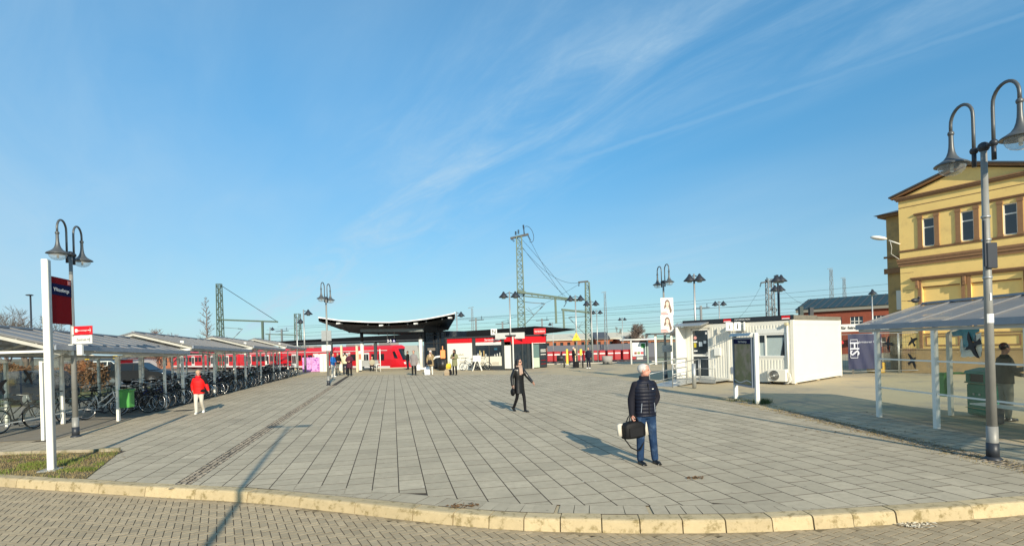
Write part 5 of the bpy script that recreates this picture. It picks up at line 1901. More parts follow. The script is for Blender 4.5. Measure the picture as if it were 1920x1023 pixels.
# ------------------------------------------------------------------ trains
m_trainr = mat("train_red", (0.66, 0.008, 0.016), .32, var=.06, scale=.6, coat=.3)
m_traing = mat("train_window", (.012, .016, .02), .1, var=.1, spec=.7)
m_trainw = mat("train_white", (.72, .71, .68), .4, var=.05)
m_trainroof = mat("train_roof_grey", (.28, .28, .26), .6, var=.2)
T0 = Vector((-16.2, 81.5)); T1 = Vector((-83, 133))
TD = (T1 - T0).normalized()
TN = Vector((TD.y, -TD.x))      # away from the square? fixed below
if TN.y < 0: TN = -TN
Mt = Matrix(((TD.x, TN.x, 0, T0.x), (TD.y, TN.y, 0, T0.y), (0, 0, 1, 0), (0, 0, 0, 1)))
tr = thing("train", "red regional train with white doors standing at the platform", "train", (T0.x, T0.y, 0))
prof = [(0.0, -1.15), (-.05, -.6), (-.06, .3), (0, 1.75), (.16, 2.15), (.45, 2.38), (.9, 2.45), (2.0, 2.45), (2.4, 2.2), (2.8, 1.7), (2.8, -1.15)]
def carbody(x0, x1, nose=False):
    rings = []
    if nose:
        for t, dx in ((0, .0), (.35, .9), (.7, 1.6), (1, 2.6)):
            ring = []
            for y, z in prof:
                zz = (z + 1.15) / 3.6
                k = (1 - t)
                yc = 1.4 + (y - 1.4) * (1 - .25 * k)
                ring.append((x0 + dx + (1.9 * zz ** 1.5 * k if z > 0 else 0), yc, z if z < 1.5 else 1.5 + (z - 1.5) * (1 - .5 * k)))
            rings.append(ring)
        rings.append([(x1, y, z) for y, z in prof])
    else:
        rings = [[(x0, y, z) for y, z in prof], [(x1, y, z) for y, z in prof]]
    mb = MB(Mt); mb.loft(rings, smooth=False)
    return mb
pos = 0.0
for ci in range(5):
    Lc_ = 17.6 if ci in (0,) else 16.2
    x0, x1 = pos, pos + Lc_ - .35
    body = build("carriage", carbody(x0, x1, ci == 0), m_trainr, tr)
    def side(name, xa, xb, za, zb, m, yy=-.075, th=.03):
        mb = MB(Mt); mb.boxx(xa, xb, yy, yy + th, za, zb); return build(name, mb, m, body)
    side("base_stripe", x0 + (3 if ci == 0 else 0), x1, -1.05, -.72, m_trainw, -.08)
    side("top_stripe", x0 + (3.6 if ci == 0 else 0), x1, 1.62, 1.72, m_trainw, -.085, .06)
    xs = x0 + (4.3 if ci == 0 else .9)
    doors = [x0 + (7.9 if ci == 0 else 4.2), x0 + (13.3 if ci == 0 else 11.0)]
    for dxx in doors:
        q = side("door", dxx, dxx + 1.5, -.95, 1.4, m_trainw, -.09, .05)
        for k in (0, 1):
            mb = MB(Mt); mb.boxx(dxx + .15 + k * .65, dxx + .7 + k * .65, -.1, -.09, -.3, 1.1); build("door_glass", mb, m_traing, q)
    x = xs
    while x < x1 - 1.6:
        if all(not (dxx - 1.5 < x < dxx + 1.6) for dxx in doors):
            side("window", x, x + 1.3, .15, 1.15, m_traing, -.085, .05)
            x += 1.75
        else:
            x += .2
    mb = MB(Mt)
    for k in range(3):
        a = x0 + 3.4 + k * 4.4
        mb.boxx(a, a + uni(2.2, 3.2), .6, 2.2, 2.42, 2.42 + uni(.25, .45), bev=.05)
    build("roof_equipment", mb, m_trainroof, body)
    if ci < 4:
        mb = MB(Mt); mb.boxx(x1, x1 + .35, .2, 2.6, -1, 2.2); build("gangway", mb, m_dark, body)
    pos += Lc_
nose_w = MB(Mt); nose_w.loft([[(1.2, -.02, .5), (1.9, -.055, .5), (2.3, -.055, 1.45), (1.95, .05, 1.5)], [(1.2, .01, .5), (1.9, 0, .5), (2.3, 0, 1.45), (1.95, .08, 1.5)]], False)
build("cab_side_window", nose_w, m_traing, tr)
mb = MB(Mt); mb.add([(.45, .3, .2), (.45, 2.5, .2), (1.7, 2.3, 1.8), (1.7, .5, 1.8)], [(3, 2, 1, 0)]); mb.add([(.4, .3, .2), (.4, 2.5, .2), (1.62, 2.3, 1.85), (1.62, .5, 1.85)], [(0, 1, 2, 3)]); build("windscreen", mb, m_traing, tr)
mb = MB(Mt); mb.cyl((.1, .5, -.3), (.5, .45, -.3), .16); mb.cyl((.1, 2.3, -.3), (.5, 2.3, -.3), .16); build("headlight", mb, m_whiteclean, tr)
mb = MB(Mt)
for x in range(3, 80, 5):
    mb.boxx(x, x + 2.4, .3, 2.5, -1.6, -1.1)
build("bogies", mb, m_dark, tr)['kind'] = 'stuff'
mb = MB(Mt); mb.box((5.2, -.1, -.42), (.22, .02, .2)); build("logo", mb, m_print, tr)
# grey glazed cab of a second unit beside the nose
tb = thing("train_second", "grey cab end of another train standing behind the red nose", "train", (-14, 84, 0))
mb = MB(); c = AT(775, 672, 84)
mb.loft([[(c.x - 1.6 + q * .2, 83 + q, -1.4 + q * 0), (c.x + 1.5, 83 + q, -1.4), (c.x + 1.35, 83 + q + .2, 1.3), (c.x + .7, 83 + q + .5, 2.3), (c.x - 1.1, 83 + q + .5, 2.3)] for q in (0, 6)], False)
build("cab", mb, m_trainroof, tb)
mb = MB(); mb.add([(c.x - 1.2, 82.98, .2), (c.x + 1.1, 82.98, .2), (c.x + 1.0, 83.05, 1.4), (c.x - 1.1, 83.05, 1.4)], [(0, 1, 2, 3)]); build("windscreen", mb, mat("pale_windscreen", (.30, .34, .31), .2), tb)
# low red freight wagons on the right
rg = "red wagons standing on the far right tracks"
for k in range(6):
    Y = 98 - k * .4
    x0 = AT(1026, 670, Y).x + k * 2.65
    w = thing("rail_wagon", "low red open wagon on the tracks in front of the brick sheds", "wagon", (x0, Y, 0), rg)
    mb = MB(); mb.boxx(x0, x0 + 2.35, Y, Y + 2.5, -1.3, .45, bev=.08); b_ = build("body", mb, mat("wagon_red", (.34, .012, .02), .5, var=.2), w)
    mb = MB(); mb.boxx(x0 + .1, x0 + 2.25, Y - .02, Y, -.2, .0); build("stripe", mb, m_trainw, b_)
    mb = MB(); mb.boxx(x0 + 1.0, x0 + 1.3, Y - .05, Y, -1.2, .5); build("stanchion", mb, m_maroon, b_)
    mb = MB(); mb.cyl((x0 + .5, Y + .1, -1.4), (x0 + .5, Y + .3, -1.4), .25, n=10); mb.cyl((x0 + 1.8, Y + .1, -1.4), (x0 + 1.8, Y + .3, -1.4), .25, n=10); build("wheels", mb, m_dark, w)
# platform edge and track bed
pe = MB(); pe.boxx(0, 1, 0, 1, 0, .01)
edge = MB()
ep = [(-16, 57.0), (12, 53.2), (30, 57)]
for (a, b) in zip(ep[:-1], ep[1:]):
    a = Vector((a[0], a[1] - .55, 0.02)); b = Vector((b[0], b[1] - .55, .02))
    edge.beam(a, b, .35, .06)
solo("platform_edge", edge, mat("pale_edge_stone", (.55, .52, .44), .8, var=.15), "pale platform edge line at the far side of the square", None, kind='structure')
tb_ = MB(); tb_.add([(-160, 66, -1.55), (160, 60, -1.55), (160, 112, -1.55), (-160, 190, -1.55)], [(0, 1, 2, 3)])
solo("track_bed", tb_, mat("ballast", (.15, .12, .10), .95, var=.3, scale=2), "brown ballast of the railway tracks", None, kind='structure')

# ------------------------------------------------------------------ far sheds and houses
m_oldbrick = mat("old_orange_brick", (.34, .12, .06), .9, var=.35, scale=.7)
m_paleroof = mat("pale_corrugated_roof", (.50, .48, .40), .7, var=.12, scale=1)
m_fence = mat("grey_blue_hoarding", (.11, .115, .14), .8, var=.15)
def shed(label, xa, xb, yt, ye, yb_, Y, wallm, roofm, nwin=6, ridge=True):
    a = AT(xa, ye, Y); b = AT(xb, ye, Y)
    zr = AT((xa + xb) / 2, yt, Y + 5).z
    t = thing("shed", label, "building", (a.x, Y, 0))
    M_ = local((a.x, Y, 0), (b.x - a.x, 0))
    L = b.x - a.x
    zb = AT(xa, yb_, Y).z
    holes = []
    if nwin:
        for k in range(nwin):
            c = L * (k + .5) / nwin
            holes.append((c - L / nwin * .22, c + L / nwin * .22, zb + (a.z - zb) * .35, zb + (a.z - zb) * .75))
    mb = MB(M_); wall_holes(mb, L, min(zb, -1.5), a.z, holes, .3)
    mb.boxx(0, .2, .1, 10, -1.5, a.z); mb.boxx(L - .2, L, .1, 10, -1.5, a.z)
    build("wall", mb, wallm, t)
    for h in holes:
        mb = MB(M_); mb.boxx(h[0], h[1], .25, .3, h[2], h[3]); build("window", mb, m_wglass, t)
    mb = MB(M_); mb.add([(-.4, -.4, a.z), (L + .4, -.4, a.z), (L + .4, 5, zr), (-.4, 5, zr), (L + .4, 10.4, a.z), (-.4, 10.4, a.z)], [(0, 1, 2, 3), (3, 2, 4, 5)])
    mb.add([(-.4, -.4, a.z - .25), (L + .4, -.4, a.z - .25), (L + .4, -.4, a.z), (-.4, -.4, a.z)], [(0, 1, 2, 3)])
    build("roof", mb, roofm, t)
    return t
shed("long brick shed with a pale corrugated roof behind the tracks", 1020, 1205, 624, 637, 660, 125, m_oldbrick, m_paleroof, 14)
shed("low brick shed with a white flat roof right of the overhead mast", 1165, 1300, 633, 636, 660, 118, m_oldbrick, m_whiteclean, 8)
hf = MB(); a, b = AT(1026, 648, 112), AT(1300, 642, 112)
hf.boxx(a.x, b.x, 112, 112.2, -1.5, a.z)
solo_at("hoarding", hf, m_fence, (a.x, 112, 0), "dark grey blue hoarding running before the brick sheds", "fence")
shed("small gabled brick house at the end of the pale roof shed", 1118, 1140, 622, 634, 660, 122, m_oldbrick, m_slate, 2)
shed("distant dark roofed building behind the platform canopy", 200, 335, 664, 667, 700, 140, m_oldbrick, m_slate, 14)
shed("white market building far behind the cycle shelters", 165, 235, 671, 675, 700, 110, m_whiteclean, m_slate, 8)
shed("red fronted depot far behind the left cycle shelter", 118, 178, 676, 679, 700, 100, m_trainr, m_slate, 6)

# ------------------------------------------------------------------ people
m_skin = mat("skin", (.50, .27, .19), .55, var=.06, scale=14)
m_skinp = mat("skin_ruddy", (.56, .27, .20), .5, var=.08, scale=14)
m_hairw = mat("grey_hair", (.50, .48, .46), .8, var=.2, scale=60)
m_hairb = mat("black_hair", (.012, .010, .010), .45, var=.3, scale=50)
m_hairy = mat("blond_hair", (.60, .46, .22), .6, var=.2, scale=60)
m_hairn = mat("brown_hair", (.06, .035, .02), .6, var=.3, scale=50)
def cloth(name, c, rough=.8, **k):
    return mat(name, c, rough, var=k.pop('var', .14), scale=k.pop('scale', 9), bump=k.pop('bump', .25), bscale=90, spec=k.pop('spec', .22), **k)

def ell_ring(c, rx, ry, n=20, yaw=0.0, sq=2.0):
    out = []
    for i in range(n):
        t = 2 * math.pi * i / n
        ct, s_ = math.cos(t), math.sin(t)
        e = 2.0 / sq
        x = rx * math.copysign(abs(ct) ** e, ct); y = ry * math.copysign(abs(s_) ** e, s_)
        ca, sa = math.cos(yaw), math.sin(yaw)
        out.append((c[0] + x * ca - y * sa, c[1] + x * sa + y * ca, c[2]))
    return out

def limb(mb, pts, rs, n=12):
    """rounded limb through joints, with in-between rings"""
    P, R_ = [], []
    for i in range(len(pts) - 1):
        a, b = Vector(pts[i]), Vector(pts[i + 1])
        for k in range(4):
            t = k / 4
            P.append(a.lerp(b, t)); R_.append(rs[i] + (rs[i + 1] - rs[i]) * t)
    P.append(Vector(pts[-1])); R_.append(rs[-1])
    # soften the corners a little
    Q = [P[0]] + [(P[i - 1] + P[i] * 2 + P[i + 1]) / 4 for i in range(1, len(P) - 1)] + [P[-1]]
    mb.tube(Q, R_, n)
    mb.ball(pts[0], rs[0], n, 8)
    mb.ball(pts[-1], rs[-1], n, 8)

def hand(mb, wrist, d, palm_n, s=1.0, curl=.5, thumb=1):
    """palm, four fingers of unequal length and a thumb leaving the side of the palm"""
    d = Vector(d).normalized()
    pn = (Vector(palm_n) - d * Vector(palm_n).dot(d)).normalized()
    sd = d.cross(pn)
    w = Vector(wrist)
    R3 = Matrix((sd, pn, d)).transposed()
    mb.ball(w + d * .045 * s, .042 * s, 12, 8, sc_=(.95, .42, 1.15), R3=R3)
    for k, L in enumerate((.060, .072, .078, .068)):
        off = (k - 1.5) * .019 * s
        a = w + d * .083 * s + sd * off
        m1 = a + (d * math.cos(curl * .5) + pn * math.sin(curl * .5)) * L * .5 * s
        e = m1 + (d * math.cos(curl * 1.6) + pn * math.sin(curl * 1.6)) * L * .5 * s
        mb.tube([a - d * .02 * s, a, m1, e], [.010 * s, .0095 * s, .009 * s, .0075 * s], 7)
        mb.ball(e, .0075 * s, 7, 5)
    t0 = w + d * .025 * s + sd * (.03 * thumb) * s
    t1 = t0 + (d * .6 + sd * (.6 * thumb) + pn * .35).normalized() * .038 * s
    t2 = t1 + (d * .8 + sd * (.15 * thumb) + pn * .5).normalized() * .032 * s
    mb.tube([t0, t1, t2], [.013 * s, .0105 * s, .0085 * s], 7)

def person(label, loc, heading, H=1.72, look=0.0, nod=0.0, pose=None, top=None, bottom=None, shoes=None, hair=None, vox=.014,
           top_kind='jacket', hem=.86, puffy=0.0, girth=1.0, skin=None, dz=0.0, scarf=None, glasses=None, cap=None, legk=1.0, cat="person", hood=None, sleeves=None, name="person"):
    s = H / 1.75
    P = dict(er=(.235, -.02, 1.14), wr=(.25, .05, .89), el=(-.235, -.02, 1.14), wl=(-.25, .05, .89),
             kr=(.10, .02, .49), ar=(.11, -.02, .09), kl=(-.10, .02, .49), al=(-.11, -.02, .09), cr=.6, cl=.6, tr_=0.0, tl_=0.0, hipy=0.0)
    if pose:
        P.update(pose)
    def V(p, up=True):
        return Vector((p[0] * s, p[1] * s, (p[2] - (dz if up else 0)) * s))
    skin = skin or m_skin
    t = thing(name, label, cat, (0, 0, 0))
    # body: one surface
    b = MB()
    hipR, hipL = V((.088, P['hipy'], .91)), V((-.088, P['hipy'], .91))
    g = girth
    b.loft([ell_ring(V((0, .0, z)), rx * s, ry * s) for z, rx, ry in ((.84, .12, .085), (.93, .15 * g, .10 * g), (1.05, .13 * g, .095 * g), (1.2, .145 * g, .105 * g), (1.34, .150, .09), (1.41, .12, .07), (1.475, .065, .05))])
    for sh, el, wr, c_, tw, sg in (((.148, 0, 1.36), P['er'], P['wr'], P['cr'], P['tr_'], 1), ((-.148, 0, 1.36), P['el'], P['wl'], P['cl'], P['tl_'], -1)):
        limb(b, [V(sh), V(el), V(wr)], [.042 * s, .036 * s, .026 * s], 10)
        d = (V(wr) - V(el)).normalized()
        pn = Vector((-sg * math.cos(tw), math.sin(tw), 0))
        hand(b, V(wr), d, pn, s * 1.03, c_, 1 if (sg > 0) else -1)
    for hip, kn, an in ((hipR, P['kr'], P['ar']), (hipL, P['kl'], P['al'])):
        limb(b, [hip, V(kn, False), V(an, False)], [.08 * s * min(1, legk * .85), .052 * s * min(1, legk), .036 * s], 10)
    hc = V((0, .015, 1.635))
    RZ = Matrix.Rotation(look, 3, 'Z') @ Matrix.Rotation(-nod, 3, 'X')
    b.tube([V((0, -.005, 1.44)), V((0, .0, 1.54)), hc + Vector((0, -.01, -.03))], [.062 * s, .052 * s, .055 * s], 12)
    def hp(x, y, z):
        return hc + RZ @ Vector((x * s, y * s, z * s))
    b.ball(hp(0, -.008, .022), .1 * s, 16, 12, sc_=(.78, .98, .95), R3=RZ)
    b.ball(hp(0, .022, -.045), .078 * s, 14, 10, sc_=(.78, .9, .98), R3=RZ)
    b.ball(hp(0, .055, -.092), .028 * s, 10, 8, R3=RZ)
    b.tube([hp(0, .082, .022), hp(0, .108, -.022), hp(0, .088, -.034)], [.008 * s, .014 * s, .011 * s], 8)
    b.ball(hp(0, .082, -.058), .02 * s, 8, 6, sc_=(1.3, .6, .5), R3=RZ)
    for sg in (-1, 1):
        b.ball(hp(.078 * sg, -.005, -.012), .03 * s, 8, 6, sc_=(.3, .7, 1), R3=RZ)
        b.ball(hp(.03 * sg, .075, .03), .016 * s, 8, 6, sc_=(1.4, .7, .5), R3=RZ)
    body = link("body", remesh(b, "body", vox, 2, .4), skin, t)
    # eyes, brows, mouth
    if vox < .011:
        e = MB()
        for sg in (-1, 1):
            e.ball(hp(.031 * sg, .080, .008), .011 * s, 8, 6, sc_=(1.2, .6, .7), R3=RZ)
        link("eyes", e.mesh("eyes"), mat("eye_dark", (.05, .035, .03), .3), body)
        e = MB()
        e.ball(hp(0, .098, -.060), .014 * s, 8, 6, sc_=(1.7, .35, .35), R3=RZ)
        link("lips", e.mesh("lips"), mat("lips", (.36, .12, .10), .5), body)
    # trousers
    q = MB()
    q.loft([ell_ring(V((0, P['hipy'] * .6, z)), rx * s * g, ry * s * g) for z, rx, ry in ((.80, .13, .10), (.88, .165, .115), (.96, .165, .115), (1.0, .155, .105))])
    for hip, kn, an in ((hipR, P['kr'], P['ar']), (hipL, P['kl'], P['al'])):
        a = V(an, False); k_ = V(kn, False)
        low_ = a + (k_ - a).normalized() * .0
        limb(q, [hip + Vector((0, 0, -.03)), k_, low_], [.098 * s * legk * g ** .5, .070 * s * legk, .058 * s * legk], 12)
    link("trousers", remesh(q, "trousers", max(vox, .010), 2), bottom, t)
    # shoes
    for kn, an in ((P['kr'], P['ar']), (P['kl'], P['al'])):
        q = MB()
        a = V(an, False)
        k_ = V(kn, False)
        sh = (k_ - a).normalized()
        pit = max(0.0, min(1.1, math.atan2(-(a.y - k_.y), a.z - k_.z + 9) * 0)) if an[2] < .12 else .75
        R3 = Matrix.Rotation(-pit, 3, 'X')
        def sp(x, y, z):
            return a + R3 @ Vector((x * s, y * s, z * s))
        q.ball(sp(0, .0, -.035), .05 * s, 12, 8, sc_=(.85, 1.2, 1.0), R3=R3)
        q.ball(sp(0, .10, -.055), .05 * s, 12, 8, sc_=(.95, 1.9, .62), R3=R3)
        q.ball(sp(0, .03, -.06), .045 * s, 12, 8, sc_=(.9, 1.9, .6), R3=R3)
        q.box(tuple(sp(0, .05, -.08)), (.085 * s, .27 * s, .02 * s), R3=R3)
        link("shoe", remesh(q, "shoe", .010, 1), shoes, t)
    # upper garment
    q = MB()
    k = 1.0
    rr = [(hem, .175 * g, .13 * g), (hem + .10, .172 * g, .128 * g)]
    if top_kind == 'coat':
        rr = [(hem, .20 * g, .15 * g), (hem + .15, .188 * g, .14 * g), (.93, .178 * g, .13 * g)]
    rr += [(1.06, .168 * g, .128 * g), (1.18, .178 * g, .135 * g), (1.30, .190 * g, .130 * g), (1.38, .190 * g ** .5, .118), (1.43, .165, .102), (1.455, .12, .088), (1.475, .088, .078), (1.50, .078, .072)]
    rings = []
    zz = rr[0][0]
    zs = []
    step = .0125 if puffy else .04
    while zz < rr[-1][0]:
        zs.append(zz); zz += step
    zs.append(rr[-1][0])
    for z in zs:
        for i in range(len(rr) - 1):
            if rr[i][0] <= z <= rr[i + 1][0]:
                f = (z - rr[i][0]) / (rr[i + 1][0] - rr[i][0])
                rx = rr[i][1] + (rr[i + 1][1] - rr[i][1]) * f; ry = rr[i][2] + (rr[i + 1][2] - rr[i][2]) * f
                break
        m_ = puffy * (abs(math.sin(math.pi * z / .062)) ** .6 - .6) if puffy and z < 1.44 else 0
        rings.append(ell_ring(V((0, .0, z)), (rx + m_) * s, (ry + m_) * s, 28, sq=2.3))
    q.loft(rings)
    if sleeves is None:
        sleeves = top
    arms_mb = q if sleeves is top else MB()
    for sh, el, wr in (((.158, -.005, 1.375), P['er'], P['wr']), ((-.158, -.005, 1.375), P['el'], P['wl'])):
        limb(arms_mb, [V(sh), V(el), V(wr)], [.078 * s, .066 * s * g ** .5, .048 * s], 14)
    tp = link("jacket" if top_kind == 'jacket' else "coat", remesh(q, "garment", max(.008, vox * .8), 1 if puffy else 2), top, t)
    if arms_mb is not q:
        link("sleeves", remesh(arms_mb, "sleeves", max(.009, vox * .8), 2), sleeves, tp)
    if scarf:
        q = MB()
        pts = []
        for i in range(15):
            a = 2 * math.pi * i / 14
            pts.append(V((.085 * math.cos(a), .01 + .08 * math.sin(a), 1.50 + .012 * math.sin(3 * a))))
        q.tube(pts, .034 * s, 8, cap=False)
        q.beam(V((.03, .10, 1.49)), V((.05, .145, 1.22)), .07 * s, .03 * s)
        q.beam(V((-.03, .10, 1.49)), V((-.02, .145, 1.25)), .06 * s, .03 * s)
        link("scarf", q.mesh("scarf"), scarf, t)
    if hair:
        hm, style = hair
        q = MB()
        if style == 'long':
            q.ball(hp(0, -.03, .035), .108 * s, 16, 12, sc_=(.86, .95, .95), R3=RZ)
            q.tube([hp(0, -.06, .03), hp(0, -.10, -.08), hp(0, -.10, -.2), hp(0, -.09, -.30)], [.07 * s, .075 * s, .07 * s, .035 * s], 12)
            for sg in (-1, 1):
                q.tube([hp(.07 * sg, .0, .05), hp(.085 * sg, -.01, -.06), hp(.09 * sg, .01, -.19)], [.03 * s, .03 * s, .018 * s], 8)
        elif style == 'balding':
            q.ball(hp(0, -.034, .022), .102 * s, 16, 12, sc_=(.86, .82, .86), R3=RZ)
            q.ball(hp(0, -.012, .050), .090 * s, 14, 10, sc_=(.84, .95, .74), R3=RZ)
            for sg in (-1, 1):
                q.ball(hp(.070 * sg, .010, .020), .035 * s, 8, 6, sc_=(.45, 1.0, .95), R3=RZ)
            q.ball(hp(0, .0, .090), .05 * s, 10, 6, sc_=(1.0, 1.3, .3), R3=RZ)
        elif style == 'cap':
            q.ball(hp(0, -.012, .040), .107 * s, 16, 12, sc_=(.86, 1.02, .86), R3=RZ)
        elif style == 'hood':
            q.ball(hp(0, -.03, .01), .125 * s, 16, 12, sc_=(.9, .95, 1.1), R3=RZ)
            q.tube([hp(0, -.03, -.05), V((0, -.03, 1.47))], [.105 * s, .11 * s], 12)
        else:
            q.ball(hp(0, -.036, .040), .104 * s, 16, 12, sc_=(.86, .88, .90), R3=RZ)
            for sg in (-1, 1):
                q.ball(hp(.066 * sg, .01, .03), .03 * s, 8, 6, sc_=(.5, .8, 1.1), R3=RZ)
        link("hair" if style not in ('cap', 'hood') else ("hat" if style == 'cap' else "hood"), remesh(q, "hair", max(.008, vox * .8), 1), hm, t)
    if glasses:
        q = MB()
        for sg in (-1, 1):
            q.ball(hp(.034 * sg, .088, .010), .027 * s, 10, 6, sc_=(1.05, .35, .8), R3=RZ)
            q.beam(hp(.062 * sg, .08, .014), hp(.080 * sg, -.01, .012), .006, .01)
        link("sunglasses", q.mesh("sunglasses"), m_black, t)
    t.location = loc
    t.rotation_euler = (0, 0, heading)
    ORI[t.name] = tuple(loc)
    return t
def facing(dx, dy):
    return math.atan2(dy, dx) - math.pi / 2
def placed(t, p):
    """a place given in a person's frame, in the world"""
    c, s_ = math.cos(t.rotation_euler.z), math.sin(t.rotation_euler.z)
    return Vector((t.location.x + p[0] * c - p[1] * s_, t.location.y + p[0] * s_ + p[1] * c, t.location.z + p[2]))

c_navy = cloth("navy_quilt", (.007, .009, .020), .5, var=.2)
c_navys = cloth("navy_sleeve", (.011, .011, .018), .8)
c_jean = cloth("blue_denim", (.012, .034, .085), .85, var=.5, scale=7, dirt=((.12, .19, .30), 5, .50, .8, .6))
c_blackleather = cloth("black_leather", (.007, .007, .008), .30, var=.2, spec=.5)
c_black = cloth("black_cloth", (.008, .008, .010), .8)
c_red = cloth("red_padded", (.72, .012, .012), .6, var=.1)
c_pale = cloth("pale_trousers", (.58, .54, .47), .85)
c_whiteshoe = mat("white_shoe", (.8, .8, .78), .5)
c_blackshoe = mat("black_shoe", (.008, .008, .008), .3)
gm_ = G(1212, 868)
man = person("grey haired man in a navy quilted jacket and jeans holding a black bag", (gm_.x, gm_.y, 0), facing(.22, -1), 1.73, look=math.radians(55), nod=.05,
    pose=dict(er=(.232, -.04, 1.13), wr=(.262, .03, .875), el=(-.262, -.05, 1.14), wl=(-.15, .02, 1.0), kr=(.105, .02, .48), ar=(.11, .0, .085), kl=(-.12, .03, .48), al=(-.15, .03, .085), cr=1.3, cl=.8),
    top=c_navy, bottom=c_jean, shoes=c_blackshoe, hair=(m_hairw, 'balding'), vox=.0075, hem=.84, puffy=.013, girth=1.13, skin=m_skinp, sleeves=c_navys, legk=1.05)
# collar, zip and logo
q = MB(); q.lathe([(.085, 1.44), (.088, 1.49), (.080, 1.52), (.074, 1.50)], (0, .005, 0), 18); link("collar", q.mesh("collar"), c_navys, man)
q = MB(); q.beam((-.01, .155, .86), (-.01, .150, 1.05), .012, .006); q.beam((-.01, .150, 1.05), (-.008, .135, 1.40), .012, .006); link("zip", q.mesh("zip"), c_black, man)
q = MB(); q.box((-.09, .142, 1.30), (.03, .01, .012)); link("chest_label", q.mesh("chest_label"), m_print, man)
for sg in (1, -1):
    q = MB(); q.beam((.13 * sg, .125, .90), (.115 * sg, .132, 1.06), .01, .012); link("pocket", q.mesh("pocket"), m_roofedge, man)
# holdall and cloth bag
hb = placed(man, (.265, .05, .79))
c_bag = cloth("black_bag_fabric", (.007, .007, .008), .6)
bag = thing("travel_bag", "black holdall with a dangling strap in the grey haired man's right hand", "bag", tuple(hb))
R_b = Matrix.Rotation(man.rotation_euler.z + .15, 3, 'Z') @ Matrix.Rotation(.06, 3, 'Y')
def BP(x, y, z): return hb + R_b @ Vector((x, y, z))
q = MB()
rings = []
for x, w, h0, h1 in ((-.20, .06, -.29, -.12), (-.195, .085, -.315, -.085), (-.14, .095, -.325, -.045), (0, .10, -.33, -.03), (.14, .095, -.325, -.045), (.195, .085, -.315, -.085), (.20, .06, -.29, -.12)):
    c_ = (h0 + h1) / 2; hh = (h1 - h0) / 2
    rings.append([BP(x, w * math.copysign(abs(math.cos(a)) ** .45, math.cos(a)), c_ + hh * math.copysign(abs(math.sin(a)) ** .45, math.sin(a))) for a in [2 * math.pi * i / 16 for i in range(16)]])
q.loft(rings); bb_ = build("bag_body", q, c_bag, bag)
for yy in (-.05, .05):
    q = MB(); q.tube([BP(-.09, yy, -.06), BP(-.07, yy * .6, .02), BP(-.03, yy * .3, .075), BP(.03, yy * .3, .075), BP(.07, yy * .6, .02), BP(.09, yy, -.06)], .010, 7); build("handle", q, c_bag, bag)
q = MB(); q.tube([BP(-.2, .0, -.2), BP(-.16, .05, -.42), BP(-.05, .1, -.52), BP(.0, .11, -.53), BP(.12, .09, -.46), BP(.2, .02, -.3)], .011, 6); build("strap", q, c_bag, bag)
q = MB(); q.box(tuple(BP(0, .103, -.21)), (.26, .012, .15), R3=R_b); build("front_pocket", q, cloth("black_bag_pocket", (.012, .012, .014), .5), bag)
wb = thing("cloth_bag", "pale cloth bag carried behind the man's black holdall", "bag", tuple(BP(-.05, -.16, -.2)))
q = MB()
for x0, x1, z0, z1, yf, yb in ((.15, .265, -.27, -.06, -.04, -.09), (-.355, -.13, -.31, -.05, .03, -.03)):
    def pil(y, k):
        return [BP(x0 + (x1 - x0) * f, y, z0 + (z1 - z0) * g_) for f, g_ in ((.0 + k, .05), (.5, -.03), (1 - k, .05), (1.02 - k, .5), (1 - k, .95), (.5, 1.02), (.0 + k, .95), (-.02 + k, .5))]
    q.loft([pil(yf, .14), pil(yf - .012, .03), pil(yb + .012, .0), pil(yb, .10)], True)
build("bag_body", q, cloth("pale_canvas", (.55, .52, .45), .8), wb)

gw = G(975, 771)
wom = person("woman in a shiny black coat and sunglasses striding across the square", (gw.x, gw.y, 0), facing(.62, -.80), 1.66, look=math.radians(25),
    pose=dict(er=(.25, -.06, 1.15), wr=(.27, -.02, .90), el=(-.27, .10, 1.16), wl=(-.33, .27, .98), kr=(.075, -.02, .49), ar=(.06, -.24, .14), kl=(-.09, .13, .49), al=(-.07, .19, .09), cr=1.2, cl=.3),
    top=c_blackleather, bottom=c_black, shoes=c_blackshoe, hair=(m_hairb, 'long'), vox=.009, hem=.60, top_kind='coat', girth=.98, scarf=cloth("beige_scarf", (.40, .28, .22), .8, var=.3), glasses=True, legk=.80)
q = MB()
hpw = placed(wom, (.27 * .95, -.01, .70))
Rw = Matrix.Rotation(wom.rotation_euler.z + 1.2, 3, 'Z')
hbg = thing("handbag", "small round black handbag hanging from the striding woman's right hand", "bag", tuple(hpw))
q.ball(tuple(hpw + Vector((0, 0, -.07))), .13, 14, 10, sc_=(1.1, .5, .95), R3=Rw); build("bag_body", q, c_bag, hbg)
q = MB(); q.tube([hpw + Rw @ Vector((-.06, 0, .03)), hpw + Rw @ Vector((-.03, 0, .12)), hpw + Rw @ Vector((.03, 0, .12)), hpw + Rw @ Vector((.06, 0, .03))], .009, 6); build("handle", q, c_bag, hbg)

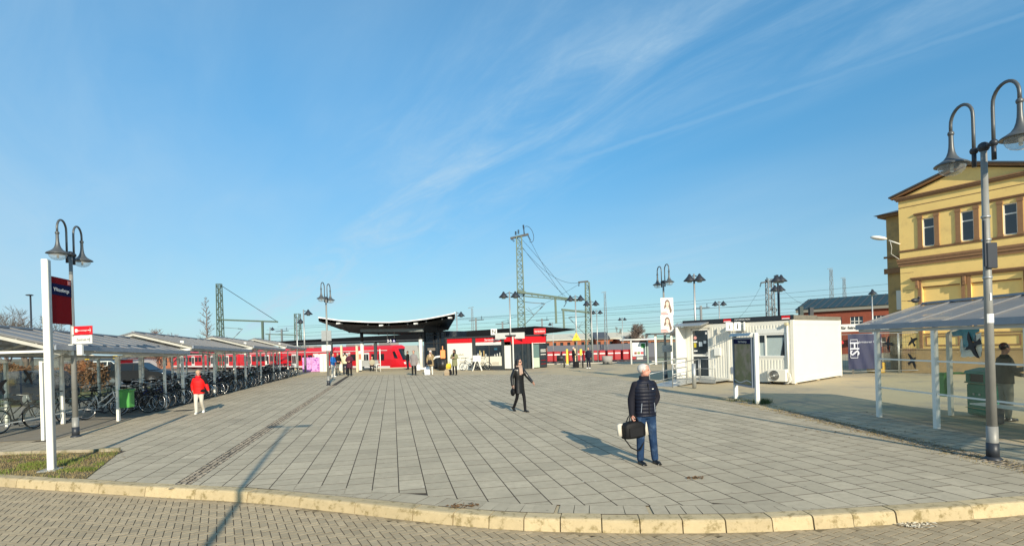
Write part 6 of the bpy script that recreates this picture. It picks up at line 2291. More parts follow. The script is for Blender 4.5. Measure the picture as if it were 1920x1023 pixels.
gr_ = G(374, 774)
redw = person("blond woman in a red padded jacket and pale trousers walking past the bicycles", (gr_.x, gr_.y, 0), facing(.30, -.95), 1.52, look=math.radians(15),
    pose=dict(er=(.25, -.10, 1.15), wr=(.22, .02, .95), el=(-.28, -.02, 1.14), wl=(-.37, .10, .93), kr=(.09, .14, .48), ar=(.07, .20, .09), kl=(-.085, -.0, .47), al=(-.10, -.24, .14), cl=.3),
    top=c_red, bottom=c_pale, shoes=c_whiteshoe, hair=(m_hairy, 'short'), vox=.009, hem=.80, puffy=.010, girth=1.22, scarf=cloth("red_scarf", (.6, .01, .02)))
q = MB()
q.tube([(-.10, .0, 1.30), (-.17, .0, 1.24), (-.225, -.01, 1.12), (-.245, .0, 1.02)], [.085, .088, .078, .06], 12); q.ball((-.13, .07, .80), .10, 12, 8, sc_=(1.0, .8, .6))
link("black_panel", remesh(q, "black_panel", .012, 2), c_black, redw)

def simple(label, px, py, fx, fy, H, **k):
    g_ = G(px, py)
    # keep the distance-true size
    return person(label, (g_.x, g_.y, 0), facing(fx, fy), H, vox=.016, **k)
c_blue = cloth("blue_jacket", (.02, .16, .48)); c_cream = cloth("cream_jacket", (.62, .56, .38)); c_marn = cloth("maroon_coat", (.07, .015, .03))
c_grey = cloth("grey_coat", (.22, .20, .20)); c_tan = cloth("tan_coat", (.30, .22, .12)); c_olive = cloth("olive_coat", (.20, .20, .11)); c_wt = cloth("white_trousers", (.70, .66, .58))
c_dnavy = cloth("dark_navy_jacket", (.012, .014, .028)); c_greyt = cloth("grey_green_trousers", (.15, .16, .14))
arms_fold = dict(er=(.25, .05, 1.17), wr=(.03, .24, 1.22), el=(-.25, .05, 1.17), wl=(-.03, .22, 1.18))
hands_front = dict(er=(.25, .02, 1.15), wr=(.10, .22, 1.08), el=(-.25, .02, 1.15), wl=(-.10, .22, 1.08))
simple("person in a bright blue jacket and white trousers in the waiting group", 625, 706, .8, -.3, 1.80, top=c_blue, bottom=c_wt, shoes=c_whiteshoe, hair=(m_hairb, 'short'), pose=hands_front)
simple("person in a black jacket behind the blue jacket in the waiting group", 634, 702.5, .4, -.8, 1.80, top=c_black, bottom=c_greyt, shoes=c_blackshoe, hair=(m_hairn, 'short'), pose=hands_front)
simple("person in a cream jacket with their back turned in the waiting group", 647.5, 701.5, -.3, .9, 1.80, top=c_cream, bottom=c_dnavy, shoes=c_blackshoe, hair=(m_hairb, 'short'))
simple("woman in a dark maroon coat at the right of the waiting group", 656, 704, .1, -1, 1.82, top=c_marn, bottom=c_black, shoes=c_blackshoe, hair=(m_hairw, 'cap'), top_kind='coat', hem=.6, pose=hands_front, girth=1.15)
seat_pose = dict(er=(.23, .06, 1.15), wr=(.12, .26, 1.02), el=(-.23, .06, 1.15), wl=(-.12, .26, 1.02), kr=(.12, .45, .50), ar=(.14, .48, .09), kl=(-.12, .45, .50), al=(-.16, .46, .09))
gs = G(698, 694.5)
person("person in a pale jacket sitting beside the left canopy column", (gs.x, gs.y, 0), facing(0.2, -1), 1.70, pose=seat_pose, top=cloth("khaki_jacket", (.36, .33, .24)), bottom=c_black, shoes=c_blackshoe, hair=(m_hairy, 'short'), vox=.018, dz=.42, hem=.9)
simple("dark dressed person standing behind the woman in the grey coat", 765, 692, -.8, .2, 1.72, top=c_black, bottom=c_dnavy, shoes=c_blackshoe, hair=(m_hairn, 'short'))
simple("woman in a grey coat and black trousers with a white carrier bag", 776.5, 703, 0, -1, 1.84, top=c_grey, bottom=c_black, shoes=c_blackshoe, hair=(m_hairn, 'short'), top_kind='coat', hem=.68, girth=1.2, legk=.95)
simple("woman in a tan coat and white trousers with a black shoulder bag", 808, 701.5, .2, -1, 1.80, top=c_tan, bottom=c_wt, shoes=c_whiteshoe, hair=(mat("pale_hat", (.7, .66, .6), .8), 'cap'), top_kind='coat', hem=.62, girth=1.22,
       pose=dict(er=(.24, -.02, 1.14), wr=(.25, .05, .89), el=(-.25, .08, 1.2), wl=(-.06, .18, 1.5)), scarf=cloth("pink_scarf", (.6, .42, .34)))
simple("woman with folded arms in an olive coat and black scarf", 853, 702.5, -.25, -1, 1.82, top=c_olive, bottom=c_black, shoes=c_blackshoe, hair=(c_black, 'hood'), top_kind='coat', hem=.62, pose=arms_fold, scarf=c_black)
simple("man in a black jacket beside the yellow ticket post", 1076, 688.5, .9, -.3, 1.70, top=c_black, bottom=c_dnavy, shoes=c_blackshoe, hair=(m_hairw, 'balding'), pose=hands_front)
simple("man in a dark jacket standing right of the black suitcase", 1104, 690, -.5, -.8, 1.66, top=c_dnavy, bottom=c_dnavy, shoes=c_whiteshoe, hair=(m_hairb, 'short'), girth=1.2)
phm = person("man looking at his phone behind the green litter bin", (11.55, 12.9, 0), facing(.97, -.25), 1.80, look=.05, nod=.25,
    pose=dict(er=(.22, .06, 1.14), wr=(.12, .33, 1.18), el=(-.22, .06, 1.12), wl=(-.10, .36, 1.02), kr=(.10, .03, .49), kl=(-.10, .0, .49)),
    top=cloth("dark_olive_jacket", (.055, .055, .04)), bottom=cloth("olive_grey_trousers", (.25, .24, .19)), shoes=c_blackshoe, hair=(m_hairb, 'short'), vox=.010, hem=.84, girth=1.1)
ph = placed(phm, (.10, .43, 1.24)); q = MB(); q.box(tuple(ph), (.08, .15, .012), rot=phm.rotation_euler.z); 
solo_at("smartphone", q, m_black, ph, "dark phone held up by the man behind the green bin", "phone")
ph = placed(phm, (-.08, .50, 1.04)); q = MB(); q.box(tuple(ph), (.22, .30, .01), rot=phm.rotation_euler.z)
solo_at("paper", q, m_print, ph, "white sheet of paper held by the man with the phone", "paper")

# bags and cases near the far people
def sack(label, px, py, w, h, m, cat="bag", name="carrier_bag", z=0.0, d=.2):
    g_ = G(px, py); q = MB()
    q.loft([[(g_.x - w * .5, g_.y - d * .5, z), (g_.x + w * .5, g_.y - d * .5, z), (g_.x + w * .5, g_.y + d * .5, z), (g_.x - w * .5, g_.y + d * .5, z)],
            [(g_.x - w * .55, g_.y - d * .6, z + h * .5), (g_.x + w * .55, g_.y - d * .6, z + h * .5), (g_.x + w * .55, g_.y + d * .6, z + h * .5), (g_.x - w * .55, g_.y + d * .6, z + h * .5)],
            [(g_.x - w * .38, g_.y - d * .2, z + h), (g_.x + w * .38, g_.y - d * .2, z + h), (g_.x + w * .38, g_.y + d * .2, z + h), (g_.x - w * .38, g_.y + d * .2, z + h)]], False)
    t = thing(name, label, cat, (g_.x, g_.y, z))
    build("bag_body", q, m, t)
    q = MB(); q.tube([(g_.x - w * .2, g_.y, z + h), (g_.x - w * .15, g_.y, z + h + .12), (g_.x + w * .15, g_.y, z + h + .12), (g_.x + w * .2, g_.y, z + h)], .012, 5); build("handle", q, m, t)
m_plas = mat("white_plastic_bag", (.75, .76, .80), .4, var=.1)
sack("white carrier bag hanging from the grey coated woman's hand", 785.5, 703, .24, .42, m_plas, z=.38)
sack("large white carrier bag on the ground beside the tan coated woman", 801.5, 702, .38, .58, m_plas)
sack("white bag held in front of the blue jacketed person", 640, 703, .22, .55, cloth("pale_bag", (.6, .6, .52)), z=.35)
sack("black shoulder bag across the tan coated woman", 806.5, 703, .32, .34, c_bag, z=.78, d=.12)
sack("yellow bag resting on the rucksack beside the olive coat", 842, 702, .36, .40, mat("yellow_bag", (.62, .44, .02), .6), z=.42)
sack("brown rucksack on the ground beside the olive coat", 838, 703, .34, .42, cloth("brown_canvas", (.32, .25, .17)), name="rucksack")
sack("black trolley bag under the yellow bag beside the olive coat", 843.5, 702.5, .26, .4, c_black, name="trolley_bag")
gq = G(1081, 690); q = MB(); q.boxx(gq.x - .2, gq.x + .2, gq.y - .12, gq.y + .12, .05, .55, bev=.04); q.cyl((gq.x - .1, gq.y, .55), (gq.x - .1, gq.y, .9), .01); q.cyl((gq.x + .1, gq.y, .55), (gq.x + .1, gq.y, .9), .01); q.cyl((gq.x - .1, gq.y, .9), (gq.x + .1, gq.y, .9), .014)
solo_at("suitcase", q, c_black, gq, "black suitcase between the two men by the yellow posts", "suitcase")
gq = G(696, 694); 
bn_ = thing("waiting_bench", "grey wire bench beside the left canopy column", "bench", tuple(gq))
q = MB(); q.boxx(gq.x - 1.3, gq.x + .6, gq.y + .0, gq.y + .5, .40, .46); q.boxx(gq.x - 1.3, gq.x + .6, gq.y + .46, gq.y + .52, .46, .95); build("seat", q, m_galv, bn_)
for xx in (-1.1, .4):
    q = MB(); q.boxx(gq.x + xx, gq.x + xx + .06, gq.y + .1, gq.y + .4, 0, .4); build("leg", q, m_dark, bn_)

# ------------------------------------------------------------------ bicycles
def bike(frame_m, label, group=None, basket=None, fender=None):
    t = thing("bicycle", label, "bicycle", (0, 0, 0), group)
    R = .34
    fw_, rw = (.52, 0, R), (-.52, 0, R)
    for c in (fw_, rw):
        q = MB(); n = 22
        pts = [(c[0] + (R - .018) * math.cos(2 * math.pi * i / n), 0, c[2] + (R - .018) * math.sin(2 * math.pi * i / n)) for i in range(n + 1)]
        q.tube(pts, .018, 6, cap=False)
        wh = build("wheel", q, m_rubber, t)
        q = MB()
        pts = [(c[0] + (R - .042) * math.cos(2 * math.pi * i / n), 0, c[2] + (R - .042) * math.sin(2 * math.pi * i / n)) for i in range(n + 1)]
        q.tube(pts, .009, 5, cap=False)
        q.cyl((c[0], -.04, c[2]), (c[0], .04, c[2]), .02, n=8)
        for k in range(12):
            a = k * math.pi / 6
            q.cyl((c[0], .02 * (-1) ** k, c[2]), (c[0] + (R - .04) * math.cos(a), 0, c[2] + (R - .04) * math.sin(a)), .0022, n=3, cap=False)
        build("rim", q, m_chrome, wh)
    bb = Vector((-.08, 0, .28)); st = Vector((-.22, 0, .80)); ht = Vector((.32, 0, .86)); hb_ = Vector((.36, 0, .70))
    q = MB()
    q.cyl(bb, st, .016); q.cyl(hb_, bb + Vector((.0, 0, .02)), .018); q.cyl(ht, st.lerp(bb, .55), .016); q.cyl(ht + Vector((0, 0, .04)), hb_ - Vector((-.01, 0, .03)), .02)
    for y in (-.04, .04):
        q.cyl(bb + Vector((0, y, 0)), (rw[0], y, rw[2]), .010, n=6); q.cyl(st.lerp(bb, .1) + Vector((0, y, 0)), (rw[0], y, rw[2]), .009, n=6)
    build("frame", q, frame_m, t)
    q = MB()
    for y in (-.045, .045):
        q.tube([hb_ + Vector((.01, y * .6, -.02)), Vector((.44, y, .50)), Vector(fw_) + Vector((0, y, 0))], .011, 6)
    build("fork", q, frame_m, t)
    q = MB(); q.cyl(ht, ht + Vector((-.02, 0, .16)), .014)
    q.tube([ht + Vector((-.16, -.29, .20)), ht + Vector((-.05, -.26, .19)), ht + Vector((.0, -.1, .17)), ht + Vector((.0, .1, .17)), ht + Vector((-.05, .26, .19)), ht + Vector((-.16, .29, .20))], .012, 7)
    build("handlebar", q, m_galv, t)
    for y in (-1, 1):
        q = MB(); q.cyl(ht + Vector((-.20, .29 * y, .20)), ht + Vector((-.09, .275 * y, .195)), .018, n=8); build("grip", q, m_black, t)
    q = MB(); q.cyl(st, st + Vector((-.03, 0, .14)), .013); q.ball(tuple(st + Vector((-.06, 0, .17))), .12, 10, 8, sc_=(1.1, .75, .35)); q.ball(tuple(st + Vector((.05, 0, .165))), .07, 8, 6, sc_=(1.2, .4, .35))
    build("saddle", q, m_black, t)
    q = MB(); q.cyl(bb + Vector((0, -.02, 0)), bb + Vector((0, -.035, 0)), .09, n=18); q.cyl(bb, bb + Vector((.1, -.06, -.13)), .009); q.cyl(bb, bb + Vector((-.1, .06, .13)), .009)
    q.box(tuple(bb + Vector((.1, -.1, -.13))), (.09, .08, .02)); q.box(tuple(bb + Vector((-.1, .1, .13))), (.09, .08, .02))
    build("crank", q, m_dark, t)
    for c in (fw_, rw):
        q = MB(); n = 12; a0, a1 = (math.radians(20), math.radians(165)) if c is rw else (math.radians(15), math.radians(140))
        vs = []
        for i in range(n + 1):
            a = a0 + (a1 - a0) * i / n
            for y in (-.026, .026):
                vs.append((c[0] + (R + .02) * math.cos(a), y, c[2] + (R + .02) * math.sin(a)))
        q.add(vs, [(2 * i, 2 * i + 1, 2 * i + 3, 2 * i + 2) for i in range(n)], True)
        build("mudguard", q, fender or m_black, t)
    q = MB(); q.boxx(-.72, -.34, -.06, .06, .715, .73); q.cyl((-.6, -.05, .72), (rw[0], -.05, R), .006, n=5); q.cyl((-.6, .05, .72), (rw[0], .05, R), .006, n=5)
    build("rack", q, m_dark, t)
    q = MB(); q.ball((.40, 0, .84), .045, 8, 6); build("headlight", q, m_chrome, t)
    if basket:
        q = MB(); x0, x1, y0, y1, z0, z1 = basket[1]
        for zz in (z0, (z0 + z1) / 2, z1):
            for a, b in (((x0, y0), (x1, y0)), ((x1, y0), (x1, y1)), ((x1, y1), (x0, y1)), ((x0, y1), (x0, y0))):
                q.cyl((a[0], a[1], zz), (b[0], b[1], zz), .006, n=4)
        for k in range(7):
            f_ = k / 6
            for p in ((x0 + (x1 - x0) * f_, y0), (x0 + (x1 - x0) * f_, y1), (x0, y0 + (y1 - y0) * f_), (x1, y0 + (y1 - y0) * f_)):
                q.cyl((p[0], p[1], z0), (p[0], p[1], z1), .004, n=3, cap=False)
        q.boxx(x0, x1, y0, y1, z0, z0 + .01)
        build("basket", q, basket[0], t)
    q = MB(); q.cyl((-.15, .06, .27), (-.22, .19, .01), .009, n=6); build("kickstand", q, m_galv, t)
    return t
BG = "bicycles parked in the cycle shelters"
fm = [mat("bike_black", (.012, .012, .014), .3), mat("bike_white", (.75, .75, .73), .35), mat("bike_blue", (.02, .04, .22), .35), mat("bike_silver", (.42, .43, .45), .3, .5), mat("bike_green", (.02, .09, .05), .35)]
bk = (m_dark, (.42, .72, -.16, .16, .74, .98))
rk = (m_galv, (-.72, -.36, -.15, .15, .74, .98))
prot = [bike(fm[0], "black city bicycle parked in the covered rack", BG), bike(fm[1], "white framed bicycle", BG), bike(fm[2], "blue framed bicycle", BG, rk),
        bike(fm[3], "silver framed bicycle", BG), bike(fm[4], "dark green bicycle", BG), bike(fm[0], "black bicycle with a wire basket", BG, bk), bike(fm[0], "black bicycle with pale mudguards", BG, rk, m_chrome)]
used = set()
def put(k, s_, y_, yaw, label=None, lean=0.0):
    o_ = prot[k] if k not in used else copy_tree(prot[k])
    used.add(k)
    p = Ma @ Vector((s_, y_, 0))
    base_ang = math.atan2(-Vector((Ma[0][1], Ma[1][1])).y, -Vector((Ma[0][1], Ma[1][1])).x)    # nose towards the square
    o_.location = (p.x, p.y, 0)
    o_.rotation_euler = (lean, 0, base_ang + yaw)
    if label:
        o_['label'] = label
    return o_
put(1, 5.1, 1.1, .9, "white framed bicycle leaning against the nearest rack posts")
put(3, 3.6, 1.9, 1.25, "silver bicycle behind the nearest shelter's glass wall")
put(6, 2.4, 2.05, 1.3, "black bicycle with pale mudguards behind the white pylon")
names = {0: None}
labs = {2: "blue framed bicycle in the second rack bay", 4: "dark green bicycle standing near the red jacketed woman", 5: "black bicycle with a front wire basket by the third post",
        1: "white framed bicycle deep in the cycle row", 3: "silver framed bicycle in the middle of the cycle row"}
s_ = 6.1
seq = [0, 5, 0, 2, 0, 6, 0, 0, 3, 0, 4, 0, 6, 0, 0, 1, 0, 0, 2, 0, 0, 5, 0, 3, 0, 0, 6, 0, 4, 0, 0, 0, 3, 0, 1, 0, 0, 5, 0, 0, 6, 0, 0, 3, 0, 0, 2, 0, 0, 0, 6, 0, 0, 0, 3, 0, 0, 0, 0, 0, 1, 0, 0, 0, 0, 0]
cnt = {}
i = 0
LB_ = {0: "black city bicycle parked in the covered rack", 1: "white framed bicycle parked deep in the covered rack", 2: "blue framed bicycle with a rear carrier basket in the rack", 3: "silver framed bicycle parked among black ones",
       4: "dark green bicycle parked among black ones", 5: "black bicycle with a front wire basket", 6: "black bicycle with pale mudguards in the rack"}
while s_ < 33.5 and i < len(seq):
    k = seq[i]; i += 1
    if True:
        put(k, s_, .55 + uni(-.12, .18), uni(-.16, .16), LB_[k], uni(-.12, .12))
    if i % 2 == 0:
        put(0, s_ + .2, 2.25 + uni(-.1, .2), math.pi + uni(-.2, .2), "black city bicycle in the back row of the rack", uni(-.1, .1))
    s_ += uni(.38, .62)
# green litter box on the second front post, green bag
gp_ = Ma @ Vector((3.95, -.02, 0))
q = MB(); q.boxx(gp_.x + .03, gp_.x + .36, gp_.y - .18, gp_.y + .1, .42, .98, bev=.02); q.boxx(gp_.x + .0, gp_.x + .39, gp_.y - .2, gp_.y + .12, .95, 1.02, bev=.02)
solo_at("litter_box", q, mat("litter_green", (.08, .32, .07), .5), gp_, "light green litter box fixed to a post of the nearest shelter", "litter bin")

# bicycles at the shop
b1 = copy_tree(prot[0]); b1.location = G(880, 694); b1.rotation_euler = (0, 0, math.radians(168)); b1['label'] = "black bicycle leaning in front of the shop's white panel"; b1['group'] = "bicycles in front of the shop"
b2 = copy_tree(prot[1]); b2.location = G(905, 693.5); b2.rotation_euler = (.1, 0, math.radians(-25)); b2['label'] = "white bicycle tilted against the A-board at the shop"; b2['group'] = "bicycles in front of the shop"
ga = G(895, 694.5)
ab = thing("advertising_board", "white advertising A-board on splayed legs before the shop window", "sign", tuple(ga))
q = MB(); q.boxx(ga.x - .34, ga.x + .3, ga.y - .03, ga.y, .75, 1.25); build("board", q, m_whiteclean, ab)
for sx in (-1, 1):
    q = MB(); q.beam((ga.x + .05 * sx, ga.y - .05, .95), (ga.x + .38 * sx, ga.y - .3, 0), .045, .045); build("leg", q, m_white, ab)
    q = MB(); q.beam((ga.x + .05 * sx, ga.y + .02, .95), (ga.x + .38 * sx, ga.y + .3, 0), .045, .045); build("leg", q, m_white, ab)

# ------------------------------------------------------------------ cars behind the shelters
m_cargl = mat("car_glass", (.012, .016, .02), .12, spec=.4)
def car(label, loc, ang, paint, H=1.55, L=4.4):
    t = thing("parked_car", label, "car", (0, 0, 0))
    W = 1.78
    body = [(-L * .5, .35), (-L * .5 + .02, .75), (-L * .47, .98), (-L * .40, 1.02), (L * .20, 1.0), (L * .40, .90), (L * .48, .72), (L * .5, .5), (L * .49, .28), (-L * .48, .25)]
    roofp = [(-L * .46, .98), (-L * .40, H * .93), (-L * .33, H), (L * .02, H), (L * .08, H * .98), (L * .25, .98)]
    def section(prof, w, inset=0.0):
        n = len(prof)
        q = MB()
        ys = [(-w / 2, .92), (-w / 2 + .10, 1.0), (w / 2 - .10, 1.0), (w / 2, .92)]
        cz = sum(p[1] for p in prof) / n
        q.loft([[(x, y, cz + (z - cz) * k) for x, z in prof] for y, k in ys], False)
        return q
    b_ = build("body", section(body, W), paint, t)
    q = MB(); n = len(roofp); tw = W * .74
    vs = [(x, -W / 2 + .06 + (z - .98) / (H - .98) * .14, z) for x, z in roofp] + [(x, W / 2 - .06 - (z - .98) / (H - .98) * .14, z) for x, z in roofp]
    fs = [tuple(range(n)), tuple(range(2 * n - 1, n - 1, -1))] + [(i + 1, i, n + i, n + i + 1) for i in range(n - 1)]
    q.add(vs, fs, False); cb = build("cabin", q, paint, t)
    for sg in (-1, 1):
        for xa, xb in ((-L * .38, -L * .20), (-L * .18, L * .0), (L * .02, L * .19)):
            q = MB()
            zt_ = H * .94
            def yy(z): return sg * (W / 2 - .045 - (z - .98) / (H - .98) * .14)
            xt0 = xa + (.06 if xa < -L * .3 else 0); xt1 = min(xb, L * .09)
            q.add([(xa, yy(1.03), 1.03), (xb, yy(1.03), 1.03), (xt1, yy(zt_), zt_), (xt0, yy(zt_), zt_)], [(0, 1, 2, 3) if sg < 0 else (3, 2, 1, 0)])
            build("side_window", q, m_cargl, cb)
    for x0_, x1_, z0_, z1_ in ((L * .245, L * .085, 1.01, H * .965), (-L * .455, -L * .40, 1.02, H * .92)):
        q = MB(); e = .012 if x0_ > 0 else -.012
        q.add([(x0_ + e, -.68, z0_), (x0_ + e, .68, z0_), (x1_ + e, .6, z1_), (x1_ + e, -.6, z1_)], [(0, 1, 2, 3) if x0_ > 0 else (3, 2, 1, 0)])
        build("windscreen", q, m_cargl, cb)
    for sx in (-.31, .31):
        for sg in (-1, 1):
            q = MB(); q.cyl((sx * L, sg * (W / 2 - .2), .32), (sx * L, sg * (W / 2 + .01), .32), .32, n=20); wh = build("wheel", q, m_rubber, t)
            q = MB(); q.cyl((sx * L, sg * (W / 2), .32), (sx * L, sg * (W / 2 + .02), .32), .20, n=16); build("rim", q, m_chrome, wh)
    for sg in (-1, 1):
        q = MB(); q.ball((L * .465, sg * .66, .74), .15, 10, 6, sc_=(.8, 1.2, .5)); build("headlight", q, m_chrome, b_)
        q = MB(); q.ball((-L * .485, sg * .70, .84), .13, 8, 6, sc_=(.4, .9, 1)); build("tail_light", q, m_red, b_)
        q = MB(); q.ball((L * .17, sg * (W / 2 + .08), 1.05), .1, 8, 6, sc_=(.6, 1, .6)); build("mirror", q, m_black, b_)
    t.location = loc; t.rotation_euler = (0, 0, ang)
    return t
cg = G(262, 719)
car("dark grey estate car parked behind the cycle racks", (cg.x, cg.y, 0), math.radians(4), mat("car_dark_grey", (.010, .012, .014), .5, 0, coat=.08, spec=.3))
cg = AT(22, 735, 25); car("dark blue car parked behind the nearest shelter's glass", (cg.x, 25.5, 0), math.radians(170), mat("car_dark_blue", (.004, .010, .022), .5, 0, coat=.08, spec=.3))
cg = AT(205, 690, 62); car("white car parked far behind the cycle shelters", (cg.x, 62, 0), math.radians(20), mat("car_white", (.7, .7, .7), .3, coat=.5))

# ------------------------------------------------------------------ overhead line masts
m_mast = mat("mast_green", (.085, .125, .095), .55, .2, var=.25, scale=4)
m_mastg = mat("mast_grey", (.16, .18, .19), .6, .2, var=.2)
m_wire = mat("cable", (.03, .035, .04), .5, .3, var=.05)
def lattice(mb, x, y, z0, z1, w0, w1, n, r=.05):
    """square lattice tower with crossed diagonals"""
    def c(k, f):
        w = (w0 + (w1 - w0) * f) / 2
        sx, sy = ((-1, -1), (1, -1), (1, 1), (-1, 1))[k]
        return Vector((x + sx * w, y + sy * w, z0 + (z1 - z0) * f))
    for k in range(4):
        mb.beam(c(k, 0), c(k, 1), r * 1.6, r * 1.6)
    for i in range(n):
        f0, f1 = i / n, (i + 1) / n
        for k in range(4):
            k2 = (k + 1) % 4
            if (i + k) % 2:
                mb.beam(c(k, f0), c(k2, f1), r * .8, r * .8)
            else:
                mb.beam(c(k2, f0), c(k, f1), r * .8, r * .8)
            mb.beam(c(k, f1), c(k2, f1), r * .6, r * .6)
def zof(px, py, Y): return AT(px, py, Y).z
def mast(label, px, ytop, Y, w0, w1, n, m=None, px0=None, zb=-1.6, r=.075):
    a = AT(px, ytop, Y)
    t = thing("overhead_mast", label, "mast", (a.x, Y, zb), "masts of the overhead line")
    q = MB(); lattice(q, a.x, Y, zb, a.z, w0, w1, n, r); build("lattice", q, m or m_mast, t)
    q = MB(); q.box((a.x, Y, zb + .3), (w0 + .5, w0 + .5, .6)); build("footing", q, m_asphalt, t)
    return t, a
def insul(mb, a, b, n=5, r=.07):
    a, b = Vector(a), Vector(b)
    for k in range(n):
        p = a.lerp(b, (k + .5) / n)
        mb.cyl(a.lerp(b, k / n), a.lerp(b, (k + .6) / n), r, r * .5, 8)
t1, a1 = mast("tallest green lattice mast rising behind the shop roof", 973, 444, 60, .9, .55, 24)
q = MB(); l, r_ = AT(957, 447, 60), AT(991, 439, 60); q.beam(l, r_, .22, .22); build("cross_arm", q, m_dark, t1)
q = MB()
for px_, y0, y1 in ((967, 440, 433), (972, 438, 430)):
    insul(q, AT(px_, y0, 60), AT(px_, y1, 60), 4, .12)
q.cyl(AT(983, 440, 60), AT(982, 428, 60), .06); insul(q, AT(982, 428, 60), AT(981, 421, 60), 4, .12)
insul(q, AT(990, 441, 60), AT(995, 452, 60), 5, .1); insul(q, AT(958, 447, 60), AT(965, 453, 60), 4, .1)
build("insulators", q, m_dark, t1)
q = MB()
for (p, r2) in ((AT(984, 549, 60), None),):
    e = AT(1084, 562, 62)
    q.beam(p, e, .16, .2); q.beam(p - Vector((0, 0, .35)), e - Vector((0, 0, .12)), .12, .12)
    for k in range(1, 9):
        f = k / 9
        q.beam(p.lerp(e, f), p.lerp(e, f + .04) - Vector((0, 0, .3 * (1 - f) + .1)), .06, .06)
build("cantilever_beam", q, m_mast, t1)
q = MB(); q.beam(AT(1041, 557, 61.2), AT(1043, 606, 61.2), .22, .22); build("hanging_post", q, m_mast, t1)
q = MB(); insul(q, AT(1061, 560, 61.6), AT(1061, 569, 61.6), 3, .14); q.cyl(AT(1061, 569, 61.6), AT(1057, 575, 61.6), .04); build("insulators", q, m_dark, t1)
q = MB(); q.beam(AT(971, 547, 59.5), AT(985, 549, 59.5), 1.0, .3); build("bracket", q, m_mast, t1)
def registration(px, py, Y, s, parent, flip=1):
    """swinging bracket with a registration arm: thin tubes"""
    q = MB()
    a0 = AT(px, py, Y); a1_ = AT(px + 38 * s * flip, py + 3 * s, Y); b0 = AT(px, py + 42 * s, Y)
    q.cyl(a0, a1_, .04, n=6); q.cyl(b0, a1_, .04, n=6); mid = b0.lerp(a1_, .45)
    q.cyl(mid, AT(px + 2 * flip, py + 12 * s, Y), .025, n=5); q.cyl(mid, mid + Vector((-.6 * flip, 0, .9)), .02, n=5)
    build("swing_bracket", q, m_mastg, parent)
    q = MB(); insul(q, a0.lerp(a1_, .8), a0.lerp(a1_, .95), 4, .08); insul(q, b0.lerp(a1_, .75), b0.lerp(a1_, .88), 4, .08); build("insulators", q, m_dark, parent)
registration(984, 566, 60, 1.0, t1)
t2, a2 = mast("green lattice mast with a short top arm right of the shop", 1101, 529, 76, 1.0, .5, 16)
q = MB(); q.beam(AT(1084, 529, 76), AT(1103, 527, 76), .18, .2); insul(q, AT(1086, 530, 76), AT(1085, 537, 76), 3, .12); build("top_arm", q, m_dark, t2)
q = MB(); q.beam(AT(1053, 580, 75), AT(1107, 586, 76), .2, .25); q.beam(AT(1056, 579, 75), AT(1058, 620, 75), .25, .25); build("cantilever_beam", q, m_mast, t2)
registration(1100, 592, 76, .9, t2, -1)
t3, a3 = mast("slender green lattice mast rising over the cycle shelters", 410.5, 532, 88, .85, .6, 13)
q = MB(); q.beam(AT(408, 599, 88), AT(521, 603, 88), .22, .24); q.beam(AT(492, 602, 88), AT(493, 641, 88), .3, .3); build("cantilever_beam", q, m_mast, t3)
q = MB(); q.cyl(AT(413, 534, 88), AT(519, 602, 88), .045, n=5); build("tie_wire", q, m_wire, t3)
registration(413, 613, 88, 1.1, t3)
t4, a4 = mast("small green lattice mast left of the entrance canopy", 557.5, 588, 100, 1.0, .8, 9)
q = MB(); q.beam(AT(498, 626, 100), AT(560, 628, 100), .16, .16); q.beam(AT(505, 625, 100), AT(505, 640, 100), .2, .2); build("cantilever_beam", q, m_mast, t4)
t5, a5 = mast("grey lattice mast with a cross arm above the office container", 1443, 523, 80, 1.0, .8, 14, m_mastg)
q = MB(); q.beam(AT(1427, 530, 80), AT(1455, 525, 80), .2, .2); insul(q, AT(1438, 528, 80), AT(1438, 519, 80), 4, .12); insul(q, AT(1452, 525, 80), AT(1452, 515, 80), 4, .12)
insul(q, AT(1427, 530, 80), AT(1425, 538, 80), 4, .12); build("cross_arm", q, m_dark, t5)
q = MB(); c = AT(1452, 581, 80); q.lathe([(.32, 0), (.40, .05), (.32, .1)], (c.x, 80, c.z), 16, axis='y'); q.beam(AT(1444, 579, 80), AT(1460, 580, 80), .08, .08); build("tension_wheel", q, m_dark, t5)
for (lab, px_, yt, Y, w) in (("slim grey lattice antenna mast left of the brick hall", 1558, 505, 110, .75), ("fainter slim lattice mast just left of the yellow house", 1582.5, 522, 125, .75),
                            ("thin lattice signal mast behind the right platform", 1134, 549, 110, .6), ("thin mast above the shop roof", 885, 578, 100, .5)):
    t_, a_ = mast(lab, px_, yt, Y, w, w * .5, 18, m_mastg, r=.035)
    q = MB(); q.beam(a_ + Vector((-.7, 0, .1)), a_ + Vector((.3, 0, .25)), .1, .1); build("top_arm", q, m_mastg, t_)
for (lab, px_, yt, Y) in (("short steel mast above the left part of the shop roof", 892, 596, 95), ("short dark mast beside the posters", 1314, 573, 90), ("small T shaped mast between shop and brick shed", 1016, 597, 110),
                          ("short mast far left of the canopy roof", 528, 617, 110), ("thin mast left above the canopy roof", 942, 603, 95)):
    a_ = AT(px_, yt, Y); t_ = thing("overhead_mast", lab, "mast", (a_.x, Y, -1.6), "masts of the overhead line")
    q = MB(); q.beam((a_.x, Y, -1.6), a_, .3, .3); build("post", q, m_mastg, t_)
    q = MB(); q.beam(a_ + Vector((-1.2, 0, -.4)), a_ + Vector((1.4, 0, -.3)), .12, .12); insul(q, a_ + Vector((1, 0, -.3)), a_ + Vector((1, 0, .4)), 3, .1); build("cross_arm", q, m_dark, t_)

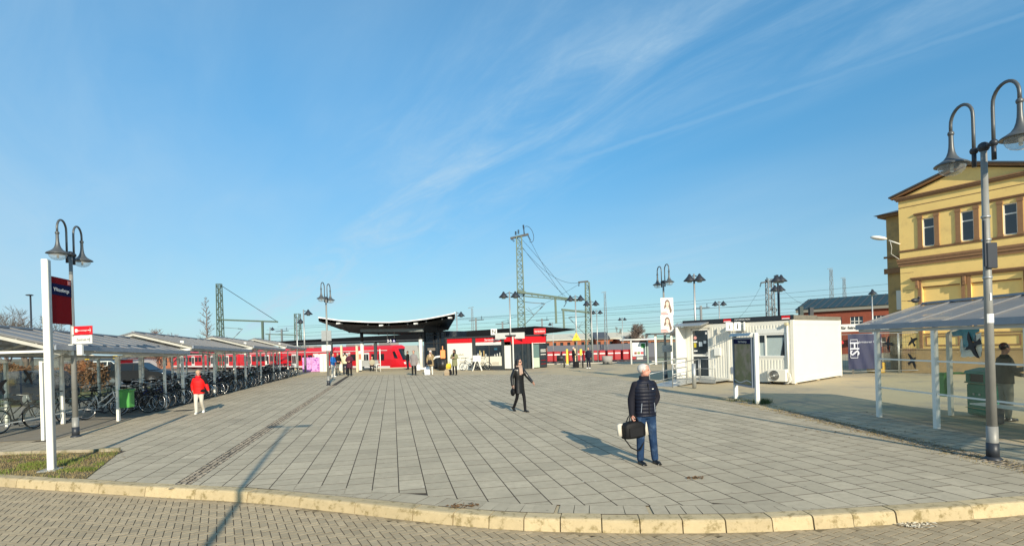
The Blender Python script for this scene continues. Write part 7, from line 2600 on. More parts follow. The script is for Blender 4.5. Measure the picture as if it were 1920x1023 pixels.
# wires
def wire(p, q_, sag, r=.022, n=14):
    mb = MB(); pts = []
    for i in range(n + 1):
        f = i / n; v = Vector(p).lerp(Vector(q_), f); v.z -= sag * 4 * f * (1 - f); pts.append(v)
    mb.tube(pts, r, 4)
    return mb
WG = "overhead wires spanning the tracks"
wl_ = [((500, 618), (1690, 543), 120, 95, .3), ((500, 627), (1690, 551), 120, 95, .5), ((480, 634), (1690, 565), 125, 100, .4), ((480, 640), (1690, 578), 125, 100, .5),
       ((430, 645), (1690, 572), 130, 100, .3), ((520, 612), (1690, 558), 130, 104, .4), ((860, 597), (1690, 530), 115, 95, .3), ((520, 646), (1300, 607), 130, 110, .4)]
for (a, b, Ya, Yb, sg) in wl_:
    o_ = solo("overhead_wire", wire(AT(*a, Ya), AT(*b, Yb), sg, .022), m_wire, "thin dark overhead wire crossing the sky above the tracks", "wire", WG)
# droppers on two wires
for (lab, p, q_, sg, r) in (("slack feeder cable from the tallest mast's right insulator down to the gantry", AT(995, 452, 60), AT(1056, 555, 61.5), .35, .03),
                    ("second feeder cable from the tallest mast down to the gantry", AT(979, 449, 60), AT(1070, 557, 62), -.1, .03),
                    ("third feeder cable sagging from the tallest mast to the gantry beam", AT(980, 464, 60), AT(1060, 555, 61.5), .3, .03),
                    ("cable from the tallest mast over to the arm of the next mast", AT(979, 464, 60), AT(1085, 530, 76), 1.2, .035),
                    ("cable from the next mast's arm back down to the left", AT(1085, 533, 76), AT(940, 603, 95), .4, .03),
                    ("cable from the container mast arm sagging down to the left", AT(1425, 539, 80), AT(1340, 604, 95), 2.2, .03),
                    ("cable from the container mast sagging right to the brick hall", AT(1455, 527, 80), AT(1520, 573, 85), .8, .03)):
    solo("feeder_cable", wire(p, q_, sg, r * .6), m_wire, lab, "cable")
lp_ = MB(); pts = []
for i in range(15):
    a = -1.9 + i * .27
    pts.append(AT(990 + 9 * math.cos(a * .9 - .4) * 1.2, 439 + 15 * math.sin(a), 60))
lp_.tube(pts, .025, 4); solo("feeder_cable", lp_, m_wire, "loop of cable hanging off the tallest mast's top", "cable")

# ------------------------------------------------------------------ platform lamps with cone heads
def coned(px, ytop, Y, heads, label, base_z=None, pole_m=None):
    a = AT(px, ytop, Y)
    zb = 0.0 if Y < 53 else -1.6
    t = thing("platform_lamp", label, "street lamp", (a.x, Y, zb), "platform lamps with cone shaped heads")
    q = MB(); q.cyl((a.x, Y, zb), (a.x, Y, a.z), .085, .055, 10); build("pole", q, pole_m or m_galv, t)
    for sx in heads:
        c = (a.x + sx * .48, Y - .1, a.z - .48)
        q = MB(); q.lathe([(.0, .48), (.05, .46), (.16, .27), (.40, .02), (.40, -.02), (.0, .0)], c, 16); sh = build("cone_head", q, m_lampdark, t)
        q = MB(); q.cyl((c[0], c[1], c[2] - .12), (c[0], c[1], c[2]), .14, .2, n=12); build("lens", q, m_blind, sh)
        q = MB(); q.cyl((a.x, Y, a.z - .1), (c[0], c[1], c[2] + .2), .03); build("bracket", q, m_lampdark, t)
    return t, a
pl = [(955, 546, 45, (-1, 1), "twin cone lamp standing before the shop entrance"), (1078.5, 553, 51.5, (-1, 1), "twin cone lamp with a yellow warning sign on its pole"),
      (1108, 563, 58, (-1, 1), "twin cone lamp just right of the lattice mast"), (1118.5, 581, 77, (-1, 1), "smaller twin cone lamp behind the lattice mast"), (1166.5, 595, 105, (-1, 1), "small distant twin cone lamp near the round bare tree"),
      (1301, 513, 37, (-.7, .7), "twin cone lamp rising between the posters and the container"), (1348, 564, 65, (-1, 1), "small twin cone lamp above the container door"),
      (1458, 515, 39, (-.3, .4), "taller dark twin cone lamp above the container"), (1460, 534, 47, (-.8, .2), "lower dark cone lamp above the container"), (1634.5, 542, 54.6, (0.02,), "single cone lamp left of the yellow house"),
      (569, 580, 52, (1,), "single cone lamp left of the far double arm lamp"), (556, 597, 60, (1,), "lower single cone lamp beside the small lattice mast"), (856, 584, 58, (1,), "single cone lamp right of the canopy tip"),
      (506, 613, 95, (1,), "small distant cone lamp left of the canopy"), (1036, 604, 100, (-1,), "small distant cone lamp beside the shop's red sign")]
for (px_, yt, Y, hd, lab) in pl:
    t_, a_ = coned(px_, yt, Y, hd, lab, pole_m=m_lampdark if 'dark' in lab else None)
sgp = AT(956, 629, 44.8)
for k, sx in enumerate((-.62, .62)):
    t_ = thing("sign_back", ("blank grey sign back left of the lamp pole at the shop", "blank grey sign back right of the lamp pole at the shop")[k], "sign", (sgp.x + sx, 44.8, sgp.z))
    q = MB(); q.box((sgp.x + sx, 44.85, sgp.z), (1.16, .03, .5)); build("plate", q, m_galv, t_)
q = MB(); c = AT(1080.5, 631, 51.3); q.add([(c.x - .42, c.y, c.z - .35), (c.x + .42, c.y, c.z - .35), (c.x, c.y, c.z + .42), (c.x - .42, c.y + .03, c.z - .35), (c.x + .42, c.y + .03, c.z - .35), (c.x, c.y + .03, c.z + .42)], [(0, 1, 2), (5, 4, 3), (0, 3, 4, 1), (1, 4, 5, 2), (2, 5, 3, 0)])
o_ = solo_at("warning_sign", q, mat("warning_yellow", (.75, .5, .02), .5), c, "yellow triangular warning sign on the lamp pole right of the shop", "sign")
q = MB(); q.add([(c.x - .1, c.y - .005, c.z - .2), (c.x + .06, c.y - .005, c.z + .02), (c.x + .0, c.y - .005, c.z + .02), (c.x + .1, c.y - .005, c.z + .25), (c.x - .06, c.y - .005, c.z - .0), (c.x + .0, c.y - .005, c.z - .0)], [(0, 1, 2), (3, 4, 5)]); build("flash_symbol", q, m_printdark, o_)

# signs on the far double arm lamp and posters
c = G(616, 722)
for (yy, w, h, lab, mm) in ((629, .30, .60, "grey sign back pair on the far double arm lamp", m_galv), (652, .28, .34, "white plates lower on the far double arm lamp", m_whiteclean)):
    p = AT(612, yy, c.y - .12)
    t_ = thing("sign_back", lab, "sign", tuple(p))
    for sx in (-.5, .5):
        q = MB(); q.box((p.x + sx * w, p.y, p.z), (w * .92, .03, h)); build("plate", q, mm, t_)
c = G(1249, 711)
m_poster = mat("poster_paper", (.72, .68, .64), .6, var=.03)
m_pskin = mat("poster_skin", (.66, .47, .38), .6, var=.05); m_phair = mat("poster_hair", (.14, .085, .06), .6, var=.3, scale=30)
m_ppink = mat("poster_pink", (.60, .16, .16), .6); m_pcl = mat("poster_clothes", (.68, .60, .56), .6)
for k, yc in enumerate((574, 606.5)):
    p = AT(1250.5, yc, c.y - .14)
    t_ = thing("poster", ("upper portrait poster of a long haired woman on the lamp pole", "lower portrait poster of a long haired woman on the lamp pole")[k], "poster", tuple(p))
    w, h = .66, .90
    q = MB(); q.box(tuple(p), (w, .02, h)); bd = build("board", q, m_poster, t_)
    y = p.y - .012
    def flat(name, pts, m, dy):
        q = MB(); q.add([(p.x + x, y - dy, p.z + z) for x, z in pts], [tuple(range(len(pts)))]); build(name, q, m, bd)
    flat("hair_print", [(.02 + .135 * math.cos(a), .15 + .20 * math.sin(a)) for a in [2 * math.pi * i / 18 for i in range(18)]], m_phair, .001)
    flat("hair_print", [(-.11, .12), (-.03, .12), (-.06, -.04), (-.10, -.12), (-.16, -.10), (-.15, .0)], m_phair, .0015)
    flat("hair_print", [(.07, .14), (.155, .14), (.20, -.05), (.25, -.20), (.22, -.34), (.14, -.35), (.13, -.2), (.09, -.05)], m_phair, .0028)
    flat("clothes_print", [(-.22, -.34), (-.14, -.14), (.0, -.12), (.12, -.16), (.2, -.36)], m_pcl, .002)
    flat("face_print", [(.02 + .088 * math.cos(a), .12 + .135 * math.sin(a)) for a in [2 * math.pi * i / 14 for i in range(14)]], m_pskin, .003)
    flat("neck_print", [(-.04, -.15), (-.03, .0), (.07, .0), (.08, -.15)], m_pskin, .0025)
    for sx in (-.015, .06):
        flat("eye_print", [(sx - .014, .14), (sx, .148), (sx + .014, .14), (sx, .134)], m_phair, .004)
    flat("mouth_print", [(-.005, .05), (.02, .058), (.045, .05), (.02, .04)], m_ppink, .004)
    flat("slogan_bar", [(-.32, -.35), (-.02, -.35), (-.02, -.30), (-.32, -.30)], m_ppink, .004)
    flat("slogan_bar", [(-.32, -.43), (.06, -.43), (.06, -.38), (-.32, -.38)], m_ppink, .004)
    flat("logo_print", [(-.28, .36), (-.18, .36), (-.18, .40), (-.28, .40)], m_roofedge, .004)
p = AT(1251, 653, c.y - .12)
t_ = thing("sign_back", "grey rounded plate low on the poster lamp pole", "sign", tuple(p)); q = MB(); q.box(tuple(p), (.52, .03, .36), bev=.02); build("plate", q, m_galv, t_)

# ------------------------------------------------------------------ glass waiting shelter, display case, ticket posts, planters
gs_ = thing("waiting_shelter", "glass waiting shelter with a flat roof behind the poster lamp", "shelter", tuple(G(1255, 682)))
Y = 46.5
xa, xb = AT(1228, 660, Y).x, AT(1290, 660, Y).x
zt = AT(1228, 627, Y).z
q = MB(); q.boxx(xa - .4, xb + .1, Y - .3, Y + 1.4, zt, zt + .12); build("roof", q, m_dark, gs_)
for xx in (xa, (xa + xb) / 2 - .05, xb - .1):
    q = MB(); q.boxx(xx, xx + .16, Y, Y + .1, 0, zt); build("post", q, m_white, gs_)
    q = MB(); q.boxx(xx + .4, xx + .5, Y + 1.2, Y + 1.3, 0, zt); build("post", q, m_dark, gs_)
for x0, x1 in ((xa + .16, (xa + xb) / 2 - .05), ((xa + xb) / 2 + .11, xb - .1)):
    q = MB(); q.add([(x0, Y + .05, .25), (x1, Y + .05, .25), (x1, Y + .05, zt - .1), (x0, Y + .05, zt - .1)], [(0, 1, 2, 3)]); build("glass_pane", q, glass_mat("green_glass", (.55, .68, .62, 1), .05), gs_)
q = MB(); q.boxx(xa + .16, xb, Y + .5, Y + .9, .4, .45); build("seat", q, m_galv, gs_)
Y = G(1197, 682).y
x0, x1 = AT(1183, 660, Y).x, AT(1214, 660, Y).x
dc = thing("display_case", "timetable display case on two posts left of the glass shelter", "notice board", (x0, Y, 0))
for xx in (x0 - .04, x1 - .04):
    q = MB(); q.boxx(xx, xx + .12, Y - .05, Y + .07, 0, AT(1190, 638, Y).z); build("post", q, m_galv, dc)
za, zb2 = AT(1197, 668, Y).z, AT(1197, 639, Y).z
q = MB(); q.boxx(x0 + .08, x1 - .04, Y, Y + .1, za, zb2); cs2 = build("case", q, m_dark, dc)
q = MB(); q.boxx(x0 + .14, x1 - .12, Y - .01, Y, za + .06, zb2 - .14); sh = build("sheet", q, m_print, cs2)
q = MB(); q.boxx(x1 - .55, x1 - .2, Y - .02, Y - .01, zb2 - .62, zb2 - .22); build("green_notice", q, mat("notice_green", (.02, .22, .05), .5), sh)
for k, cc in enumerate(((.2, .04, .02), (.15, .2, .05), (.5, .03, .05))):
    q = MB(); q.boxx(x0 + .28 + k * .28, x0 + .52 + k * .28, Y - .02, Y - .01, za + .2, za + .42); build("coloured_notice", q, mat("notice_%d" % k, cc, .5), sh)
q = MB(); q.boxx(x0 + .5, x1 - .4, Y, Y + .3, za - .25, za - .05); build("box", q, m_galv, dc)
m_yp = mat("ticket_yellow", (.72, .52, .05), .5, var=.05)
for k, (px_, y0, y1, w) in enumerate(((1064, 654, 683, .2), (1078, 653, 684, .2), (1090, 654, 666, .22))):
    g_ = G(px_, 684)
    zt = AT(px_, y0, g_.y).z; zb = 0 if k != 2 else AT(px_, y1, g_.y).z
    t_ = thing("ticket_post", ("tall yellow ticket stamping post right of the shop", "pale yellow post between the two yellow boxes", "yellow ticket box on a thin grey post")[k], "post", (g_.x, g_.y, 0))
    q = MB(); q.boxx(g_.x - w / 2, g_.x + w / 2, g_.y, g_.y + .2, zb, zt, bev=.02); build("box", q, m_yp if k != 1 else mat("pale_yellow", (.7, .62, .38), .5), t_)
    if k == 2:
        q = MB(); q.cyl((g_.x, g_.y + .1, 0), (g_.x, g_.y + .1, zb), .05); build("post", q, m_galv, t_)
    else:
        q = MB(); q.boxx(g_.x - w / 2 - .03, g_.x + w / 2 + .03, g_.y - .03, g_.y + .23, 0, .1); build("foot", q, m_galv, t_)
for k, px_ in enumerate((1058, 1093)):
    g_ = G(px_, 688.5); q = MB(); q.cyl((g_.x, g_.y, 0), (g_.x, g_.y, 1.0), .06, n=12); q.ball((g_.x, g_.y, 1.0), .06, 10, 6)
    solo_at("bollard", q, m_dark, g_, ("dark bollard left of the man in black by the yellow post", "dark bollard between the suitcase and the right hand man")[k], "bollard")
g_ = G(1139, 681.5); q = MB(); q.lathe([(.0, 0), (.44, 0), (.50, .72), (.42, .72), (.40, .6), (0, .6)], tuple(g_), 20)
pt = thing("planter", "round grey concrete planter right of the black jacketed men", "planter", tuple(g_)); build("tub", q, mat("concrete_grey", (.30, .29, .27), .9, var=.15, scale=8), pt)
g_ = G(1052, 677); q = MB(); q.cyl((g_.x - .45, g_.y, .36), (g_.x + .45, g_.y, .36), .33, n=18); q.boxx(g_.x - .35, g_.x + .35, g_.y - .15, g_.y + .15, 0, .12)
solo_at("barrel_bin", q, m_dark, g_, "dark barrel shaped container beside the yellow ticket post", "container")
# black waste bin, orange notice and tan post at the lift house
g_ = G(830, 693.5); q = MB(); q.cyl((g_.x, g_.y, 0), (g_.x, g_.y, .95), .34, n=18)
solo_at("waste_bin", q, m_black, g_, "black cylindrical waste bin between the canopy column and the shop", "litter bin")
q = MB(); q.boxx(g_.x - .2, g_.x + .24, g_.y + .2, g_.y + .3, 1.0, 1.75, bev=.04); q.boxx(g_.x - .02, g_.x + .06, g_.y + .2, g_.y + .28, 1.75, 2.1)
solo_at("notice", q, mat("orange_notice", (.75, .28, .09), .6, var=.1), g_, "orange notice standing above the black waste bin", "sign")
q = MB(); q.tube([(g_.x - .95, g_.y + .1, 0), (g_.x - .92, g_.y + .1, .9), (g_.x - .6, g_.y + .1, 1.15), (g_.x - .2, g_.y + .1, 1.2)], .09, 8)
solo_at("handrail", q, m_whiteclean, g_, "curved white rail beside the black waste bin", "handrail")
# lilac graffiti cabinet and white cabinet by the far lamp
m_lilac = mat("lilac_graffiti", (.62, .30, .58), .6, var=.2, scale=2, dirt=((.20, .03, .30), 3.2, .52, .60, .9))
for (xa_, xb_, yt, yb_, m_, lab, nm) in ((567, 601, 670, 697, m_lilac, "lilac cabinet with dark purple graffiti at the end of the cycle row", "utility_cabinet"),
                                      (600, 613, 663, 697, m_cont, "tall white utility cabinet right of the lilac one", "utility_cabinet"),
                                      (590, 601, 664, 690, m_cont, "white cabinet behind the lilac graffiti cabinet", "utility_cabinet")):
    g0 = G(xa_, yb_ if yb_ > 692 else 694); g1 = AT(xb_, yb_, g0.y)
    q = MB(); q.boxx(g0.x, g1.x, g0.y, g0.y + .6, 0, AT(xa_, yt, g0.y).z, bev=.03)
    t_ = thing(nm, lab, "cabinet", tuple(g0)); build("case", q, m_, t_)
    q = MB(); q.boxx((g0.x + g1.x) / 2 - .01, (g0.x + g1.x) / 2 + .01, g0.y - .008, g0.y, .1, AT(xa_, yt, g0.y).z - .08); build("door_gap", q, m_dark, t_)
# tan posts with red plates at the platform access
for k, (px_, y0, y1) in enumerate(((641, 647, 697), (670, 648, 697))):
    g_ = G(px_, 697); q = MB(); q.boxx(g_.x - .09, g_.x + .09, g_.y, g_.y + .18, 0, AT(px_, y0, g_.y).z)
    solo_at("post", q, mat("pale_tan_paint", (.62, .52, .36), .6), g_, ("pale tan post behind the waiting group", "pale tan post just left of the left canopy column")[k], "post")
g_ = G(672.5, 696); q = MB(); q.boxx(g_.x - .02, g_.x + .28, g_.y + .1, g_.y + .2, .1, 1.85)
t_ = thing("info_stele", "white panel with red figures left of the left canopy column", "sign", tuple(g_)); build("plate", q, m_cont, t_)
q = MB(); q.boxx(g_.x + .03, g_.x + .23, g_.y + .09, g_.y + .1, 1.1, 1.6); build("red_print", q, mat("orange_red_print", (.6, .15, .08), .5), t_)
g_ = G(706, 697); 
hr = thing("bike_stand", "white tubular hoop railing beneath the platform sign", "railing", tuple(g_))
q = MB(); q.tube([(g_.x, g_.y, 0), (g_.x, g_.y, .62), (g_.x + .08, g_.y, .68), (g_.x + .32, g_.y, .68)], .035, 8); q.cyl((g_.x + .35, g_.y, 0), (g_.x + .35, g_.y, 2.0), .045, n=10); build("hoop", q, m_whiteclean, hr)

# ------------------------------------------------------------------ green litter bin and small things right
bg_ = Vector((11.75, 13.6, 0))
bn = thing("litter_bin", "dark green square litter bin with hooded openings behind the glass", "litter bin", tuple(bg_))
m_bin = mat("bin_green", (.012, .20, .12), .4, var=.12)
q = MB(); q.box((bg_.x, bg_.y, .42), (.62, .62, .80), bev=.05); build("body", q, m_bin, bn)
q = MB()
for sx in (-1, 1):
    for sy in (-1, 1):
        q.box((bg_.x + sx * .26, bg_.y + sy * .26, .95), (.1, .1, .26), bev=.02)
q.box((bg_.x, bg_.y, .835), (.66, .66, .03), bev=.01)
build("hood_posts", q, m_bin, bn)
q = MB(); q.loft([[(bg_.x - .33, bg_.y - .33, 1.05), (bg_.x + .33, bg_.y - .33, 1.05), (bg_.x + .33, bg_.y + .33, 1.05), (bg_.x - .33, bg_.y + .33, 1.05)],
                  [(bg_.x - .31, bg_.y - .31, 1.12), (bg_.x + .31, bg_.y - .31, 1.12), (bg_.x + .31, bg_.y + .31, 1.12), (bg_.x - .31, bg_.y + .31, 1.12)],
                  [(bg_.x - .12, bg_.y - .12, 1.2), (bg_.x + .12, bg_.y - .12, 1.2), (bg_.x + .12, bg_.y + .12, 1.2), (bg_.x - .12, bg_.y + .12, 1.2)]], False); build("lid", q, m_bin, bn)
q = MB(); q.box((bg_.x, bg_.y, .95), (.5, .5, .2)); build("inner", q, m_black, bn)
for z in (.82, .2):
    q = MB(); q.box((bg_.x, bg_.y, z), (.635, .635, .012)); build("trim_line", q, mat("gold_line", (.5, .42, .2), .4), bn)
q = MB(); q.box((bg_.x - .322, bg_.y - .12, .55), (.01, .05, .05)); q.box((bg_.x - .322, bg_.y + .05, .55), (.01, .05, .05)); build("crest", q, mat("crest_pale", (.4, .45, .4), .5), bn)
gq2 = Vector((11.1, 14.2, 0)); q = MB(); q.boxx(gq2.x - .05, gq2.x + .12, gq2.y - .1, gq2.y + .1, .45, 1.02, bev=.01); q.boxx(gq2.x - .08, gq2.x + .5, gq2.y - .12, gq2.y + .12, 1.02, 1.06)
solo_at("litter_box", q, mat("litter_green", (.08, .32, .07), .5), gq2, "narrow light green litter box on a post behind the right hand glass", "litter bin")
# loading pigeons / clutter on the shelter roof edge
c = AT(1716, 563, 14.6); q = MB(); q.ball((c.x, c.y, c.z), .07, 8, 6, sc_=(1.7, .8, .9)); q.ball((c.x + .1, c.y, c.z + .07), .035, 8, 6); q.ball((c.x - .14, c.y, c.z - .01), .04, 8, 6, sc_=(1.8, .6, .4))
solo("pigeon", q, m_dark, "dark pigeon perched on the ridge of the right hand shelter", "bird")
# chimneys on the container roof behind
for k, (px_, yt) in enumerate(((1503, 574), (1522, 576))):
    c = AT(px_, yt, 62); q = MB(); q.boxx(c.x - .2, c.x + .2, 62, 62.4, 4, c.z)
    solo_at("chimney", q, m_greenroof if not k else m_dark, (c.x, 62, 4), ("dark green chimney stub above the container roof edge", "black paired vent pipe above the container roof edge")[k], "chimney")

# drain covers, leaves and litter on the paving
dg = G(345, 769)
q = MB(); q.boxx(-.32, .32, -.2, .2, -.02, .006)
for k in range(9):
    q.boxx(-.28 + k * .065, -.25 + k * .065, -.16, .16, .006, .010)
o_ = solo("drain_cover", q, m_dark, "dark drain cover near the post where the red jacketed woman walks", "drain cover"); o_.location = (dg.x, dg.y, 0); o_.rotation_euler = (0, 0, .2)
m_leaf = mat("dead_leaf", (.16, .085, .03), .8, var=.4, scale=20)
def leaves(label, c, n, r, m=None, s=.03):
    q = MB()
    for _ in range(n):
        a = uni(0, 6.28); d_ = r * rnd() ** .7
        x, y = c.x + d_ * math.cos(a) * 1.6, c.y + d_ * math.sin(a) * .7
        b = uni(0, 6.28); l = s * uni(.5, 1.2)
        z = c.z + uni(.004, .02)
        q.add([(x - l * math.cos(b), y - l * math.sin(b), z), (x + l * .5 * math.sin(b), y - l * .5 * math.cos(b), z + uni(0, .012)), (x + l * math.cos(b), y + l * math.sin(b), z), (x - l * .5 * math.sin(b), y + l * .5 * math.cos(b), z + uni(0, .012))], [(0, 1, 2, 3)])
    return solo("dead_leaves", q, m or m_leaf, label, "leaves", kind='stuff')
leaves("small heap of brown leaves on the paving before the man", G(1303, 896), 40, .09)
leaves("dark leaves caught beside the kerb in the foreground", G(868, 948), 60, .14)
leaves("few leaves lying along the cobble strip on the right", Vector((7.5, 12, 0)), 90, 1.1)
pq = G(1600, 985, -.15)
leaves("pale broken scraps lying at the foot of the kerb", Vector((G(1722, 985, -.15).x, G(1722, 985, -.15).y, -.15)), 70, .15, mat("pale_scrap", (.62, .55, .42), .8, var=.2), .035)
leaves("brown leaf litter lying in the grass verge", Vector((-10, 11.4, .02)), 260, 1.2, None, .03)
# scattered tiny litter on the square
q = MB()
for _ in range(260):
    yy = uni(7.5, 30); x = uni(-.75, .7) * yy
    if not inside(Vector((x, yy))):
        continue
    s = uni(.008, .022)
    b = uni(0, 3.1)
    q.add([(x - s * math.cos(b), yy - s * math.sin(b), .005), (x + s * math.sin(b) * .6, yy - s * math.cos(b) * .6, .008), (x + s * math.cos(b), yy + s * math.sin(b), .006), (x - s * .6 * math.sin(b), yy + s * .6 * math.cos(b), .007)], [(0, 1, 2, 3)])
solo("litter", q, mat("paper_scrap", (.6, .58, .5), .8, var=.3), "tiny pale scraps strewn over the slab paving", "litter", kind='stuff')

# ------------------------------------------------------------------ bare trees and hedge
m_bark = mat("winter_bark", (.12, .095, .075), .9, var=.25, scale=6)
m_twig = mat("pale_twig", (.17, .13, .11), .9, var=.25, scale=6)
m_red_twig = mat("reddish_twig", (.19, .11, .085), .9, var=.25, scale=6)
def tree(label, base, H, spread, seed, kind='round', m=None, levels=5, r0=.14, trunk=.25):
    R = random.Random(seed)
    t = thing("bare_tree", label, "tree", tuple(base), "bare winter trees on the skyline")
    tk, br = MB(), MB()
    def grow(p, d, L, r, lv):
        segs = 3
        r = max(r, base[1] * .0002)
        pts, rs = [p.copy()], [r]
        for i in range(segs):
            d = (d + Vector((R.uniform(-1, 1), R.uniform(-1, 1), R.uniform(-.3, .8))) * .14).normalized()
            p = p + d * (L / segs)
            pts.append(p.copy()); rs.append(r * (1 - .35 * (i + 1) / segs))
        (tk if lv == 0 else br).tube(pts, rs, 5 if lv < 2 else 3, cap=False)
        if lv >= levels:
            return
        n = R.randint(3, 4) if lv < levels - 1 else 4
        for k in range(n):
            f = R.uniform(.35, 1.0) if k else 1.0
            i = min(segs, max(1, int(round(f * segs))))
            ax = Vector((R.uniform(-1, 1), R.uniform(-1, 1), R.uniform(-.1, .5))).normalized()
            nd = (d + ax * spread * (1 if lv else .9)).normalized()
            grow(pts[i], nd, L * R.uniform(.62, .82), rs[i] * .62, lv + 1)
    if kind == 'round':
        grow(Vector(base), Vector((0, 0, 1)), H * trunk, r0, 0)
    else:
        # upright leader with short side twigs
        p = Vector(base); n = 26
        pts = [p + Vector((R.uniform(-.05, .05), 0, H * i / n)) for i in range(n + 1)]
        tk.tube(pts, [r0 * (1 - .9 * i / n) for i in range(n + 1)], 5, cap=False)
        for i in range(5, n):
            for _ in range(3):
                a = R.uniform(0, 6.28); L = spread * (1 - i / n) ** .7 * R.uniform(.5, 1.1) + .2
                d = Vector((math.cos(a), math.sin(a), R.uniform(.5, 1.2))).normalized()
                e = pts[i] + d * L
                br.tube([pts[i], pts[i].lerp(e, .5) + Vector((0, 0, -.05)), e], [.04, .035, .02], 3, cap=False)
                for _ in range(4):
                    f = R.uniform(.3, 1)
                    o_ = pts[i].lerp(e, f)
                    br.tube([o_, o_ + (d + Vector((R.uniform(-1, 1), R.uniform(-1, 1), R.uniform(-.2, .8)))).normalized() * L * .4], [.025, .018], 3, cap=False)
    zt_ = max([v[2] for v in tk.v] + [v[2] for v in br.v])
    k = H / max(.1, zt_ - base[2])
    for q_ in (tk, br):
        q_.v = [(base[0] + (x - base[0]) * k, base[1] + (y - base[1]) * k, base[2] + (z - base[2]) * k) for x, y, z in q_.v]
    build("trunk", tk, m or m_bark, t)
    b_ = build("branches", br, m or m_bark, t)
    return t
def tb(px, ytop, Y, zb=-1.6):
    a = AT(px, ytop, Y)
    return Vector((a.x, Y, zb)), a.z - zb
b_, h_ = tb(48, 568, 36, 0); tree("wide bare tree behind the roof of the nearest shelter", b_, h_, .95, 3, m=m_bark, levels=6, r0=.16, trunk=.30)
b_, h_ = tb(10, 572, 44, 0); tree("bare tree at the left edge of the picture behind the shelter", b_, h_, .95, 8, m=m_twig, levels=5, r0=.14, trunk=.30)
b_, h_ = tb(386, 556, 88); tree("tall slender bare tree left of the lattice mast", b_, h_, 2.6, 5, kind='tall', m=m_twig, r0=.2)
b_, h_ = tb(320, 614, 95); tree("low reddish bare tree above the shelter ridge", b_, h_, 1.1, 11, m=m_red_twig, levels=6, r0=.2, trunk=.24)
b_, h_ = tb(296, 618, 95); tree("smaller reddish bare tree left of the shelter ridge", b_, h_, 1.1, 12, m=m_red_twig, levels=6, r0=.18, trunk=.24)
b_, h_ = tb(1190, 604, 120); tree("round bare tree over the brick shed right of the masts", b_, h_, 1.05, 21, m=m_twig, levels=6, r0=.22, trunk=.28)
b_, h_ = tb(1150, 612, 130); tree("thin bare tree behind the brick shed", b_, h_, .8, 22, m=m_twig, levels=5, r0=.15, trunk=.3)
b_, h_ = tb(1275, 600, 125); tree("thin bare tree behind the portrait posters", b_, h_, .8, 23, m=m_twig, levels=5, r0=.13, trunk=.3)
b_, h_ = tb(1062, 625, 130); tree("low bare bush tree over the pale roofed shed", b_, h_, 1.1, 24, m=m_twig, levels=5, r0=.15, trunk=.26)
# beech hedge with dead leaves, left
m_beech = mat("beech_leaf", (.20, .10, .045), .8, var=.45, scale=7)
q = MB(); R = random.Random(4)
xa_, xb_ = AT(-60, 680, 31).x, AT(215, 680, 34).x
for _ in range(9000):
    x = R.uniform(xa_, xb_); f = R.random()
    y = 32.5 + R.uniform(0, 1.2); z = (1.5 + .5 * noise.noise(Vector((x * .6, 0, 0))) + .25 * noise.noise(Vector((x * 2.3, 1, 0)))) * f ** .6
    s = R.uniform(.05, .11); a = R.uniform(0, 6.28); b = R.uniform(-1, 1)
    u_ = Vector((math.cos(a), math.sin(a) * .5, b)).normalized() * s; v_ = Vector((-math.sin(a), math.cos(a), R.uniform(-.6, .6))).normalized() * s * .6
    p = Vector((x, y, z + .1))
    q.add([p - u_, p - v_, p + u_, p + v_], [(0, 1, 2, 3)])
hd = thing("beech_hedge", "brown leaved beech hedge behind the cycle shelters", "hedge", ((xa_ + xb_) / 2, 33, 0))
o_ = build("leaves", q, m_beech, hd); o_['kind'] = 'stuff'
q = MB()
for k in range(60):
    x = xa_ + (xb_ - xa_) * k / 60 + R.uniform(-.1, .1); q.cyl((x, 33, 0), (x + R.uniform(-.2, .2), 33.1, 1.3), .02, .01, 4)
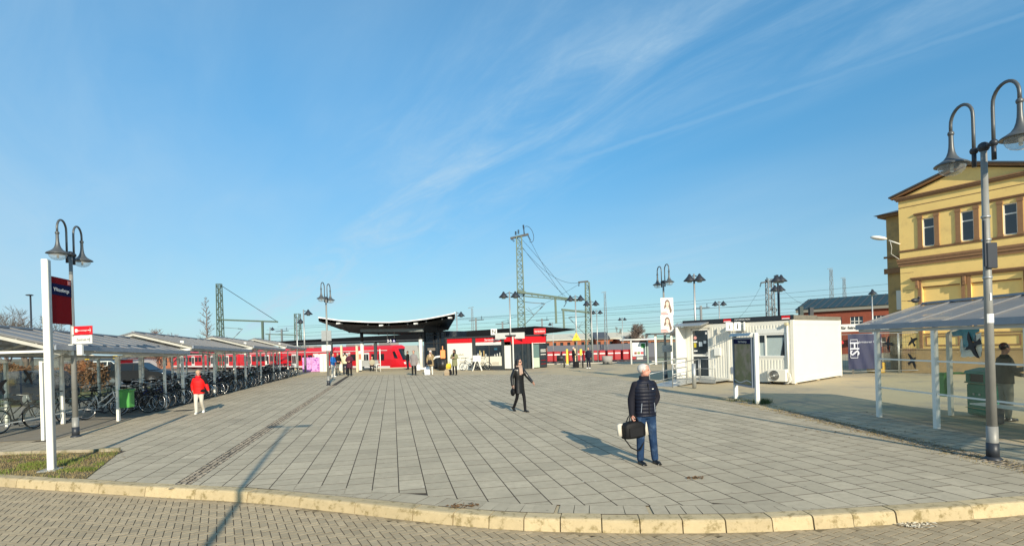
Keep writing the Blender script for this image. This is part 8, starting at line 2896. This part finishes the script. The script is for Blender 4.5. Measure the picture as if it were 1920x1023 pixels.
build("stems", q, m_bark, hd)['kind'] = 'stuff'
# turf strip and a few distant signs behind the cycle racks
q = MB(); q.add([(-40, 24, -.008), (-17.5, 20.5, -.008), (-21.2, 42, -.008), (-40, 50, -.008)], [(0, 1, 2, 3)])
solo("turf", q, mat("dull_turf", (.15, .15, .05), .95, var=.35, scale=2), "dull turf between the cycle shelters and the car park", None, kind='structure')
q = MB(); q.add([(-60, 38.5, -.004), (-21.0, 36.5, -.004), (-24, 60, -.004), (-60, 70, -.004)], [(0, 1, 2, 3)])
solo("car_park", q, mat("car_park_asphalt", (.16, .16, .155), .9, var=.2, scale=1), "asphalt car park behind the cycle shelters", None, kind='structure')
for k, (px_, yt, yb_, m_) in enumerate(((216, 664, 674, MATS["warning_yellow"]), (163, 666, 676, MATS["warning_yellow"]))):
    p = AT(px_, (yt + yb_) / 2, 48)
    t_ = thing("road_sign", ("yellow road sign behind the cycle racks, right of the double arm lamp", "yellow road sign seen beside the double arm lamp")[k], "sign", (p.x, 48, 0))
    q = MB(); q.box(tuple(p), (.4, .03, .26)); build("plate", q, m_, t_)
    q = MB(); q.cyl((p.x, 48.05, 0), (p.x, 48.05, p.z), .04); build("post", q, m_galv, t_)

# slim lamp over the left trees and white boxes on the near left lamp
a_ = AT(57, 553, 30)
t_ = thing("street_lamp_small", "slim street lamp with a flat disc head among the left hand bare trees", "street lamp", (a_.x, 30, 0))
q = MB(); q.cyl((a_.x, 30, 0), a_, .06, .04, 8); build("pole", q, m_lampdark, t_)
q = MB(); q.lathe([(.0, .05), (.13, .03), (.19, 0), (.13, -.03), (0, -.04)], (a_.x - .05, 30, a_.z), 14); build("lamp_head", q, m_lampdark, t_)
for k, (px_, w) in enumerate(((131, .10), (148, .14))):
    c = AT(px_, 655.5, 14.6)
    q = MB(); q.box((c.x, 14.64, c.z), (w, .08, .29), bev=.01)
    solo_at("switch_box", q, m_whiteclean, (c.x, 14.64, c.z), ("narrow white box on the left of the sign lamp's pole", "white box on the right of the sign lamp's pole")[k], "box")
